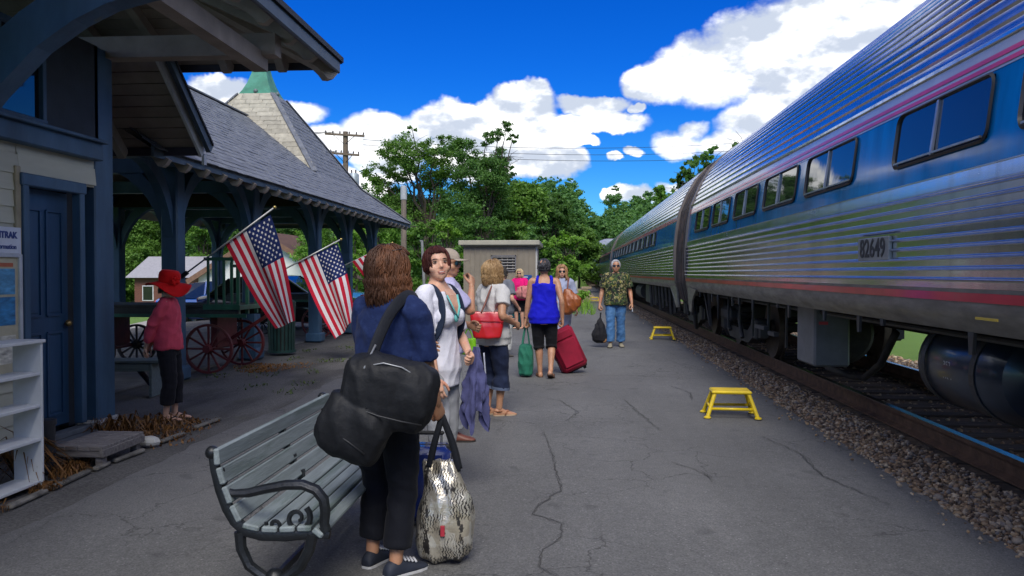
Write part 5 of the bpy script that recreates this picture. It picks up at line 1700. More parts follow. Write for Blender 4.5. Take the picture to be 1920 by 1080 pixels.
def car(loc, rz, paint, label, zscale=1.0):
    t = thing('parked_car', label, 'car', loc, rz, 'cars parked behind the shelter')
    # body: lofted side profile (local x = length)
    xs = [-2.1, -2.05, -1.75, -1.3, -.6, .2, .9, 1.5, 1.95, 2.12, 2.15]
    lo = [.42, .30, .24, .22, .22, .22, .22, .22, .26, .34, .45]
    hi = [.78, .92, .97, .99, 1.0, .98, .95, .90, .80, .68, .60]
    wd = [.70, .78, .83, .86, .88, .88, .88, .87, .84, .76, .66]
    m = MB(); n = 12; V = []
    for x, a, b, w in zip(xs, lo, hi, wd):
        for k in range(n):
            an = 2 * math.pi * k / n + math.pi / n
            cx_, sz_ = math.cos(an), math.sin(an)
            px = math.copysign(abs(cx_) ** .45, cx_) * w; pz = (a + b) / 2 + math.copysign(abs(sz_) ** .45, sz_) * (b - a) / 2
            V.append((x, px, pz))
    F = [(i * n + k, i * n + (k + 1) % n, (i + 1) * n + (k + 1) % n, (i + 1) * n + k) for i in range(len(xs) - 1) for k in range(n)] + [tuple(range(n)), tuple((len(xs) - 1) * n + k for k in range(n))[::-1]]
    m.add(V, F); m.build('body', paint, t, smooth=45, fix=True)
    cab = [(-1.75, .95, .72), (-1.25, 1.36, .62), (-.5, 1.46, .60), (.2, 1.43, .60), (.95, .95, .72)]
    m = MB(); V = []
    for x, z, w in cab: V += [(x, -w, z), (x, w, z), (x, .8, .93), (x, -.8, .93)]
    F = []
    for i in range(4):
        for k in range(4): F.append((i * 4 + k, i * 4 + (k + 1) % 4, i * 4 + 4 + (k + 1) % 4, i * 4 + 4 + k))
    m.add(V, F); m.build('cabin_glass', M_GLASS, t, fix=True)
    m = MB(); V = []
    for x, z, w in cab[1:4]: V += [(x, -w - .01, z + .012), (x, w + .01, z + .012)]
    m.add(V, [(0, 1, 3, 2), (2, 3, 5, 4)])
    for s in (-1, 1):
        for (a, b) in ((0, 1), (2, 2), (3, 4)):
            pa, pb = cab[a], cab[b]
            q0 = (pa[0], s * (pa[2] + .015), pa[1]); q1 = (pb[0], s * (pb[2] + .015), pb[1]) if a != b else (pb[0], s * .83, .95)
            m.bar(q0, q1, .05, .03)
    m.build('roof', paint, t)
    for x in (-1.35, 1.35):
        for s in (-1, 1):
            w = MB(); w.lathe([(.20, -.1), (.30, -.1), (.325, -.06), (.325, .06), (.30, .1), (.20, .1)], (x, s * .80, .325), 24, axis=(0, 1, 0), closed=True); wo = w.build('wheel', M_RUB, t, smooth=40)
            w = MB()
            w.lathe([(.19, -.06), (.21, -.06), (.21, .06), (.19, .06)], (x, s * .83, .325), 24, axis=(0, 1, 0), closed=True)
            for k in range(7):
                a = 2 * math.pi * k / 7; w.bar((x, s * .88, .325), (x + .2 * math.cos(a), s * .88, .325 + .2 * math.sin(a)), .045, .03, up=(0, 1, 0))
            w.build('rim', mat('alloy_rim', (.5, .5, .52), .3, .9), wo)
    for s in (-1, 1):
        m = MB(); m.ball((2.05, s * .6, .66), (.09, .14, .07)); m.build('headlight', mat('lamp_glass', (.5, .52, .55), .15), t, smooth=True)
        m = MB(); m.ball((-2.06, s * .6, .80), (.06, .13, .08)); m.build('tail_light', mat('tail_red', (.3, .01, .01), .2), t, smooth=True)


def houses():
    t = thing('white_garage', 'white gabled outbuilding with brown roof edge behind the shelter', 'building', (-17.6, 44.5, -1.35))
    wht = mat('garage_white', (.72, .72, .70), .6, var=.06, nscale=2)
    brn = mat('brown_roof', (.12, .062, .038), .8, var=.2, nscale=4)
    hw, eh, ah, dp = 3.95, 2.55, 5.0, 5.0
    m = MB(); m.extrude([(-hw, 0, 0), (hw, 0, 0), (hw, 0, eh), (0, 0, ah), (-hw, 0, eh)], (0, dp, 0)); m.build('wall', wht, t, fix=True)
    for s in (-1, 1):
        m = MB(); a, b = Vector((s * (hw + .5), 0, eh - .25)), Vector((0, 0, ah + .07)); 
        m.extrude([a + Vector((0, -.4, 0)), b + Vector((0, -.4, 0)), b + Vector((0, -.4, .16)), a + Vector((0, -.4, .16))], (0, dp + .8, 0)); m.build('roof_slope', brn, t, fix=True)
        m = MB(); m.bar(a + Vector((0, -.42, .0)), b + Vector((0, -.42, .0)), .05, .28, up=(0, 0, 1)); m.build('rake_board', mat('rake_brown', (.20, .11, .07), .7), t)
    for x in (-2.2, 1.6):
        m = MB(); m.box((x, -.02, 1.25), (1.1, .05, 1.3)); f = m.build('window', mat('win_frame', (.6, .6, .6), .5), t)
        m = MB(); m.box((x, -.05, 1.25), (.95, .02, 1.15)); m.build('pane', M_WGLASS, f)
    t = thing('brick_house', 'small brick house with pale grey roof on the far lawn', 'house', (-30.2, 62, -1.6))
    brk = mat('house_brick', (.16, .065, .045), .85, var=.25, nscale=12)
    m = MB(); m.box((0, 0, 1.4), (7.0, 6, 2.8)); m.build('wall', brk, t)
    m = MB(); m.extrude([(-4.0, -3.5, 2.7), (-4.0, 3.5, 2.7), (-4.0, 0, 4.4)], (8.0, 0, 0)); m.build('roof', mat('pale_grey_roof', (.32, .31, .33), .7, var=.1), t, fix=True)
    for x in (-2.4, .2, 2.4):
        m = MB(); m.box((x, -3.03, 1.5), (.9, .06, 1.2)); f = m.build('window', mat('win_frame', (.6, .6, .6), .5), t)
        m = MB(); m.box((x, -3.07, 1.5), (.75, .02, 1.05)); m.build('pane', M_WGLASS, f)
    t = thing('far_house', 'grey roofed house half hidden among trees on the slope', 'house', (-24.5, 74, -.5))
    m = MB(); m.box((0, 0, 1.8), (6, 5, 3.6)); m.build('wall', mat('grey_siding', (.35, .36, .38), .7), t)
    m = MB(); m.extrude([(-3.5, -3, 3.5), (-3.5, 3, 3.5), (-3.5, 0, 5.6)], (7, 0, 0)); m.build('roof', mat('grey_roof2', (.2, .2, .22), .7), t, fix=True)
    t = thing('white_trailer', 'white trailer parked on the grass beyond the track', 'trailer', (15.5, 22, -.05))
    m = MB(); m.box((0, 0, 1.15), (2.4, 6, 1.5), bev=.08); m.build('body', wht, t)
    for y in (-.6, .6):
        for s in (-1, 1): m = MB(); m.cyl((s * 1.0, y, .34), (s * 1.2, y, .34), .33, 16); m.build('wheel', M_RUB, t, smooth=40)


shelf_unit(); notice_board(); low_step(); drain_pipe(); dry_plants(); kerb_stones(); front_bench(); yard_bench()
luggage_cart((-5.75, 11.85, 0), 0, 'red-wheeled baggage cart with black bed behind the red-hatted woman', 'antique baggage carts under the shelter')
luggage_cart((-6.1, 18.0, 0), 0, 'farther baggage cart, its wheel showing below the middle flag', 'antique baggage carts under the shelter', False)
litter_bin()
flag(10.62, (-4.12, 2.30), (-4.76, 1.895), (-3.775, .835), (-4.02, .73), (-5.36, 1.46), (-4.05, 2.40), 'largest, nearest of the striped flags, hanging beside the litter bin', 3)
flag(13.30, (-3.98, 2.01), (-4.68, 1.665), (-3.69, .70), (-3.99, .36), (-5.36, 1.32), (-3.91, 2.07), 'middle one of the three striped flags on the shelter posts', 8)
flag(16.75, (-3.87, 2.09), (-4.68, 1.74), (-3.25, .85), (-3.55, .45), (-5.36, 1.42), (-3.80, 2.14), 'farthest striped flag, half hidden behind the brown-haired woman', 5)
step_stool((1.665, 8.32, 0), R(-3), 'nearest yellow step stool, standing alone on the asphalt')
step_stool((2.075, 17.85, 0), R(-4), 'yellow step stool by the gravel, beside the man in jeans')
step_stool((1.22, 39.2, 0), R(0), 'tiny yellow step stool farthest down the platform')
utility_shed(); far_crates(); utility_poles()
car((-7.6, 20.6, -.02), R(0), mat('car_black', (.012, .014, .018), .2, var=.1, coat=.8), 'black car parked behind the litter bin and flags')
car((-11.2, 25.2, -.25), R(8), mat('car_blue', (.01, .07, .30), .22, var=.1, coat=.8), 'bright blue car parked behind the baggage cart')
car((-8.6, 27.0, -.10), R(0), mat('car_blue2', (.03, .16, .34), .25, var=.1, coat=.8), 'paler blue car seen between the two nearest flags')
houses()

# ================================================================== people
def remesh(mb, voxel, it=3, fac=.5, name='m'):
    me = mb.mesh(name)
    bm = bmesh.new(); bm.from_mesh(me); bmesh.ops.recalc_face_normals(bm, faces=bm.faces); bm.to_mesh(me); bm.free()
    o = bpy.data.objects.new(name, me); COL.objects.link(o)
    r = o.modifiers.new('r', 'REMESH'); r.mode = 'VOXEL'; r.voxel_size = voxel
    if it: s = o.modifiers.new('s', 'SMOOTH'); s.factor = fac; s.iterations = it
    dg = bpy.context.evaluated_depsgraph_get()
    out = bpy.data.meshes.new_from_object(o.evaluated_get(dg))
    bpy.data.objects.remove(o); bpy.data.meshes.remove(me)
    return out


def get_vn(me):
    n = len(me.vertices)
    V = np.empty(n * 3, np.float32); me.vertices.foreach_get('co', V)
    N = np.empty(n * 3, np.float32); me.vertices.foreach_get('normal', N)
    return V.reshape(-1, 3), N.reshape(-1, 3)


def set_v(me, V): me.vertices.foreach_set('co', np.asarray(V, np.float32).ravel()); me.update()


def wrinkle(me, amp, sx=7., sz=13., seed=0., fine=.35):
    """soft cloth folds pushed along the normals"""
    V, N = get_vn(me)
    d = np.empty(len(V), np.float32)
    for i, (x, y, z) in enumerate(V):
        a = mnoise.noise(Vector((x * sx + seed, y * sx, z * sz * .5 + .7 * x * sx)))
        b = mnoise.noise(Vector((x * sx * 2.3, y * sx * 2.3 + seed, z * sz * 1.5)))
        d[i] = -abs(a) * 1.6 + .5 + fine * b
    set_v(me, V + N * (d * amp)[:, None])
    return me


def part(name, me, mats, parent, smooth=True):
    me.materials.clear()
    for m in (mats if isinstance(mats, (list, tuple)) else [mats]): me.materials.append(m)
    me.name = name
    me.polygons.foreach_set('use_smooth', np.ones(len(me.polygons), bool))
    o = bpy.data.objects.new(name, me)
    return link(o, parent)


def ring(c, ax, ay, rx, ry, n=18, pw=2.3):
    c, ax, ay = Vector(c), Vector(ax), Vector(ay); P = []
    for k in range(n):
        a = 2 * math.pi * k / n
        ca, sa = math.cos(a), math.sin(a)
        P.append(c + ax * (math.copysign(abs(ca) ** (2 / pw), ca) * rx) + ay * (math.copysign(abs(sa) ** (2 / pw), sa) * ry))
    return P


def loft(mb, rings):
    n = len(rings[0]); V = [p for r in rings for p in r]
    F = [(i * n + k, i * n + (k + 1) % n, (i + 1) * n + (k + 1) % n, (i + 1) * n + k) for i in range(len(rings) - 1) for k in range(n)]
    F += [tuple(range(n))[::-1], tuple((len(rings) - 1) * n + k for k in range(n))]
    mb.add(V, F)


def limb(mb, pts, radii, n=14, ends=True):
    """tapered tube through the joints with rounded ends"""
    P = [Vector(p) for p in pts]
    # densify with Catmull-Rom
    Q = []; Rr = []
    for i in range(len(P) - 1):
        p0, p1, p2, p3 = P[max(i - 1, 0)], P[i], P[i + 1], P[min(i + 2, len(P) - 1)]
        for k in range(4):
            t = k / 4
            Q.append(.5 * ((2 * p1) + (p2 - p0) * t + (2 * p0 - 5 * p1 + 4 * p2 - p3) * t * t + (3 * p1 - p0 - 3 * p2 + p3) * t ** 3)); Rr.append(radii[i] + (radii[i + 1] - radii[i]) * t)
    Q.append(P[-1]); Rr.append(radii[-1])
    mb.tube(Q, Rr, n)
    if ends: mb.ball(Q[0], Rr[0] * .98, 12, 8); mb.ball(Q[-1], Rr[-1] * .98, 12, 8)


def ik(a, b, l1, l2, hint):
    a, b, hint = Vector(a), Vector(b), Vector(hint)
    d = b - a; L = d.length
    if L > (l1 + l2) * .998: b = a + d * ((l1 + l2) * .998 / L); d = b - a; L = d.length
    x = (l1 * l1 - l2 * l2 + L * L) / (2 * L); h = math.sqrt(max(0, l1 * l1 - x * x))
    d.normalize(); hp = hint - d * hint.dot(d); hp.normalize()
    return a + d * x + hp * h, b


def make_hand(wrist, d, nrm, side, s=1.0, curl=.5, spread=.12):
    """d points from wrist to knuckles, nrm is the back of the hand, side +1 for a right hand"""
    d, nrm = Vector(d).normalized(), Vector(nrm)
    nrm = (nrm - d * nrm.dot(d)).normalized(); x = d.cross(nrm).normalized() * -side   # towards the thumb
    w = Vector(wrist); mb = MB()
    R0 = [(-.01, .026, .021), (.02, .029, .020), (.055, .038, .019), (.085, .040, .017), (.098, .036, .014)]
    loft(mb, [ring(w + d * (a * s), x, nrm, rx * s, ry * s, 12, 2.6) for a, rx, ry in R0])
    lens = [.072, .080, .075, .060]
    for k in range(4):
        off = (.028 - .0185 * k) * s
        p = w + d * (.090 * s) + x * off
        L = lens[k] * s; dd = (d + x * (spread * (1.2 - .8 * k))).normalized(); pts = [p - dd * .015 * s]; rr = [.0098 * s]
        ang = 0
        for j, fr in enumerate((.45, .30, .25)):
            ang += curl * (1.15 if j else .8)
            v = dd * math.cos(ang) - nrm * math.sin(ang)
            p = p + v * L * fr; pts.append(p); rr.append((.0092 - .0012 * j) * s)
        limb(mb, pts, rr, 8)
    p = w + d * (.028 * s) + x * (.026 * s) - nrm * .004 * s; pts = [p]; rr = [.014 * s]
    for j, (L, an) in enumerate(((.034, .75), (.03, .45 - .25 * curl), (.024, .2 - .35 * curl))):
        v = d * math.cos(an) + x * math.sin(an) - nrm * (.35 + .35 * curl)
        v.normalize(); p = p + v * L * s; pts.append(p); rr.append((.0115 - .001 * j) * s)
    limb(mb, pts, rr, 8)
    return remesh(mb, .0042 * s, 2)


SKIN = {}


def skin(name, c):
    if name in SKIN: return SKIN[name]
    m = mat('skin_' + name, c, .48, var=.10, nscale=14, bump=.08, bscale=120, spec=.45, col2=(c[0] * 1.02, c[1] * .80, c[2] * .78), c2scale=9, c2lo=.52, c2hi=.72)
    b = m.node_tree.nodes['Principled BSDF']
    b.inputs['Subsurface Weight'].default_value = .12
    b.inputs['Subsurface Radius'].default_value = (.012, .005, .003)
    SKIN[name] = m
    return m


def cloth(name, c, rough=.9, var=.10, bump=.25, bscale=70, sheen=.04, **k):
    return mat('cloth_' + name, c, rough, var=var, nscale=9, bump=bump, bscale=bscale, sheen=sheen, spec=.18, **k)


HEADSEC = [(0.00, .058, .016, .014), (.025, .054, .025, .027), (.07, .040, .040, .050), (.14, .023, .0525, .070), (.24, .012, .061, .082), (.36, .006, .067, .0895),
           (.48, .002, .0715, .094), (.60, .000, .0745, .097), (.72, -.003, .0745, .0975), (.82, -.006, .069, .092), (.90, -.009, .058, .078), (.96, -.011, .041, .055), (.99, -.012, .020, .028)]


class Head:
    def __init__(s, base, yaw, pitch, roll, hs):
        s.M = Euler((pitch, roll, yaw), 'XYZ').to_matrix() if False else (Matrix.Rotation(yaw, 3, 'Z') @ Matrix.Rotation(pitch, 3, 'X') @ Matrix.Rotation(roll, 3, 'Y'))
        s.base = Vector(base); s.h = .225 * hs; s.k = hs
    def p(s, x, y, z):
        """x right, y forward in metres (of an average head), z 0 at the chin to 1 at the crown"""
        return s.base + s.M @ Vector((x * s.k, y * s.k, z * s.h))
    def d(s, v): return s.M @ Vector(v)
    def loc(s, P):
        q = (np.asarray(P) - np.array(s.base)) @ np.array(s.M)
        return q / np.array((s.k, s.k, s.h))


def head_geo(mb, h):
    X, Y, Z = h.d((1, 0, 0)), h.d((0, 1, 0)), h.d((0, 0, 1))
    loft(mb, [ring(h.p(0, yo, z), X, Y, rx * h.k, ry * h.k, 24, 2.15) for z, yo, rx, ry in HEADSEC])
    # nose, brow, ears, chin
    limb(mb, [h.p(0, .094, .53), h.p(0, .102, .44), h.p(0, .109, .365)], [.007 * h.k, .009 * h.k, .0112 * h.k], 8)
    for sx in (-1, 1):
        mb.ball(h.p(sx * .011, .099, .345), .0068 * h.k, 8, 6)
        e = MB(); e.ball((0, 0, 0), (.009, .020, .030), 10, 8)
        mb.add([h.p(sx * .076, -.010, .44) + h.M @ Vector((v[0] * h.k, v[1] * h.k, v[2] * h.k)) for v in e.v], e.f)
    mb.ball(h.p(0, .070, .055), (.020 * h.k, .018 * h.k, .016 * h.k), 10, 8)
    for sx in (-1, 1): mb.ball(h.p(sx * .043, .058, .345), .029 * h.k, 10, 8)      # cheeks


def sculpt_face(me, h, open_mouth=0.0):
    V, N = get_vn(me); q = h.loc(V)
    F = np.array(h.M) @ np.array((0, 1, 0))
    def g(c, r): return np.exp(-(((q - np.array(c)) / np.array(r)) ** 2).sum(1))
    d = np.zeros(len(V))
    for sx in (-1, 1): d -= .008 * g((sx * .033, .088, .505), (.020, .03, .055))
    d += .004 * g((0, .098, .60), (.045, .03, .045))
    d += .005 * g((0, .095, .235), (.022, .03, .035)) + .004 * g((0, .095, .175), (.018, .03, .03))
    d -= (.004 + .012 * open_mouth) * g((0, .095, .205), (.020, .03, .012 + .02 * open_mouth))
    set_v(me, V + F[None] * (d * h.k)[:, None])


def hair_geo(h, style, seed=1, col=None, parent=None, m=None):
    """cap of hair with locks. style: length below crown (in head heights), puff, wave, face opening half-angle, fringe height, n"""
    rs = random.Random(seed)
    puff, length, wave, face, fringe, n, curlin, rad = style['puff'], style['len'], style['wave'], R(style['face']), style['fringe'], style['n'], style.get('curl', 0.), style.get('r', .008)
    mb = MB()
    cz = .60
    def surf(phi, th, o):
        """phi azimuth from forward, th polar from the crown"""
        rx, ry, rz = .0765 + o, .0985 + o * 1.0, (1.0 - cz) * .225 + o
        return Vector((rx * math.sin(th) * math.sin(phi), -.004 + ry * math.sin(th) * math.cos(phi), cz * .225 + rz * math.cos(th) + (0 if th < math.pi / 2 else (math.cos(th)) * .06)))
    def W(v): return h.base + h.M @ (v * h.k)
    # under-cap
    cap = MB()
    NU, NV = 40, 16
    def capf(s, t):
        phi = 2 * math.pi * s - math.pi
        fr = math.exp(-(phi / face) ** 4)
        tmax = R(118) * (1 - fr) + R(style['hairline']) * fr
        th = tmax * t
        return W(surf(phi, th, puff * (.55 + .25 * t) + .004 * fnoise(phi * 3, th * 5, seed)))
    cap.grid(capf, NU, NV, closed_u=True)
    for v, f in ((cap.v, cap.f),): mb.add(v, f)
    for i in range(n):
        phi = rs.uniform(-math.pi, math.pi)
        front = abs(phi) < face
        th0 = R(rs.uniform(4, 95)) if not front else R(rs.uniform(4, style['hairline'] * .9))
        tend = R(104) if not front else R(style['hairline'] + rs.uniform(-4, 6) + fringe)
        o = puff * rs.uniform(.55, 1.15)
        pts = []
        steps = 7; ph = phi; wv = rs.uniform(0, 6.28); drift = rs.uniform(-.25, .25)
        for k in range(steps):
            t = k / (steps - 1); th = th0 + (tend - th0) * t
            ph2 = ph + drift * t * (.5 if front else 1) + .07 * wave * math.sin(5 * t + wv)
            pts.append(surf(ph2, th, o + .006 * math.sin(wv + 6 * t) * wave))
        if not front:
            hang = length * .225 * rs.uniform(.86, 1.06)
            end = pts[-1].copy(); out = Vector((end.x, end.y, 0)).normalized()
            zt = .225 * (1.0) - hang
            m_ = 7
            for k in range(1, m_ + 1):
                t = k / m_
                z = end.z + (zt - end.z) * t
                if z > end.z: break
                w = .012 * wave * math.sin(7.5 * t + wv) ; w2 = .010 * wave * math.sin(6.3 * t + wv * 1.7)
                q = Vector((end.x, end.y, 0)) + out * (w + puff * .25 * math.sin(math.pi * min(1, t * .9)) - curlin * t * t) + Vector((-out.y, out.x, 0)) * w2
                q.z = z; pts.append(q)
        L = len(pts); rr = [rad * (1.15 if 0 < k < L - 1 else .4) * (1 - .55 * (k / (L - 1)) ** 2.5) for k in range(L)]
        mb.tube([W(p) for p in pts], [r * h.k for r in rr], 5, flat=.55)
    o = mb.build('hair', m, parent, smooth=True)
    return o


def shoe_geo(ank, yaw, s, kind, pitch=0.0):
    """returns (upper MB, sole MB) of a shoe or bare foot; ank = ankle point"""
    a = Vector(ank); M = Matrix.Rotation(yaw, 3, 'Z') @ Matrix.Rotation(pitch, 3, 'X')
    def W(x, y, z): return a + M @ Vector((x * s, y * s, z * s - .075 * s))
    up, so = MB(), MB()
    bare = kind == 'bare'
    S = [(-.062, .020, .038, .030), (-.050, .030, .052, .045), (-.02, .034, .060, .062), (.02, .034, .058, .066), (.06, .037, .042, .048), (.10, .041, .032, .036), (.14, .041, .025, .028), (.170, .033, .020, .020), (.186, .018, .014, .012)]
    g = .0 if bare else .004
    for q in (up,):
        rings = []
        for (y, rx, zc, rz) in S: rings.append([W((rx + g) * math.cos(t), y * (1 if bare else 1.04), max(.012, zc * .62 + (rz + g) * .85 * math.sin(t))) for t in [2 * math.pi * k / 16 for k in range(16)]])
        loft(q, rings)
    if bare:
        for k in range(5):
            x = .026 - .013 * k; y0 = .165 - .006 * abs(k - 1) - .008 * max(0, k - 1)
            limb(up, [W(x, y0 - .02, .020), W(x * 1.02, y0 + .022, .014)], [.009 * s if k else .012 * s, (.0075 if k else .011) * s], 8)
    outl = [(-.066, .018), (-.055, .032), (-.02, .038), (.03, .038), (.08, .044), (.13, .047), (.17, .038), (.195, .016)]
    P = [(x, y) for y, x in outl] + [(-x, y) for y, x in outl[::-1]]
    so.extrude([W(x, y, -.002) for x, y in P], M @ Vector((0, 0, .018 * s)))
    return up, so


def person(loc, rz, label, H=1.65, male=False, girth=1.0, hipf=1.0, lean=(0, 0), head=(0, 0, 0), RW=None, LW=None, Rh=(.3, -1, -.2), Lh=(-.3, -1, -.2),
           RA=(.085, 0), LA=(-.085, 0), Rz=0., Lz=0., Ryaw=-.12, Lyaw=.12, Rp=0., Lp=0., skin_m=None, vox=.009, shirt=None, pants=None, shoes=None, hair=None,
           Rcurl=.5, Lcurl=.5, group='people on the platform', Rn=None, Ln=None, mouth=0.0, bust=.0):
    t = thing('person', label, 'person', loc, rz, group)
    k = H / 1.65; g = girth
    lx, ly = lean
    def sp(z):  # spine offset at height z (unit figure)
        q = max(0, (z - .84) / .56); return Vector((lx * q, ly * q, 0))
    def T(x, y, z): return (Vector((x, y, z)) + sp(z)) * k
    X, Y = Vector((1, 0, 0)), Vector((0, 1, 0))
    sh = .172 * (1.12 if male else 1.0)
    tors = [(.745, .085, .085), (.79, .135 * hipf, .105), (.85, .168 * hipf, .118), (.92, .160 * hipf, .112), (1.02, .130, .096), (1.12, .138, .100), (1.22, .150, .110), (1.30, .158, .098), (1.36, .135, .076), (1.395, .085, .060), (1.42, .058, .056)]
    if male: tors = [(z, rx * (1.0 if z < .95 else 1.14), ry * (1.0 if z < .95 else 1.08)) for z, rx, ry in tors]
    tors = [(z, rx * (g if z < 1.3 else 1), ry * (g if z < 1.3 else 1)) for z, rx, ry in tors]
    mb = MB()
    loft(mb, [ring(T(0, 0, z), X, Y, rx * k, ry * k) for z, rx, ry in tors])
    hd = Head(T(0, .012, 1.425), head[0], head[1], head[2], k * (1.02 if male else 1.0))
    limb(mb, [T(0, -.008, 1.36), T(0, -.004, 1.43), hd.p(0, -.012, .22)], [.058 * k, .052 * k, .050 * k])
    head_geo(mb, hd)
    # arms
    arms = {}
    for sd_, W, hint in ((1, RW or (.23, .04, .80), Rh), (-1, LW or (-.23, .04, .80), Lh)):
        S = T(sd_ * sh, 0, 1.335)
        e, w = ik(S, Vector(W) * k, .285 * k, .25 * k, hint)
        arms[sd_] = (S, e, w)
        ag = 1 + (g - 1) * .8
        m1 = S.lerp(e, .5); f1 = e.lerp(w, .28)
        limb(mb, [T(sd_ * sh * .72, 0, 1.335), S, m1, e, f1, w], [.055 * k, .052 * k * ag, .047 * k * ag, .037 * k * ag, .039 * k * ag, .0255 * k])
    # legs
    legs = {}
    for sd_, A, az, yaw in ((1, RA, Rz, Ryaw), (-1, LA, Lz, Lyaw)):
        hp = T(sd_ * .088 * hipf, 0, .845); ank = Vector((A[0], A[1], .078 + az)) * k
        kn, ank = ik(hp, ank, .400 * k, .372 * k, Vector((sd_ * .12, 1, 0)))
        legs[sd_] = (hp, kn, ank)
        limb(mb, [hp, hp.lerp(kn, .5), kn, kn.lerp(ank, .3), kn.lerp(ank, .75), ank], [.086 * k * g, .075 * k * g, .055 * k, .055 * k, .036 * k, .035 * k])
    body = remesh(mb, vox, 3)
    sculpt_face(body, hd, mouth)
    # bare feet and the hands join the same skin mesh
    bmx = bmesh.new(); bmx.from_mesh(body)
    for sd_ in (1, -1):
        S, e, w = arms[sd_]
        d = (w - e).normalized(); nn = (Rn if sd_ > 0 else Ln) or Vector((sd_, .25, .1))
        hm = make_hand(w, d, nn, sd_, k * (1.06 if male else .97), Rcurl if sd_ > 0 else Lcurl); bmx.from_mesh(hm); bpy.data.meshes.remove(hm)
        if shoes and shoes.get('bare'):
            u, _ = shoe_geo(legs[sd_][2], (Ryaw if sd_ > 0 else Lyaw), k, 'bare', Rp if sd_ > 0 else Lp)
            fm = remesh(u, .006, 2); bmx.from_mesh(fm); bpy.data.meshes.remove(fm)
    bmx.to_mesh(body); bmx.free()
    part('body', body, skin_m, t)
    # ---- clothes
    if shirt:
        s = MB(); off = shirt.get('off', .012); hem = shirt['hem']; fl = shirt.get('flare', .02)
        zs = [z for z in (hem, hem + .05, .85, .92, 1.02, 1.12, 1.22, 1.30, 1.355) if z >= hem]
        tz = [q[0] for q in tors]; R_ = []
        for z in sorted(set(zs)):
            rx = float(np.interp(z, tz, [q[1] for q in tors])); ry = float(np.interp(z, tz, [q[2] for q in tors]))
            ex = fl * max(0, (1.22 - z) / .4)
            if z < 1.22: rx = max(rx, .145 * g * (1.1 if male else 1) * shirt.get('box', 1)); ry = max(ry, .105 * g * shirt.get('box', 1))
            yb = .0
            R_.append(ring(T(0, yb, z), X, Y, (rx + off + ex) * k, (ry + off + ex) * k, 22))
        if shirt.get('tank'):
            R_ = R_[:-1]; R_.append(ring(T(0, 0, 1.315), X, Y, .135 * k, .092 * k, 22))
        else:
            if not shirt.get('scoop'): R_.append(ring(T(0, 0, 1.385), X, Y, (.098 + off) * k, (.062 + off) * k, 22)); R_.append(ring(T(0, -.004, 1.412), X, Y, (.066 + off) * k, (.058 + off * .8) * k, 22))
        loft(s, R_)
        if bust > 0:
            for sx in (-1, 1): s.ball(T(sx * .072, .085, 1.19), (.068 * k, .05 * k * (1 + bust), .066 * k), 12, 8)
        if shirt.get('tank'):
            for sx in (-1, 1):
                limb(s, [T(sx * .10, -.078, 1.27), T(sx * .098, -.055, 1.37), T(sx * .088, .0, 1.405), T(sx * .09, .06, 1.36), T(sx * .09, .09, 1.27)], [.030 * k, .024 * k, .022 * k, .022 * k, .028 * k], 8)
        else:
            sl = shirt.get('sleeve', .6); so = shirt.get('soff', .016)
            for sd_ in (1, -1):
                S, e, w = arms[sd_]
                if sl <= 1: pts = [T(sd_ * sh * .55, 0, 1.35), S, S.lerp(e, sl * .5), S.lerp(e, sl)]; rr = [.058, .056, .052, .050]
                else: pts = [T(sd_ * sh * .55, 0, 1.35), S, S.lerp(e, .5), e, e.lerp(w, (sl - 1) * .5), e.lerp(w, sl - 1)]; rr = [.058, .056, .050, .043, .040, .033]
                n_ = len(rr)
                limb(s, pts, [(r * (1 + (g - 1) * .8) + so * (.35 + .65 * i / (n_ - 1))) * k for i, r in enumerate(rr)], 14, ends=False)
        me = remesh(s, vox * .95, 2)
        wrinkle(me, shirt.get('wr', .010), seed=rz * 3 + H * 7)
        part('shirt', me, shirt['m'], t)
    if pants:
        s = MB(); off = pants.get('off', .010)
        top = pants.get('top', .99)
        tz = [q[0] for q in tors]
        R_ = [ring(T(0, 0, z), X, Y, (float(np.interp(z, tz, [q[1] for q in tors])) + off * .8) * k, (float(np.interp(z, tz, [q[2] for q in tors])) + off * .8) * k, 20) for z in (.76, .80, .85, .92, top)]
        loft(s, R_)
        for sd_ in (1, -1):
            hp, kn, ank = legs[sd_]
            fr = pants['len']; lo_ = pants.get('hemr', .05)
            if fr <= 1: pts = [hp, hp.lerp(kn, .5 * fr), hp.lerp(kn, fr)]; rr = [.090 * g, .080 * g, .066 if fr > .8 else .07]
            else:
                e2 = kn.lerp(ank, fr - 1)
                pts = [hp, hp.lerp(kn, .5), kn, kn.lerp(ank, (fr - 1) * .5), e2]; rr = [.090 * g, .079 * g, .062, max(.056, lo_), lo_]
            limb(s, pts, [(r + off) * k for r in rr], 14, ends=False)
        me = remesh(s, vox, 2)
        wrinkle(me, pants.get('wr', .008), 6, 16, seed=H * 11 + rz)
        po = part('trousers', me, pants['m'], t)
        if pants.get('cuff'):
            for sd_ in (1, -1):
                hp, kn, ank = legs[sd_]; c0 = kn.lerp(ank, pants['len'] - 1.06); c1 = kn.lerp(ank, pants['len'] - .98)
                m = MB(); limb(m, [c0, c1], [(pants['hemr'] + off + .004) * k] * 2, 16, ends=False); m.build('cuff', pants['cuff'], po, smooth=40)
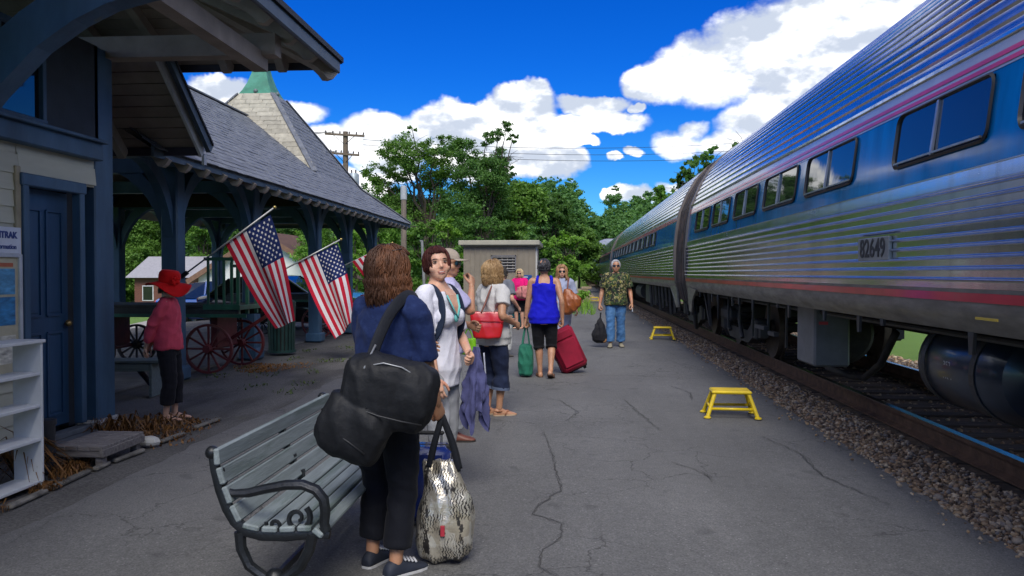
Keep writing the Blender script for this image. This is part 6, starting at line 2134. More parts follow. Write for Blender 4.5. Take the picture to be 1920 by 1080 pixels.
    if shoes:
        for sd_ in (1, -1):
            u, so = shoe_geo(legs[sd_][2], (Ryaw if sd_ > 0 else Lyaw), k, 'shoe', Rp if sd_ > 0 else Lp)
            if shoes.get('bare'):
                o = so.build('sandal', shoes['sole'], t)
                a = legs[sd_][2]; M = Matrix.Rotation(Ryaw if sd_ > 0 else Lyaw, 3, 'Z') @ Matrix.Rotation(Rp if sd_ > 0 else Lp, 3, 'X')
                st = MB()
                for (x0, y0, x1, y1) in ((.046, .055, 0, .125), (-.046, .055, 0, .125)):
                    st.tube([a + M @ Vector((x * k, y * k, z * k - .075 * k)) for x, y, z in ((x0, y0, .012), (x0 * .85, y0 + .02, .048), (x0 * .3, (y0 + y1) / 2 + .01, .052), (x1, y1, .036))], .008 * k, 6)
                if shoes.get('ankle'): st.tube([a + M @ Vector((.044 * k * math.cos(q), .044 * k * math.sin(q) - .01 * k, -.02 * k)) for q in [2 * math.pi * i / 14 for i in range(15)]], .008 * k, 6)
                st.build('strap', shoes['m'], o, smooth=True)
            else:
                me = remesh(u, .006, 2); o = part('shoe', me, shoes['m'], t); so.build('sole', shoes['sole'], o)
                if shoes.get('lace'):
                    a = legs[sd_][2]; M = Matrix.Rotation(Ryaw if sd_ > 0 else Lyaw, 3, 'Z'); ls = MB()
                    for i in range(4): ls.tube([a + M @ Vector((x * k, (.045 + i * .022) * k, (z - i * .008) * k - .075 * k)) for x, z in ((-.026, .076), (0, .092), (.026, .076))], .006 * k, 5)
                    ls.build('laces', shoes['lace'], o, smooth=True)
    if hair: hair_geo(hd, hair, int(H * 1000) % 97, None, t, hair['m'])
    t['H'] = H
    return t, hd, arms, legs, T


def lips(t, hd, c=(.42, .10, .10), open_=0.0):
    m = mat('lip_%d' % int(c[0] * 100), c, .4, var=.08)
    mb = MB()
    for zc, s in ((.222 + .010 * open_, 1), (.190 - .035 * open_, -1)):
        pts = [hd.p(x, .0985 - 9.0 * x * x, zc - s * 14 * x * x * (.3 + open_) + (20 * x * x if open_ else 0)) for x in ((-.022, -.012, 0, .012, .022) if not open_ else (-.027, -.015, 0, .015, .027))]
        mb.tube(pts, [.0012 * hd.k, .003 * hd.k, .0036 * hd.k, .003 * hd.k, .0012 * hd.k], 6)
    mb.build('lips', m, t, smooth=True)
    if open_ > 0:
        b = MB(); b.ball((0, 0, 0), (.0225, .008, .0095 * open_), 12, 8)
        mb2 = MB(); mb2.add([hd.p(0, .0925, .200) + hd.M @ Vector(v) * hd.k for v in b.v], b.f); mb2.build('mouth', mat('mouth_dark', (.20, .05, .045), .5), t, smooth=True)
        b = MB(); b.ball((0, 0, 0), (.0165, .004, .0038), 10, 6)
        mb2 = MB(); mb2.add([hd.p(0, .0975, .211) + hd.M @ Vector(v) * hd.k for v in b.v], b.f); mb2.build('teeth', mat('teeth', (.52, .48, .42), .4), t)


def eyes(t, hd, brow=(.05, .02, .012), squint=.6):
    for sx in (-1, 1):
        b = MB(); b.ball((0, 0, 0), (.0130, .0075, .0058 * squint), 12, 8)
        m = MB(); m.add([hd.p(sx * .0325, .0845, .505) + hd.M @ Vector(v) * hd.k for v in b.v], b.f); e = m.build('eye', mat('eye_white', (.42, .37, .34), .25), t, smooth=True)
        b = MB(); b.ball((0, 0, 0), (.0068, .004, .0062 * squint), 10, 6)
        m = MB(); m.add([hd.p(sx * .0325 + .002, .0915, .505) + hd.M @ Vector(v) * hd.k for v in b.v], b.f); m.build('iris', mat('iris_dark', (.03, .015, .01), .2), e, smooth=True)
        m = MB(); m.tube([hd.p(sx * x, .0885 - abs(x - .033) * .22 - (.006 if x > .045 else 0), z) for x, z in ((.016, .520), (.024, .533), (.034, .536), (.044, .528), (.049, .515))], [.0016, .0028, .0032, .0028, .0014], 5); m.build('eyelash', mat('lash', (.015, .01, .008), .6), e, smooth=True)
        m = MB(); m.tube([hd.p(sx * x, y, z) for x, y, z in ((.014, .0965, .585), (.026, .0955, .607), (.040, .088, .610), (.052, .076, .592))], [.0018, .0032, .003, .0012], 6, flat=.6); m.build('eyebrow', mat('brow_%d' % int(brow[0] * 1000), brow, .7), t, smooth=True)


def sunglasses(t, hd, tint=(.012, .012, .014), z=.505, y=.100, frame=(.02, .015, .012), on_top=False):
    gl = bpy.data.materials.get('lens_%d' % int(tint[2] * 1000)) or glass_mat('lens_%d' % int(tint[2] * 1000), tint, .05)
    fr = mat('glasses_frame_%d' % int(frame[0] * 1000), frame, .35)
    root = None
    for sx in (-1, 1):
        P = [(sx * (.034 + .026 * math.cos(a) * (1 if abs(math.cos(a)) < .8 else .98)), z + .085 * math.sin(a)) for a in [2 * math.pi * i / 16 for i in range(16)]]
        def Y(x): return y - 3.2 * x * x
        m = MB(); m.add([hd.p(0.034 * sx, Y(.034) + .003, z)] + [hd.p(x, Y(x), zz) for x, zz in P], [(0, 1 + i, 1 + (i + 1) % 16) for i in range(16)])
        lo = m.build('lens', gl, t, smooth=True)
        m = MB(); m.tube([hd.p(x, Y(x) + .001, zz) for x, zz in P + P[:1]], .0022 * hd.k, 6); m.build('rim', fr, lo, smooth=True)
        m = MB(); m.tube([hd.p(sx * .060, Y(.06) - .002, z + .03), hd.p(sx * .076, .03, z + .02), hd.p(sx * .078, -.02, z)], .0028 * hd.k, 6); m.build('temple', fr, lo, smooth=True)
    m = MB(); m.tube([hd.p(-.009, y, z + .03), hd.p(.009, y, z + .03)], .003 * hd.k, 6); m.build('bridge', fr, t, smooth=True)


def lump(rings, vox=.010, wr=.012, seed=0., sx=8, sz=9, it=2):
    m = MB()
    for r in rings: loft(m, r)
    me = remesh(m, vox, it); wrinkle(me, wr, sx, sz, seed); return me


def strap(pts, w, th, m, parent, name='strap', up=(0, 1, 0)):
    P = [Vector(p) for p in pts]; b = MB()
    # dense ribbon
    Q = []
    for i in range(len(P) - 1):
        p0, p1, p2, p3 = P[max(i - 1, 0)], P[i], P[i + 1], P[min(i + 2, len(P) - 1)]
        for k in range(5):
            t = k / 5; Q.append(.5 * ((2 * p1) + (p2 - p0) * t + (2 * p0 - 5 * p1 + 4 * p2 - p3) * t * t + (3 * p1 - p0 - 3 * p2 + p3) * t ** 3))
    Q.append(P[-1])
    b.tube(Q, w / 2, 8, flat=th / w, up=up)
    return b.build(name, m, parent, smooth=True)


def build_people():
    S_A, S_B, S_C = skin('fair', (.66, .38, .26)), skin('tan', (.47, .245, .145)), skin('light', (.60, .36, .25))
    blk = cloth('black', (.010, .010, .013), .8); sole_w = mat('sole_white', (.55, .55, .55), .6); sole_b = mat('sole_dark', (.03, .025, .022), .7)
    # ---------------------------------------------------------------- 1: navy top, back to us, duffel and metallic tote
    hb = mat('hair_brown', (.055, .024, .013), .55, var=.3, nscale=18, stretch=(1, 1, .25), spec=.35, col2=(.16, .062, .025), c2scale=7)
    t, hd, arms, legs, T = person((-.925, 3.88, 0), R(-28), 'woman with wavy brown hair and navy top, back turned, beside the slatted bench', 1.615, girth=1.03, hipf=1.06, lean=(.03, .01), head=(R(-22), R(4), 0),
        RW=(.185, .20, .85), Rh=(.6, -.8, 0), LW=(-.02, .26, 1.10), Lh=(-.35, -.6, -.8), RA=(.10, -.03), LA=(-.10, .02), Ryaw=-.25, Lyaw=.1, skin_m=S_B, vox=.0085,
        shirt=dict(m=cloth('navy', (.011, .022, .082), .85, col2=(.017, .032, .105), c2scale=30), hem=.80, sleeve=.86, off=.016, flare=.02, soff=.018, wr=.016, box=1.0),
        pants=dict(m=cloth('dark_trousers', (.008, .009, .014), .8), len=1.80, hemr=.060, off=.012, wr=.011),
        shoes=dict(m=mat('sneaker_navy', (.015, .02, .035), .7, var=.3), sole=sole_w, lace=mat('lace_white', (.6, .6, .62), .8)),
        hair=dict(puff=.026, len=1.27, wave=.95, face=58, fringe=2, hairline=54, n=1700, curl=.02, r=.0034, m=hb), Rcurl=1.15, Rn=(1, -.2, 0))
    sunglasses(t, hd, (.05, .06, .08), z=.97, y=.055)
    # ---------------------------------------------------------------- duffel bag slung behind her hip
    nyl = mat('black_nylon', (.010, .011, .014), .62, var=.25, nscale=6, bump=.45, bscale=22, spec=.3)
    d = thing('duffel_bag', 'large slouchy black duffel bag slung behind the woman in navy', 'bag', (-.86, 3.52, .6))
    B = Vector(d.location)
    m = MB()
    def blob(c, ax, L, w, h, tw=0.):
        ax = Vector(ax).normalized(); y = Vector((0, 1, 0)); z = ax.cross(y)
        for_ = [(-1, .55), (-.9, .82), (-.6, .98), (0, 1.05), (.6, .98), (.9, .82), (1, .55)]
        loft(m, [ring(Vector(c) - B + ax * (a * L), y, z, w * s, h * s, 20, 2.6) for a, s in for_])
    blob((-.815, 3.545, .955), (1, .10, -.22), .205, .120, .162)
    blob((-.975, 3.50, .800), (.86, .0, -.44), .155, .105, .140)
    me = remesh(m, .008, 3); wrinkle(me, .026, 5.5, 5, 3.1, .22); wrinkle(me, .007, 13, 9, 8.3, .5)
    part('bag_body', me, nyl, d)
    zp = mat('zip_grey', (.34, .35, .36), .4, .5)
    b = MB(); b.tube([Vector(q) - B for q in ((-1.005, 3.50, .985), (-.97, 3.455, 1.045), (-.90, 3.432, 1.085), (-.82, 3.43, 1.10), (-.74, 3.44, 1.08), (-.67, 3.475, 1.03), (-.635, 3.51, .98))], .0036, 6); b.build('zip', zp, d, smooth=True)
    sm_ = cloth('strap_black', (.014, .016, .022), .7)
    strap([Vector(q) - B for q in ((-.90, 3.45, 1.04), (-.885, 3.56, 1.17), (-.845, 3.66, 1.30), (-.80, 3.755, 1.375), (-.765, 3.87, 1.385), (-.75, 3.96, 1.32), (-.74, 3.99, 1.2))], .058, .012, sm_, d, up=(.6, 0, .8))
    for pts in (((-1.0, 3.455, .93), (-.93, 3.41, .90), (-.84, 3.405, .87), (-.74, 3.415, .845), (-.655, 3.46, .82)), ((-1.085, 3.42, .86), (-1.04, 3.40, .80), (-.97, 3.395, .755), (-.90, 3.405, .70))):
        b = MB(); b.tube([Vector(q) - B for q in pts], .0035, 6); b.build('piping', mat('piping_dark', (.025, .026, .03), .5), d, smooth=True)
    b = MB(); b.tube([Vector(q) - B for q in ((-.905, 3.42, 1.075), (-.892, 3.475, 1.125), (-.88, 3.53, 1.17))], .005, 6); b.build('zip_pull', zp, d, smooth=True)
    # ---------------------------------------------------------------- metallic print tote
    def tote_mat():
        mm = bpy.data.materials.new('metallic_print'); mm.use_nodes = True
        g = NG(mm.node_tree); bb = mm.node_tree.nodes['Principled BSDF']; co = g.n('ShaderNodeTexCoord').outputs['Object']
        v1 = g.n('ShaderNodeTexVoronoi', distance='CHEBYCHEV'); g.put(v1.inputs['Vector'], g.v('MULTIPLY', co, (1, 1, .6))); v1.inputs['Scale'].default_value = 15
        w = g.n('ShaderNodeTexWave'); g.put(w.inputs['Vector'], g.v('MULTIPLY', co, (1, 1, 2.2))); w.inputs['Scale'].default_value = 22; w.inputs['Distortion'].default_value = 9; w.inputs['Detail'].default_value = 3
        ink = g.m('MAXIMUM', g.step(g.noise(g.v('MULTIPLY', co, (1, 1, .5)), 17, 4, .65), .57, .61), g.m('MULTIPLY', g.step(w.outputs['Fac'], .62, .72), g.step(g.noise(co, 8, 3, .5), .42, .52)))
        cell = g.mix(g.sep(v1.outputs['Color'])[0], (.50, .44, .33, 1), (.72, .69, .60, 1))
        c = g.mix(ink, cell, (.03, .027, .025, 1)); mm.node_tree.links.new(c, bb.inputs['Base Color'])
        mm.node_tree.links.new(g.m('MULTIPLY', g.m('SUBTRACT', 1.0, ink), .6), bb.inputs['Metallic']); bb.inputs['Roughness'].default_value = .33
        bp = g.n('ShaderNodeBump'); bp.inputs['Strength'].default_value = .7; bp.inputs['Distance'].default_value = .012
        mm.node_tree.links.new(g.noise(co, 14, 4, .6), bp.inputs['Height']); mm.node_tree.links.new(bp.outputs[0], bb.inputs['Normal'])
        return mm
    d = thing('metallic_tote', 'crinkled silver-gold printed tote bag hanging from the hand of the woman in navy', 'bag', (-.645, 4.02, 0)); B = Vector(d.location)
    me = lump([[ring((dx, 0, z), (1, 0, 0), (0, 1, 0), rx, ry, 22, 2.5) for z, rx, ry, dx in ((.022, .085, .055, .0), (.05, .125, .085, .0), (.12, .142, .105, .005), (.22, .146, .108, .008), (.33, .130, .095, .008), (.43, .105, .065, 0), (.50, .092, .035, -.01), (.53, .088, .022, -.015))]], .008, .022, 7.7, 9, 7)
    part('bag_body', me, tote_mat(), d)
    for y in (-.028, .03):
        strap([(-.075, y, .50), (-.055, y * .8, .60), (-.022, y * .4, .72), (-.012, 0, .765), (.006, y * .4, .72), (.05, y * .8, .60), (.078, y, .48)], .030, .008, sm_, d, 'handle', up=(0, 1, 0))
    b = MB(); b.box((.012, -.128, .205), (.022, .006, .055), bev=.002); b.build('red_tag', mat('tag_red', (.45, .03, .05), .5), d)
    # ---------------------------------------------------------------- blue suitcase
    d = thing('blue_suitcase', 'small glossy dark blue suitcase behind the metallic tote', 'suitcase', (-.845, 4.62, 0))
    bl = mat('case_blue', (.012, .025, .14), .22, var=.2, coat=.6)
    m = MB(); m.box((0, 0, .26), (.30, .21, .44), bev=.04); m.build('shell', bl, d, smooth=40)
    m = MB(); m.box((0, 0, .26), (.306, .03, .445), bev=.01); m.build('zip_band', M_RUB, d)
    for sx in (-.11, .11):
        for sy in (-.07, .07):
            m = MB(); m.cyl((sx - .012, sy, .025), (sx + .012, sy, .025), .024, 12); m.build('wheel', M_RUB, d, smooth=40)
        m = MB(); m.cyl((sx * .7, .07, .45), (sx * .7, .07, .53), .008, 8); m.build('handle_rod', M_WFR, d)
    m = MB(); m.box((0, .07, .535), (.19, .03, .022), bev=.008); m.build('handle', M_RUB, d)
    # ---------------------------------------------------------------- 2: woman in white with backpack, face to us
    ha = mat('hair_auburn', (.046, .012, .010), .62, var=.2, nscale=16, stretch=(1, 1, .3), spec=.2, col2=(.11, .028, .018), c2scale=8)
    t, hd, arms, legs, T = person((-.87, 5.24, 0), R(-112), 'smiling woman with short auburn hair, white top and navy backpack', 1.67, girth=.90, lean=(0, -.015), head=(R(-44), R(9), R(5)),
        RW=(.20, .10, .77), Rh=(.4, -1, 0), LW=(-.09, .17, .95), Lh=(-.9, -.6, -.3), RA=(.09, .03), LA=(-.09, -.06), Ryaw=-.1, Lyaw=.25, skin_m=S_A, vox=.0075,
        shirt=dict(m=cloth('white_knit', (.72, .72, .80), .85, var=.04), hem=.735, sleeve=.90, off=.010, flare=.012, soff=.010, wr=.008, scoop=True),
        pants=dict(m=cloth('pale_grey', (.36, .37, .40), .8), len=1.86, hemr=.055, off=.012, wr=.012), shoes=dict(m=mat('sneaker_navy', (.015, .02, .035), .7, var=.3), sole=sole_w),
        hair=dict(puff=.014, len=.74, wave=.1, face=50, fringe=3, hairline=60, n=1100, curl=.035, r=.004, m=ha), Lcurl=1.0, Rcurl=.45, bust=.35, mouth=1.0)
    lips(t, hd, (.56, .235, .19), .6); eyes(t, hd, (.05, .018, .012), .62)
    # neckline: skin V and aqua camisole
    m = MB(); m.add([T(-.062, .108, 1.335), T(.062, .108, 1.335), T(.04, .136, 1.26), T(0, .146, 1.195), T(-.04, .136, 1.26), T(-.05, .080, 1.372), T(.05, .080, 1.372)], [(0, 5, 6, 1), (0, 1, 2, 4), (4, 2, 3)])
    m.build('neckline', S_A, t)
    aq = cloth('aqua', (.16, .52, .50), .7)
    m = MB()
    for sx in (-1, 1): m.tube([T(sx * .064, .110, 1.335), T(sx * .042, .139, 1.258), T(0, .149, 1.19)], .009, 6, flat=.6)
    m.ball(T(0.0, .138, 1.185), (.022, .012, .03)); m.build('camisole', aq, t, smooth=True)
    d = thing('backpack', 'navy backpack on the back of the woman in white', 'bag', (-.87, 5.24, 0), R(-112))
    nv = cloth('backpack_navy', (.016, .026, .052), .6, bump=.4)
    me = lump([[ring((0, -.185, z), (1, 0, 0), (0, 1, 0), rx, ry, 20, 3) for z, rx, ry in ((.86, .10, .05), (.90, .135, .085), (1.05, .14, .095), (1.2, .135, .085), (1.29, .11, .06), (1.33, .05, .03))]], .011, .012, 2.)
    part('bag_body', me, nv, d)
    for sx in (-1, 1):
        strap([(sx * .09, -.13, 1.28), (sx * .112, -.06, 1.375), (sx * .115, .01, 1.40), (sx * .118, .07, 1.345), (sx * .128, .10, 1.24), (sx * .142, .085, 1.13), (sx * .152, .02, 1.04), (sx * .13, -.10, .98)], .050, .012, nv, d, up=(sx, 0, .3))
    # lavender jacket hanging from her left hand
    w = arms[-1][2]
    d = thing('jacket', 'crumpled lavender blue jacket hanging from the hand of the woman in white', 'jacket', (-.87, 5.24, 0), R(-112))
    lav = cloth('lavender', (.080, .085, .20), .85, bump=.3)
    jm = MB()
    def jf(sx_, q):
        an = 2 * math.pi * sx_; z = 1.0 - .47 * q - (.07 * math.sin(3 * an + 1) + .05 * math.sin(7 * an)) * q ** 3
        sp_ = .016 + .050 * min(1, q * 1.8) ** .8 + .006 * q
        fold = 1 + .30 * math.sin(6 * an + 2.2 * q) * min(1, q * 2) + .22 * math.sin(11 * an - 3 * q + 1) * q
        return (w.x - .02 + sp_ * .75 * fold * math.cos(an) + .012 * fnoise(q * 4, an), w.y + .055 + sp_ * 1.1 * fold * math.sin(an) - .03 * q * q, z)
    jm.grid(jf, 72, 26, True); me = jm.mesh('garment'); wrinkle(me, .022, 13, 18, 2.)
    part('garment', me, lav, d)
    strap([(w.x - .05, w.y + .09, .96), (w.x - .055, w.y + .105, .75), (w.x - .05, w.y + .115, .62), (w.x - .055, w.y + .11, .50)], .018, .006, cloth('trim_pale', (.50, .52, .62)), d, 'trim')
    # ---------------------------------------------------------------- 3: man in beige cap, hand to his mouth
    t, hd, arms, legs, T = person((-1.10, 7.0, 0), R(-78), 'man in beige cap and mirrored sunglasses, hand raised to his mouth', 1.70, True, 1.0, head=(R(-28), R(-2), 0),
        RW=(.06, .215, 1.33), Rh=(.6, .0, -1), LW=(-.20, .20, .99), Lcurl=1.0, RA=(.10, .05), LA=(-.10, -.05), skin_m=S_B, vox=.0095, Rcurl=.75, Rn=(.6, .6, -.2),
        shirt=dict(m=cloth('pale_lilac', (.42, .40, .60), .85), hem=.76, sleeve=.80, off=.026, flare=.012, soff=.026, wr=.014), pants=dict(m=cloth('grey_chinos', (.28, .29, .31)), len=1.9, hemr=.07, off=.016, wr=.012),
        shoes=dict(m=mat('shoe_brown', (.16, .05, .03), .5), sole=sole_b), hair=dict(puff=.006, len=.62, wave=.1, face=70, fringe=-6, hairline=60, n=40, r=.004, m=mat('hair_grey_brown', (.10, .08, .065), .6)))
    sunglasses(t, hd, (.03, .22, .30)); lips(t, hd, (.35, .14, .11))
    def cap(h, m, brim=.085):
        c = MB(); c.grid(lambda s, q: h.p(.083 * math.sin(math.pi / 2 * q) * math.sin(2 * math.pi * s), -.002 + .106 * math.sin(math.pi / 2 * q) * math.cos(2 * math.pi * s), .66 + .40 * math.cos(math.pi / 2 * q)), 24, 8, True)
        o = c.build('cap', m, t, smooth=True)
        b = MB(); b.grid(lambda s, q: h.p(.078 * math.sin((s - .5) * 2.4) * (1 + .1 * q), .07 + .035 * math.cos((s - .5) * 2.4) + brim * q * math.cos((s - .5) * 2.2), .675 - .05 * q - .12 * (s - .5) ** 2), 12, 5)
        sol = b.build('visor', m, o, smooth=True); sm2 = sol.modifiers.new('t', 'SOLIDIFY'); sm2.thickness = .004
    cap(hd, cloth('cap_beige', (.36, .30, .24)))
    # small lime green bag he carries
    d = thing('lime_bag', 'small lime green bag half hidden beside the red handbag', 'bag', (-.935, 7.25, .74))
    me = lump([[ring((0, 0, z), (1, 0, 0), (0, 1, 0), .07, .04, 16, 3) for z in (0, .03, .10, .15)]], .01, .01, 2.)
    part('bag_body', me, mat('lime', (.30, .75, .02), .5), d); strap([(-.05, 0, .14), (0, 0, .24), (.05, 0, .14)], .012, .006, mat('lime', (.3, .75, .02), .5), d, 'handle')
    # ---------------------------------------------------------------- 4: blonde woman with red handbag
    hbl = mat('hair_blonde', (.42, .27, .125), .45, var=.3, nscale=16, stretch=(1, 1, .25), spec=.5, col2=(.26, .15, .06), c2scale=6)
    t, hd, arms, legs, T = person((-.80, 8.22, 0), R(-48), 'woman with blonde bob, white tee and rolled denim capris seen from behind', 1.61, girth=1.08, head=(R(-6), R(3), 0),
        RW=(.21, .13, 1.0), Rh=(.5, -1, -.2), LW=(-.16, .25, 1.02), Lh=(-.6, -.8, 0), RA=(.07, .03), LA=(-.07, -.02), Ryaw=-.35, Lyaw=-.25, skin_m=S_B, vox=.0095,
        shirt=dict(m=cloth('white_tee', (.56, .55, .54), .85, var=.05), hem=.77, sleeve=.58, off=.022, flare=.022, soff=.028, wr=.013),
        pants=dict(m=cloth('dark_denim', (.012, .018, .045), .85, col2=(.02, .03, .07)), len=1.42, hemr=.082, off=.014, wr=.010, cuff=cloth('denim_cuff', (.10, .13, .21))),
        shoes=dict(bare=True, m=mat('sandal_tan', (.36, .15, .08), .6), sole=mat('sandal_cork', (.50, .36, .24), .7), ankle=True),
        hair=dict(puff=.030, len=1.10, wave=.6, face=56, fringe=-4, hairline=50, n=1300, curl=.028, r=.0036, m=hbl))
    d = thing('red_handbag', 'glossy red handbag on the shoulder of the blonde woman', 'bag', (-.835, 7.98, .83), R(6))
    rd = mat('red_leather', (.52, .012, .018), .32, var=.12, nscale=5, bump=.15, bscale=12, coat=.4)
    me = lump([[ring((0, 0, z), (1, 0, 0), (0, 1, 0), rx, ry, 24, 4) for z, rx, ry in ((0, .125, .058), (.015, .138, .068), (.12, .160, .062), (.22, .172, .042), (.27, .176, .028))]], .009, .008, 1., 6, 6)
    part('bag_body', me, rd, d)
    b = MB(); b.bar((-.16, -.063, .185), (.165, -.060, .175), .006, .008); b.build('seam', mat('red_seam', (.35, .008, .012), .5), d)
    brn = mat('strap_brown', (.16, .045, .03), .5)
    for y in (-.035, .035):
        strap([(-.06, y, .26), (-.02, y + .03, .36), (.035, .12 + y * .3, .50), (.075, .18, .565), (.115, .20 + y * .3, .50), (.10, .12 + y, .36), (.07, y, .26)], .018, .007, brn, d, 'handle')
    # ---------------------------------------------------------------- 5: woman in bright pink
    hp = mat('hair_pale_blonde', (.58, .44, .24), .5, var=.25, nscale=14)
    t, hd, arms, legs, T = person((-1.33, 21.1, 0), R(160), 'woman in bright pink tee and dark shorts before the tan shed', 1.58, girth=1.12, head=(R(12), 0, 0), RW=(.14, .28, .98), Rh=(.7, -.6, -.2), LW=(-.12, .28, 1.0), Lh=(-.7, -.6, -.2),
        skin_m=S_A, vox=.013, shirt=dict(m=cloth('hot_pink', (.72, .010, .17), .8), hem=.80, sleeve=.6, off=.02, flare=.02, soff=.02), pants=dict(m=blk, len=.92, off=.02),
        shoes=dict(bare=True, m=sole_b, sole=sole_b), hair=dict(puff=.026, len=.95, wave=.7, face=50, fringe=2, hairline=60, n=300, r=.006, m=hp))
    sunglasses(t, hd); lips(t, hd)
    d = thing('salmon_bag', 'soft salmon pink bag held by the woman in bright pink', 'bag', (-1.21, 20.78, .82))
    me = lump([[ring((0, 0, z), (1, 0, 0), (0, 1, 0), rx, ry, 18, 2.4) for z, rx, ry in ((0, .12, .08), (.05, .20, .12), (.16, .22, .13), (.27, .17, .1), (.32, .08, .05))]], .015, .03, 3.)
    part('bag_body', me, cloth('salmon', (.52, .20, .19)), d); strap([(-.05, -.10, .30), (-.03, -.13, .18), (-.04, -.12, .05)], .02, .01, sole_b, d)
    # ---------------------------------------------------------------- 5b: person in grey behind the blonde
    t, hd, arms, legs, T = person((-1.19, 13.9, 0), R(-30), 'person in grey top and white trousers almost hidden behind the blonde woman', 1.60, girth=1.05, head=(R(-20), 0, 0), RW=(.27, .12, .92),
        skin_m=S_A, vox=.012, shirt=dict(m=cloth('mid_grey', (.15, .16, .19)), hem=.80, sleeve=.75, off=.03, flare=.03, soff=.03), pants=dict(m=cloth('white_cotton', (.52, .53, .52)), len=1.85, hemr=.075, off=.02), shoes=dict(m=mat('shoe_grey', (.12, .11, .1), .6), sole=sole_b),
        hair=dict(puff=.012, len=.8, wave=.5, face=56, fringe=-4, hairline=46, n=150, r=.009, m=mat('hair_dark', (.03, .025, .02), .5)))
    # ---------------------------------------------------------------- 6: woman in royal blue tank walking away
    hg = mat('hair_salt_pepper', (.024, .024, .030), .5, var=.5, nscale=40, col2=(.09, .09, .10), c2scale=24)
    t, hd, arms, legs, T = person((-.36, 11.2, 0), R(2), 'woman in royal blue tank top and black capris walking away from us', 1.69, girth=1.0, hipf=1.04, head=(R(-10), R(6), 0),
        LW=(-.255, .03, .80), Lh=(-.4, -1, 0), RW=(.25, -.06, .83), Rh=(.4, -1, 0), RA=(.09, -.10), LA=(-.055, .07), Rz=.035, Rp=R(-22), Ryaw=-.2, Lyaw=.15, skin_m=S_B, vox=.009,
        shirt=dict(m=cloth('royal_blue', (.008, .010, .50), .75), hem=.765, tank=True, off=.018, flare=.035, wr=.012), pants=dict(m=blk, len=1.10, hemr=.070, off=.010),
        shoes=dict(bare=True, m=mat('thong_brown', (.10, .05, .03), .6), sole=mat('thong_brown', (.10, .05, .03), .6)), hair=dict(puff=.010, len=.60, wave=.6, face=55, fringe=-8, hairline=45, n=260, r=.006, m=hg), Lcurl=1.1, Rcurl=1.0)
    b = MB(); w = arms[-1][2]; b.lathe([(.027, -.008), (.031, -.008), (.031, .008), (.027, .008)], w + Vector((0, 0, .03)), 16, closed=True); b.build('watch', mat('watch_dark', (.04, .02, .02), .4), t, smooth=True)
    d = thing('green_tote', 'limp green tote bag carried by the woman in royal blue', 'bag', (-.625, 11.28, 0))
    gr = cloth('green_canvas', (.022, .15, .095), .7, bump=.4)
    me = lump([[ring((0, 0, z), (1, 0, 0), (0, 1, 0), rx, ry, 20, 3) for z, rx, ry in ((.035, .075, .11), (.06, .095, .14), (.2, .105, .15), (.36, .10, .13), (.45, .085, .10), (.47, .07, .08))]], .010, .020, 5., 9, 9)
    part('bag_body', me, gr, d)
    for y in (-.03, .03): strap([(-.05, y * 2, .44), (-.03, y, .60), (-.003, 0, .725), (.012, 0, .725), (.035, y, .60), (.055, y * 2, .44)], .028, .008, gr, d, 'handle')
    d = thing('red_suitcase', 'tilted red wheeled suitcase beside the woman in royal blue', 'suitcase', (.115, 11.75, .035), 0); d.rotation_euler = (R(-8), R(-24), R(14))
    rc = cloth('suitcase_red', (.25, .008, .030), .6, bump=.3); rdk = cloth('suitcase_dark', (.075, .006, .014), .7)
    m = MB(); m.box((-.01, 0, .36), (.40, .26, .64), bev=.045); m.build('shell', rc, d, smooth=40)
    m = MB(); m.box((-.01, -.135, .30), (.32, .05, .40), bev=.02); m.build('front_pocket', rc, d, smooth=40)
    m = MB(); m.box((-.01, -.132, .575), (.31, .04, .12), bev=.015); m.build('front_pocket', rc, d, smooth=40)
    m = MB(); m.box((-.01, .045, .36), (.412, .022, .65), bev=.01); m.build('zip_band', rdk, d)
    m = MB(); m.box((-.215, 0, .36), (.016, .12, .2), bev=.006); m.build('side_handle', rdk, d)
    m = MB(); m.box((-.01, .06, .045), (.39, .12, .06), bev=.015); m.build('base', M_RUB, d)
    for sx in (-.17, .15):
        m = MB(); m.cyl((sx - .018, .10, .02), (sx + .018, .10, .02), .042, 14); m.build('wheel', M_RUB, d, smooth=40)
        m = MB(); m.cyl((sx * .6, .1, .66), (sx * .6, .1, .88), .008, 8); m.build('handle_rod', M_WFR, d)
    m = MB(); m.box((-.005, .1, .885), (.24, .03, .025), bev=.008); m.build('handle', M_RUB, d)
    # ---------------------------------------------------------------- 7: woman in sunglasses facing us, brown bag
    t, hd, arms, legs, T = person((-.145, 14.7, 0), R(184), 'smiling woman in sunglasses and pale blue clothes walking towards us', 1.63, girth=1.0, head=(0, 0, 0), LW=(-.27, .10, .84), RW=(.20, .18, 1.0), Rh=(.7, -.7, 0), RA=(.07, .10), LA=(-.07, -.06),
        skin_m=S_A, vox=.011, shirt=dict(m=cloth('pale_blue', (.34, .38, .52)), hem=.78, sleeve=.8, off=.02, flare=.02, soff=.02), pants=dict(m=cloth('pale_lilac_trousers', (.44, .46, .62)), len=1.88, hemr=.075, off=.018),
        shoes=dict(m=mat('shoe_tan', (.3, .2, .12), .6), sole=sole_b), hair=dict(puff=.026, len=1.28, wave=.8, face=46, fringe=2, hairline=58, n=260, r=.009, m=mat('hair_honey', (.36, .19, .085), .45, var=.3, nscale=14)), bust=.2)
    sunglasses(t, hd); lips(t, hd, (.45, .12, .11))
    d = thing('brown_bag', 'big soft brown leather shoulder bag between the two walking women', 'bag', (.03, 14.35, .74))
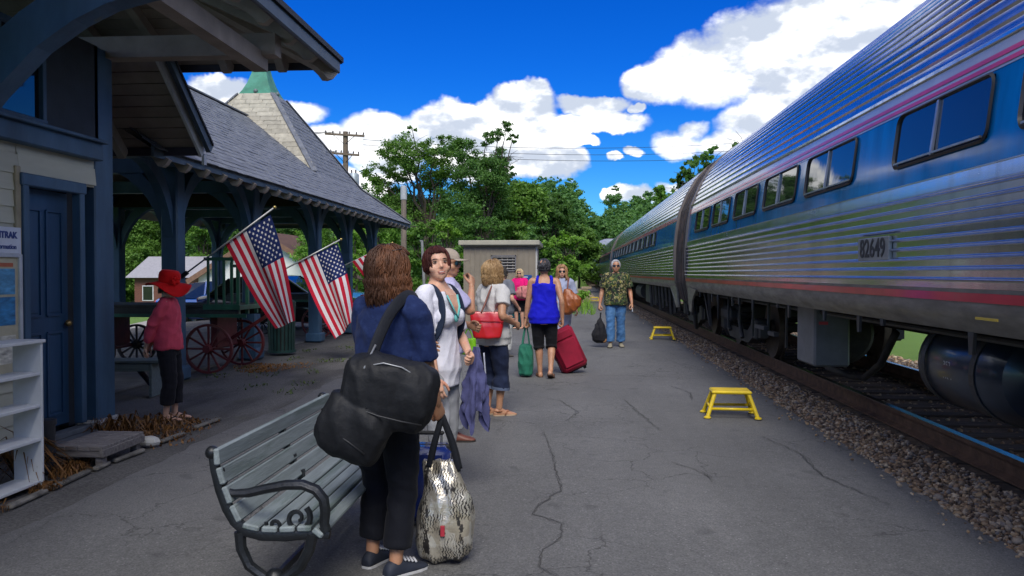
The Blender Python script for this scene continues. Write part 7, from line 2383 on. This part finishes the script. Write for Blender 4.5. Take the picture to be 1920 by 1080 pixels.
    me = lump([[ring((dx, 0, z), (1, 0, 0), (0, 1, 0), rx, ry, 20, 2.5) for z, rx, ry, dx in ((0, .05, .05, -.08), (.04, .11, .09, -.06), (.16, .17, .12, .0), (.28, .165, .11, .02), (.38, .11, .07, -.03), (.46, .05, .04, -.08))]], .010, .020, 6.)
    part('bag_body', me, mat('brown_leather', (.30, .085, .022), .42, var=.2, nscale=6, bump=.2, bscale=14), d)
    strap([(-.07, -.0, .45), (-.055, .06, .60), (-.04, .20, .66)], .03, .01, mat('strap_brown', (.16, .045, .03), .5), d)
    # ---------------------------------------------------------------- 8: man in leaf-print shirt
    def camo():
        mm = bpy.data.materials.new('leaf_print_shirt'); mm.use_nodes = True
        g = NG(mm.node_tree); bb = mm.node_tree.nodes['Principled BSDF']; co = g.n('ShaderNodeTexCoord').outputs['Object']
        n1 = g.noise(co, 11, 3, .6, dist=1.2); n2 = g.noise(g.v('ADD', co, (3, 5, 1)), 15, 3, .6, dist=1.0); n3 = g.noise(g.v('ADD', co, (9, 2, 4)), 19, 2, .5, dist=1.4)
        c = g.mix(g.step(n1, .48, .53), (.010, .014, .010, 1), (.028, .060, .016, 1)); c = g.mix(g.step(n2, .57, .60), c, (.22, .20, .045, 1)); c = g.mix(g.step(n3, .60, .63), c, (.30, .26, .13, 1))
        mm.node_tree.links.new(c, bb.inputs['Base Color']); bb.inputs['Roughness'].default_value = .85
        return mm
    t, hd, arms, legs, T = person((.925, 15.98, 0), R(178), 'grey-haired man in leaf-print shirt and jeans walking towards us', 1.745, True, 1.08, head=(R(4), R(2), 0), RW=(.30, .06, .82), LW=(-.30, .08, .84), RA=(.10, .10), LA=(-.10, -.07), Ryaw=-.1, Lyaw=.15, skin_m=S_B, vox=.010, Rcurl=1.1, Lcurl=.8,
        shirt=dict(m=camo(), hem=.80, sleeve=.72, off=.026, flare=.022, soff=.032, wr=.014), pants=dict(m=cloth('blue_jeans', (.055, .15, .33), .85, col2=(.10, .22, .42), c2scale=5), len=1.92, hemr=.070, off=.014, wr=.013),
        shoes=dict(m=mat('shoe_khaki', (.28, .25, .18), .7), sole=sole_b), hair=dict(puff=.010, len=.55, wave=.4, face=56, fringe=-4, hairline=52, n=240, r=.006, m=mat('hair_silver', (.42, .42, .43), .5, var=.2)))
    sunglasses(t, hd, frame=(.04, .01, .008)); lips(t, hd, (.32, .13, .10))
    w = arms[-1][2]
    m = MB(); m.box(w + Vector((.0, .05, -.12)), (.01, .06, .10), Euler((.2, .1, .3)).to_matrix()); m.build('paper', mat('paper_white', (.6, .62, .66), .6), t)
    d = thing('black_carry_bag', 'black bag carried low by the man in jeans', 'bag', (.585, 15.86, .10), R(6))
    me = lump([[ring((dx, 0, z), (1, 0, 0), (0, 1, 0), rx, ry, 20, 2.6) for z, rx, ry, dx in ((0, .09, .06, .03), (.05, .14, .09, .02), (.16, .15, .095, .01), (.30, .11, .07, .01), (.42, .055, .04, .02), (.50, .02, .018, .03))]], .010, .026, 9., 9, 7)
    part('bag_body', me, cloth('bag_black', (.014, .014, .018), .7), d); strap([(.03, 0, .48), (.035, 0, .56), (.04, -.01, .60)], .03, .012, sm_, d, 'handle')
    b = MB(); b.ball((.10, -.06, .06), (.05, .03, .06), 10, 8); b.build('tan_panel', mat('bag_tan', (.34, .17, .07), .6), d, smooth=True)
    # ---------------------------------------------------------------- 9: red hat
    t, hd, arms, legs, T = person((-4.06, 7.72, 0), R(-78), 'woman in wide red hat and coral shirt standing by the corner post', 1.455, girth=1.0, head=(R(25), R(-4), 0), RW=(.10, -.21, .86), Rh=(1, -.5, 0), LW=(-.02, -.22, .84), Lh=(-1, -.5, 0), RA=(.085, -.01), LA=(-.085, .04),
        Ryaw=-.05, Lyaw=.05, skin_m=S_C, vox=.0085, shirt=dict(m=cloth('coral', (.66, .075, .12), .85, bump=.3), hem=.82, sleeve=1.72, off=.018, flare=.022, soff=.018, wr=.016), pants=dict(m=cloth('black_capris', (.012, .012, .016), .85), len=1.68, hemr=.068, off=.014, wr=.012),
        shoes=dict(bare=True, m=sole_b, sole=sole_b), hair=dict(puff=.012, len=.85, wave=.5, face=56, fringe=-4, hairline=46, n=160, r=.008, m=mat('hair_dark', (.03, .025, .02), .5)), Rn=(0, -1, 0), Ln=(0, -1, 0), Rcurl=.7, Lcurl=.7)
    hat = thing('red_hat', 'wide brimmed bright red felt hat on the woman in coral', 'hat', (-4.06, 7.72, 0), R(-78))
    fm = cloth('red_felt', (.68, .008, .008), .8, var=.08, bump=.3, bscale=30)
    M = Matrix.Rotation(R(25), 3, 'Z') @ Matrix.Rotation(R(-6), 3, 'X') @ Matrix.Rotation(R(10), 3, 'Y')
    c0 = hd.p(0, -.012, .70)
    b = MB(); b.grid(lambda s, q: c0 + M @ Vector(((.082 + (.115 * q)) * math.sin(2 * math.pi * s), (.098 + .120 * q) * math.cos(2 * math.pi * s), .01 - .055 * q + .022 * q * math.sin(2 * math.pi * s * 3 + 1) + .035 * q * math.cos(4 * math.pi * s + .6))), 48, 6, True); bo = b.build('brim', fm, hat, smooth=True)
    x = bo.modifiers.new('t', 'SOLIDIFY'); x.thickness = .006
    b = MB(); b.lathe([(.086, 0), (.090, .03), (.092, .07), (.088, .10), (.070, .125), (.03, .13), (.005, .125)], (0, 0, 0), 28); b.v = [tuple(c0 + M @ Vector((v[0], v[1] * 1.15, v[2]))) for v in b.v]; b.build('crown', fm, hat, smooth=True)
    b = MB()
    for ly in range(2):
        for k in range(6 - ly):
            an = 2 * math.pi * k / (6 - ly) + ly * .5; r = .034 - .014 * ly
            q = MB(); q.ball((0, 0, 0), (.022, .008, .026), 8, 6)
            Mr = Matrix.Rotation(an, 3, 'Y') @ Matrix.Rotation(-.35, 3, 'X')
            b.add([c0 + M @ (Vector((.088 + .014 * ly, .035, .045)) + Matrix.Rotation(R(-65), 3, 'Z') @ (Mr @ (Vector(v) + Vector((0, 0, r))))) for v in q.v], q.f)
    b.build('flower', fm, hat, smooth=True)


build_people()

# ================================================================== trees
M_BARK = mat('bark', (.075, .060, .045), .9, var=.35, nscale=4, stretch=(5, 5, .7), bump=.6)
LEAF_A = leaf_mat('leaf_mid', (0.074, 0.164, 0.029), (0.143, 0.289, 0.047), (0.238, 0.421, 0.081), .42)
LEAF_B = leaf_mat('leaf_dark', (0.045, 0.115, 0.029), (0.092, 0.204, 0.042), (0.150, 0.289, 0.072), .42)
LEAF_C = leaf_mat('leaf_bright', (0.106, 0.219, 0.029), (0.200, 0.390, 0.055), (0.312, 0.531, 0.099), .42)
LEAF_F = leaf_mat('leaf_far', (0.052, 0.133, 0.042), (0.100, 0.219, 0.058), (0.163, 0.312, 0.087), .36)


def leaf_quads(clumps, per, size, seed, sub=14, flat=.8):
    """clumps: (x,y,z,r). returns V,F of leaf-sized quads gathered in sprays"""
    rs = np.random.RandomState(seed)
    P = []; C = []
    for (x, y, z, r) in clumps:
        k = max(3, int(sub * (r / .9) ** 1.3))
        d = rs.normal(size=(k, 3)); d /= np.linalg.norm(d, axis=1)[:, None]
        sc = np.array((x, y, z)) + d * (r * rs.uniform(.35, 1.0, (k, 1)) ** .7) * np.array((1, 1, flat))
        n = max(6, int(per * (r / .9) ** 2 / k * 1.0))
        for c in sc:
            sr = r * rs.uniform(.16, .34)
            q = rs.normal(size=(n, 3)) * sr * .55 * np.array((1.15, 1.15, .75))
            P.append(c + q); C.append(np.repeat(np.array((x, y, z))[None], n, 0))
    P = np.concatenate(P); C = np.concatenate(C); n = len(P)
    out = P - C; out /= np.linalg.norm(out, axis=1)[:, None] + 1e-6
    nr = rs.normal(size=(n, 3)) + out * .9 + np.array((0, 0, .7)); nr /= np.linalg.norm(nr, axis=1)[:, None]
    t = np.cross(nr, rs.normal(size=(n, 3))); t /= np.linalg.norm(t, axis=1)[:, None] + 1e-9
    b = np.cross(nr, t)
    s = size * rs.uniform(.6, 1.3, (n, 1))
    V = np.stack([P - t * s * .5, P + b * s * .33, P + t * s * .5, P - b * s * .33], 1).reshape(-1, 3)
    F = np.arange(n * 4).reshape(-1, 4)
    return V, F


def limbs(mb, base, tips, r0, seed):
    rs = random.Random(seed)
    base = Vector(base)
    for tip in tips:
        tip = Vector(tip); L = (tip - base).length
        pts = []; rr = []
        for k in range(7):
            q = k / 6
            p = base.lerp(tip, q) + Vector((rs.uniform(-1, 1), rs.uniform(-1, 1), rs.uniform(-.3, .6))) * L * .05 * math.sin(math.pi * q)
            p.z += .10 * L * math.sin(math.pi * q) * .5
            pts.append(p); rr.append(r0 * (1 - .86 * q))
        mb.tube(pts, rr, 7, cap=False)
        # side twigs
        for j in range(3):
            q = rs.uniform(.45, .9); p = base.lerp(tip, q)
            e = p + Vector((rs.uniform(-1, 1), rs.uniform(-1, 1), rs.uniform(.1, .9))).normalized() * L * .28
            mb.tube([p, (p + e) / 2 + Vector((0, 0, .05 * L)), e], [r0 * .3 * (1 - q) + .012, r0 * .2 * (1 - q) + .01, .006], 5, cap=False)


def tree_thing(label, loc, clumps, trunk_top, lm, per, size, seed, r0=.22, group=None, name='broadleaf_tree', trunk=None):
    t = thing(name, label, 'tree' if 'tree' in name else 'bush', loc, 0, group)
    V, F = leaf_quads(clumps, per, size, seed)
    from_arrays('crown', V, F, lm, t)
    m = MB()
    tt = Vector(trunk_top)
    pts = trunk or [(0, 0, -.3), (.05, 0, tt.z * .4), tt]
    m.tube(pts, [r0 * 1.25] + [r0 * (1 - .35 * k / (len(pts) - 1)) for k in range(1, len(pts))], 10, cap=False)
    limbs(m, pts[-1], [c[:3] for c in clumps], r0 * .42, seed)
    m.build('trunk', M_BARK, t, smooth=True)
    return t


def px(u, v, Y, base):
    a = (u - 1068) / 1480.0
    return (a * Y - base[0], 0.0, 1.5 + (511 - v) / 1480.0 * Y - base[2])


def build_trees():
    rs = random.Random(12)
    # the tall open-crowned pair beyond the shelter
    Y = 44.0
    base = (-8.3, Y, .0)
    cl = []
    for (u, v, r) in ((697, 322, 24), (715, 352, 30), (745, 372, 34), (752, 284, 30), (778, 300, 34), (762, 262, 12), (776, 246, 9), (800, 325, 34), (742, 320, 30), (722, 395, 34), (765, 400, 36), (838, 268, 24), (820, 292, 28), (848, 312, 32), (700, 420, 36), (815, 380, 30)):
        p = px(u, v, Y, base); cl.append((p[0], rs.uniform(-1.6, 1.6), p[2], r / 1480 * Y * 1.12))
    tree_thing('tall open-crowned green tree, sky showing between its limbs', base, cl, (.5, 0, 3.6), LEAF_A, 2000, .122, 4, .26, 'tall trees beyond the shelter', trunk=[(.2, 0, -.4), (.3, 0, 1.6), (.15, 0, 2.7), (.35, 0, 3.8)])
    base = (-4.9, Y - 1, .0)
    cl = []
    for (u, v, r) in ((868, 285, 28), (893, 300, 32), (918, 268, 16), (932, 250, 14), (952, 244, 14), (962, 262, 11), (930, 288, 22), (905, 330, 38), (935, 345, 30), (880, 350, 40), (925, 375, 34), (870, 390, 44), (945, 318, 18), (895, 410, 46), (940, 325, 20)):
        p = px(u, v, Y - 1, base); cl.append((p[0], rs.uniform(-1.6, 1.6), p[2], r / 1480 * Y * 1.12))
    tree_thing('darker full tree with ragged top right of the open-crowned tree', base, cl, (.2, 0, 2.8), LEAF_B, 2200, .12, 9, .24, 'tall trees beyond the shelter')
    # brush and small trees filling in below and around (each its own thing)
    def small(label, u, v, r, Yd, lm, seed, name='leafy_bush', nm='brush beyond the platform', h=1.0, size=.13, per=1500):
        a = (u - 1068) / 1480.0; X = a * Yd; zc = 1.5 + (511 - v) / 1480.0 * Yd; rr = r / 1480.0 * Yd
        g0 = gz(X, Yd); rq = random.Random(seed)
        cl = []
        for k in range(11):
            an = rq.uniform(0, 6.28); q = rq.uniform(.2, .8)
            cl.append((rr * q * math.cos(an), rr * q * math.sin(an) * .8, zc - g0 + rr * h * rq.uniform(-.75, .62), rr * rq.uniform(.34, .52)))
        k0 = zc - g0 - rr
        while k0 > .4:
            cl.append((rq.uniform(-.5, .5) * rr, rq.uniform(-.4, .4) * rr, k0, rr * .6)); k0 -= rr * .55
        tree_thing(label, (X, Yd, g0), cl, (0, 0, max(.5, (zc - g0) * .5)), lm, per, size, seed, .11, nm, name=name)
    small('bright green rounded bush just left of the tan shed', 838, 452, 42, 30, LEAF_C, 21)
    small('yellow-green brush right of the tan shed, before the engine', 1062, 470, 40, 33, LEAF_C, 22)
    small('mid green bush between the slim pole and the shed', 795, 440, 45, 36, LEAF_A, 23)
    small('broad bush behind the farthest flag', 722, 430, 55, 37, LEAF_A, 24)
    small('yellowish bush seen under the shelter end', 660, 452, 50, 33, LEAF_C, 25)
    small('leafy tree rising right behind the shed roof', 960, 400, 70, 46, LEAF_A, 26, 'small_tree', size=.2, per=1100)
    small('dense tree between the shed and the engine', 1030, 420, 62, 52, LEAF_B, 27, 'small_tree', size=.22, per=1100)
    small('pale green tree above the yellow-green brush', 1085, 435, 50, 60, LEAF_A, 28, 'small_tree', size=.24, per=1100)
    small('low dark tree behind the tan shed', 905, 425, 62, 40, LEAF_B, 29, 'small_tree', per=1000)
    small('green tree under the middle of the shelter roof', 600, 440, 60, 44, LEAF_A, 30, 'small_tree', per=1000)
    # trees behind the train
    small('tree top showing above the coach roof near the car joint', 1318, 305, 32, 34, LEAF_B, 31, 'tall_tree', 'trees behind the train', 1.2, .2, 700)
    small('smaller tree top left of the one above the coach joint', 1282, 322, 26, 36, LEAF_B, 32, 'tall_tree', 'trees behind the train', 1.1, .2, 700)
    small('low tree crown rising over the second coach', 1245, 372, 26, 60, LEAF_A, 33, 'tall_tree', 'trees behind the train', 1.0, .28, 700)
    small('spindly tree tip above the nearest coach roof', 1384, 290, 26, 30, LEAF_B, 34, 'tall_tree', 'trees behind the train', 1.2, .16, 500)
    # trees seen through the shelter
    small('dark tree behind the brick house', 250, 440, 75, 70, LEAF_B, 35, 'shade_tree', 'trees seen through the shelter', 1.0, .19, 2600)
    small('green tree left of the corner post gap', 190, 450, 80, 66, LEAF_A, 36, 'shade_tree', 'trees seen through the shelter', 1.0, .19, 2600)
    small('spreading tree over the white garage roof', 360, 425, 60, 64, LEAF_A, 37, 'shade_tree', 'trees seen through the shelter', 1.0, .18, 2600)
    small('shade tree right of the white garage', 560, 440, 60, 62, LEAF_B, 38, 'shade_tree', 'trees seen through the shelter', 1.0, .18, 2600)
    small('tree behind the garage between the nearest flags', 470, 420, 60, 72, LEAF_B, 39, 'shade_tree', 'trees seen through the shelter', 1.0, .19, 2600)
    # wooded hillside: one mass
    cl = []; rn = np.random.RandomState(77)
    for _ in range(430):
        y = rn.uniform(72, 150); a = rn.uniform(-.50, .13) if _ < 300 else rn.uniform(-1.4, -.5)
        x = a * y
        if .6 < x < 7.5 and y < 96: continue
        g0 = gz(x, y); h = rn.uniform(6, 10.5) * (1.05 if y > 90 else .85)
        if a > .03: h *= .9
        for k in range(6):
            cl.append((x + rn.uniform(-1.5, 1.5), y + rn.uniform(-1.5, 1.5), g0 + h * rn.uniform(.3, .9), rn.uniform(1.1, 2.0)))
        cl.append((x, y, g0 + h, rn.uniform(.6, 1.1)))
    for _ in range(60):
        y = rn.uniform(60, 120); x = rn.uniform(10, 34) * y / 60
        g0 = gz(x, y); h = rn.uniform(6, 9)
        for k in range(5): cl.append((x + rn.uniform(-1.5, 1.5), y + rn.uniform(-1.5, 1.5), g0 + h * rn.uniform(.3, .95), rn.uniform(1.1, 2.0)))
    V, F = leaf_quads(cl, 250, .34, 5, sub=9)
    o = from_arrays('woodland', V, F, LEAF_F)
    tag(o, 'dense green wood covering the far hillside', 'wood', kind='stuff')
    # tall grass and weeds at the foot of the brush
    rn = np.random.RandomState(6); V = []; F = []
    for _ in range(9000):
        y = rn.uniform(26, 48); x = rn.uniform(-9.5, .9) if y > 28 else rn.uniform(-8, -3.4)
        h = rn.uniform(.15, .6); w = .02; a = rn.rand() * 6.28; dx, dy = rn.normal(0, .12, 2)
        b = len(V); z0 = gz(x, y)
        V += [(x - w * math.cos(a), y - w * math.sin(a), z0), (x + w * math.cos(a), y + w * math.sin(a), z0), (x + dx, y + dy, z0 + h)]; F.append((b, b + 1, b + 2))
    o = from_arrays('tall_grass', V, F, LEAF_C); tag(o, 'tall rough grass below the brush behind the shed', 'grass', kind='stuff')


build_trees()
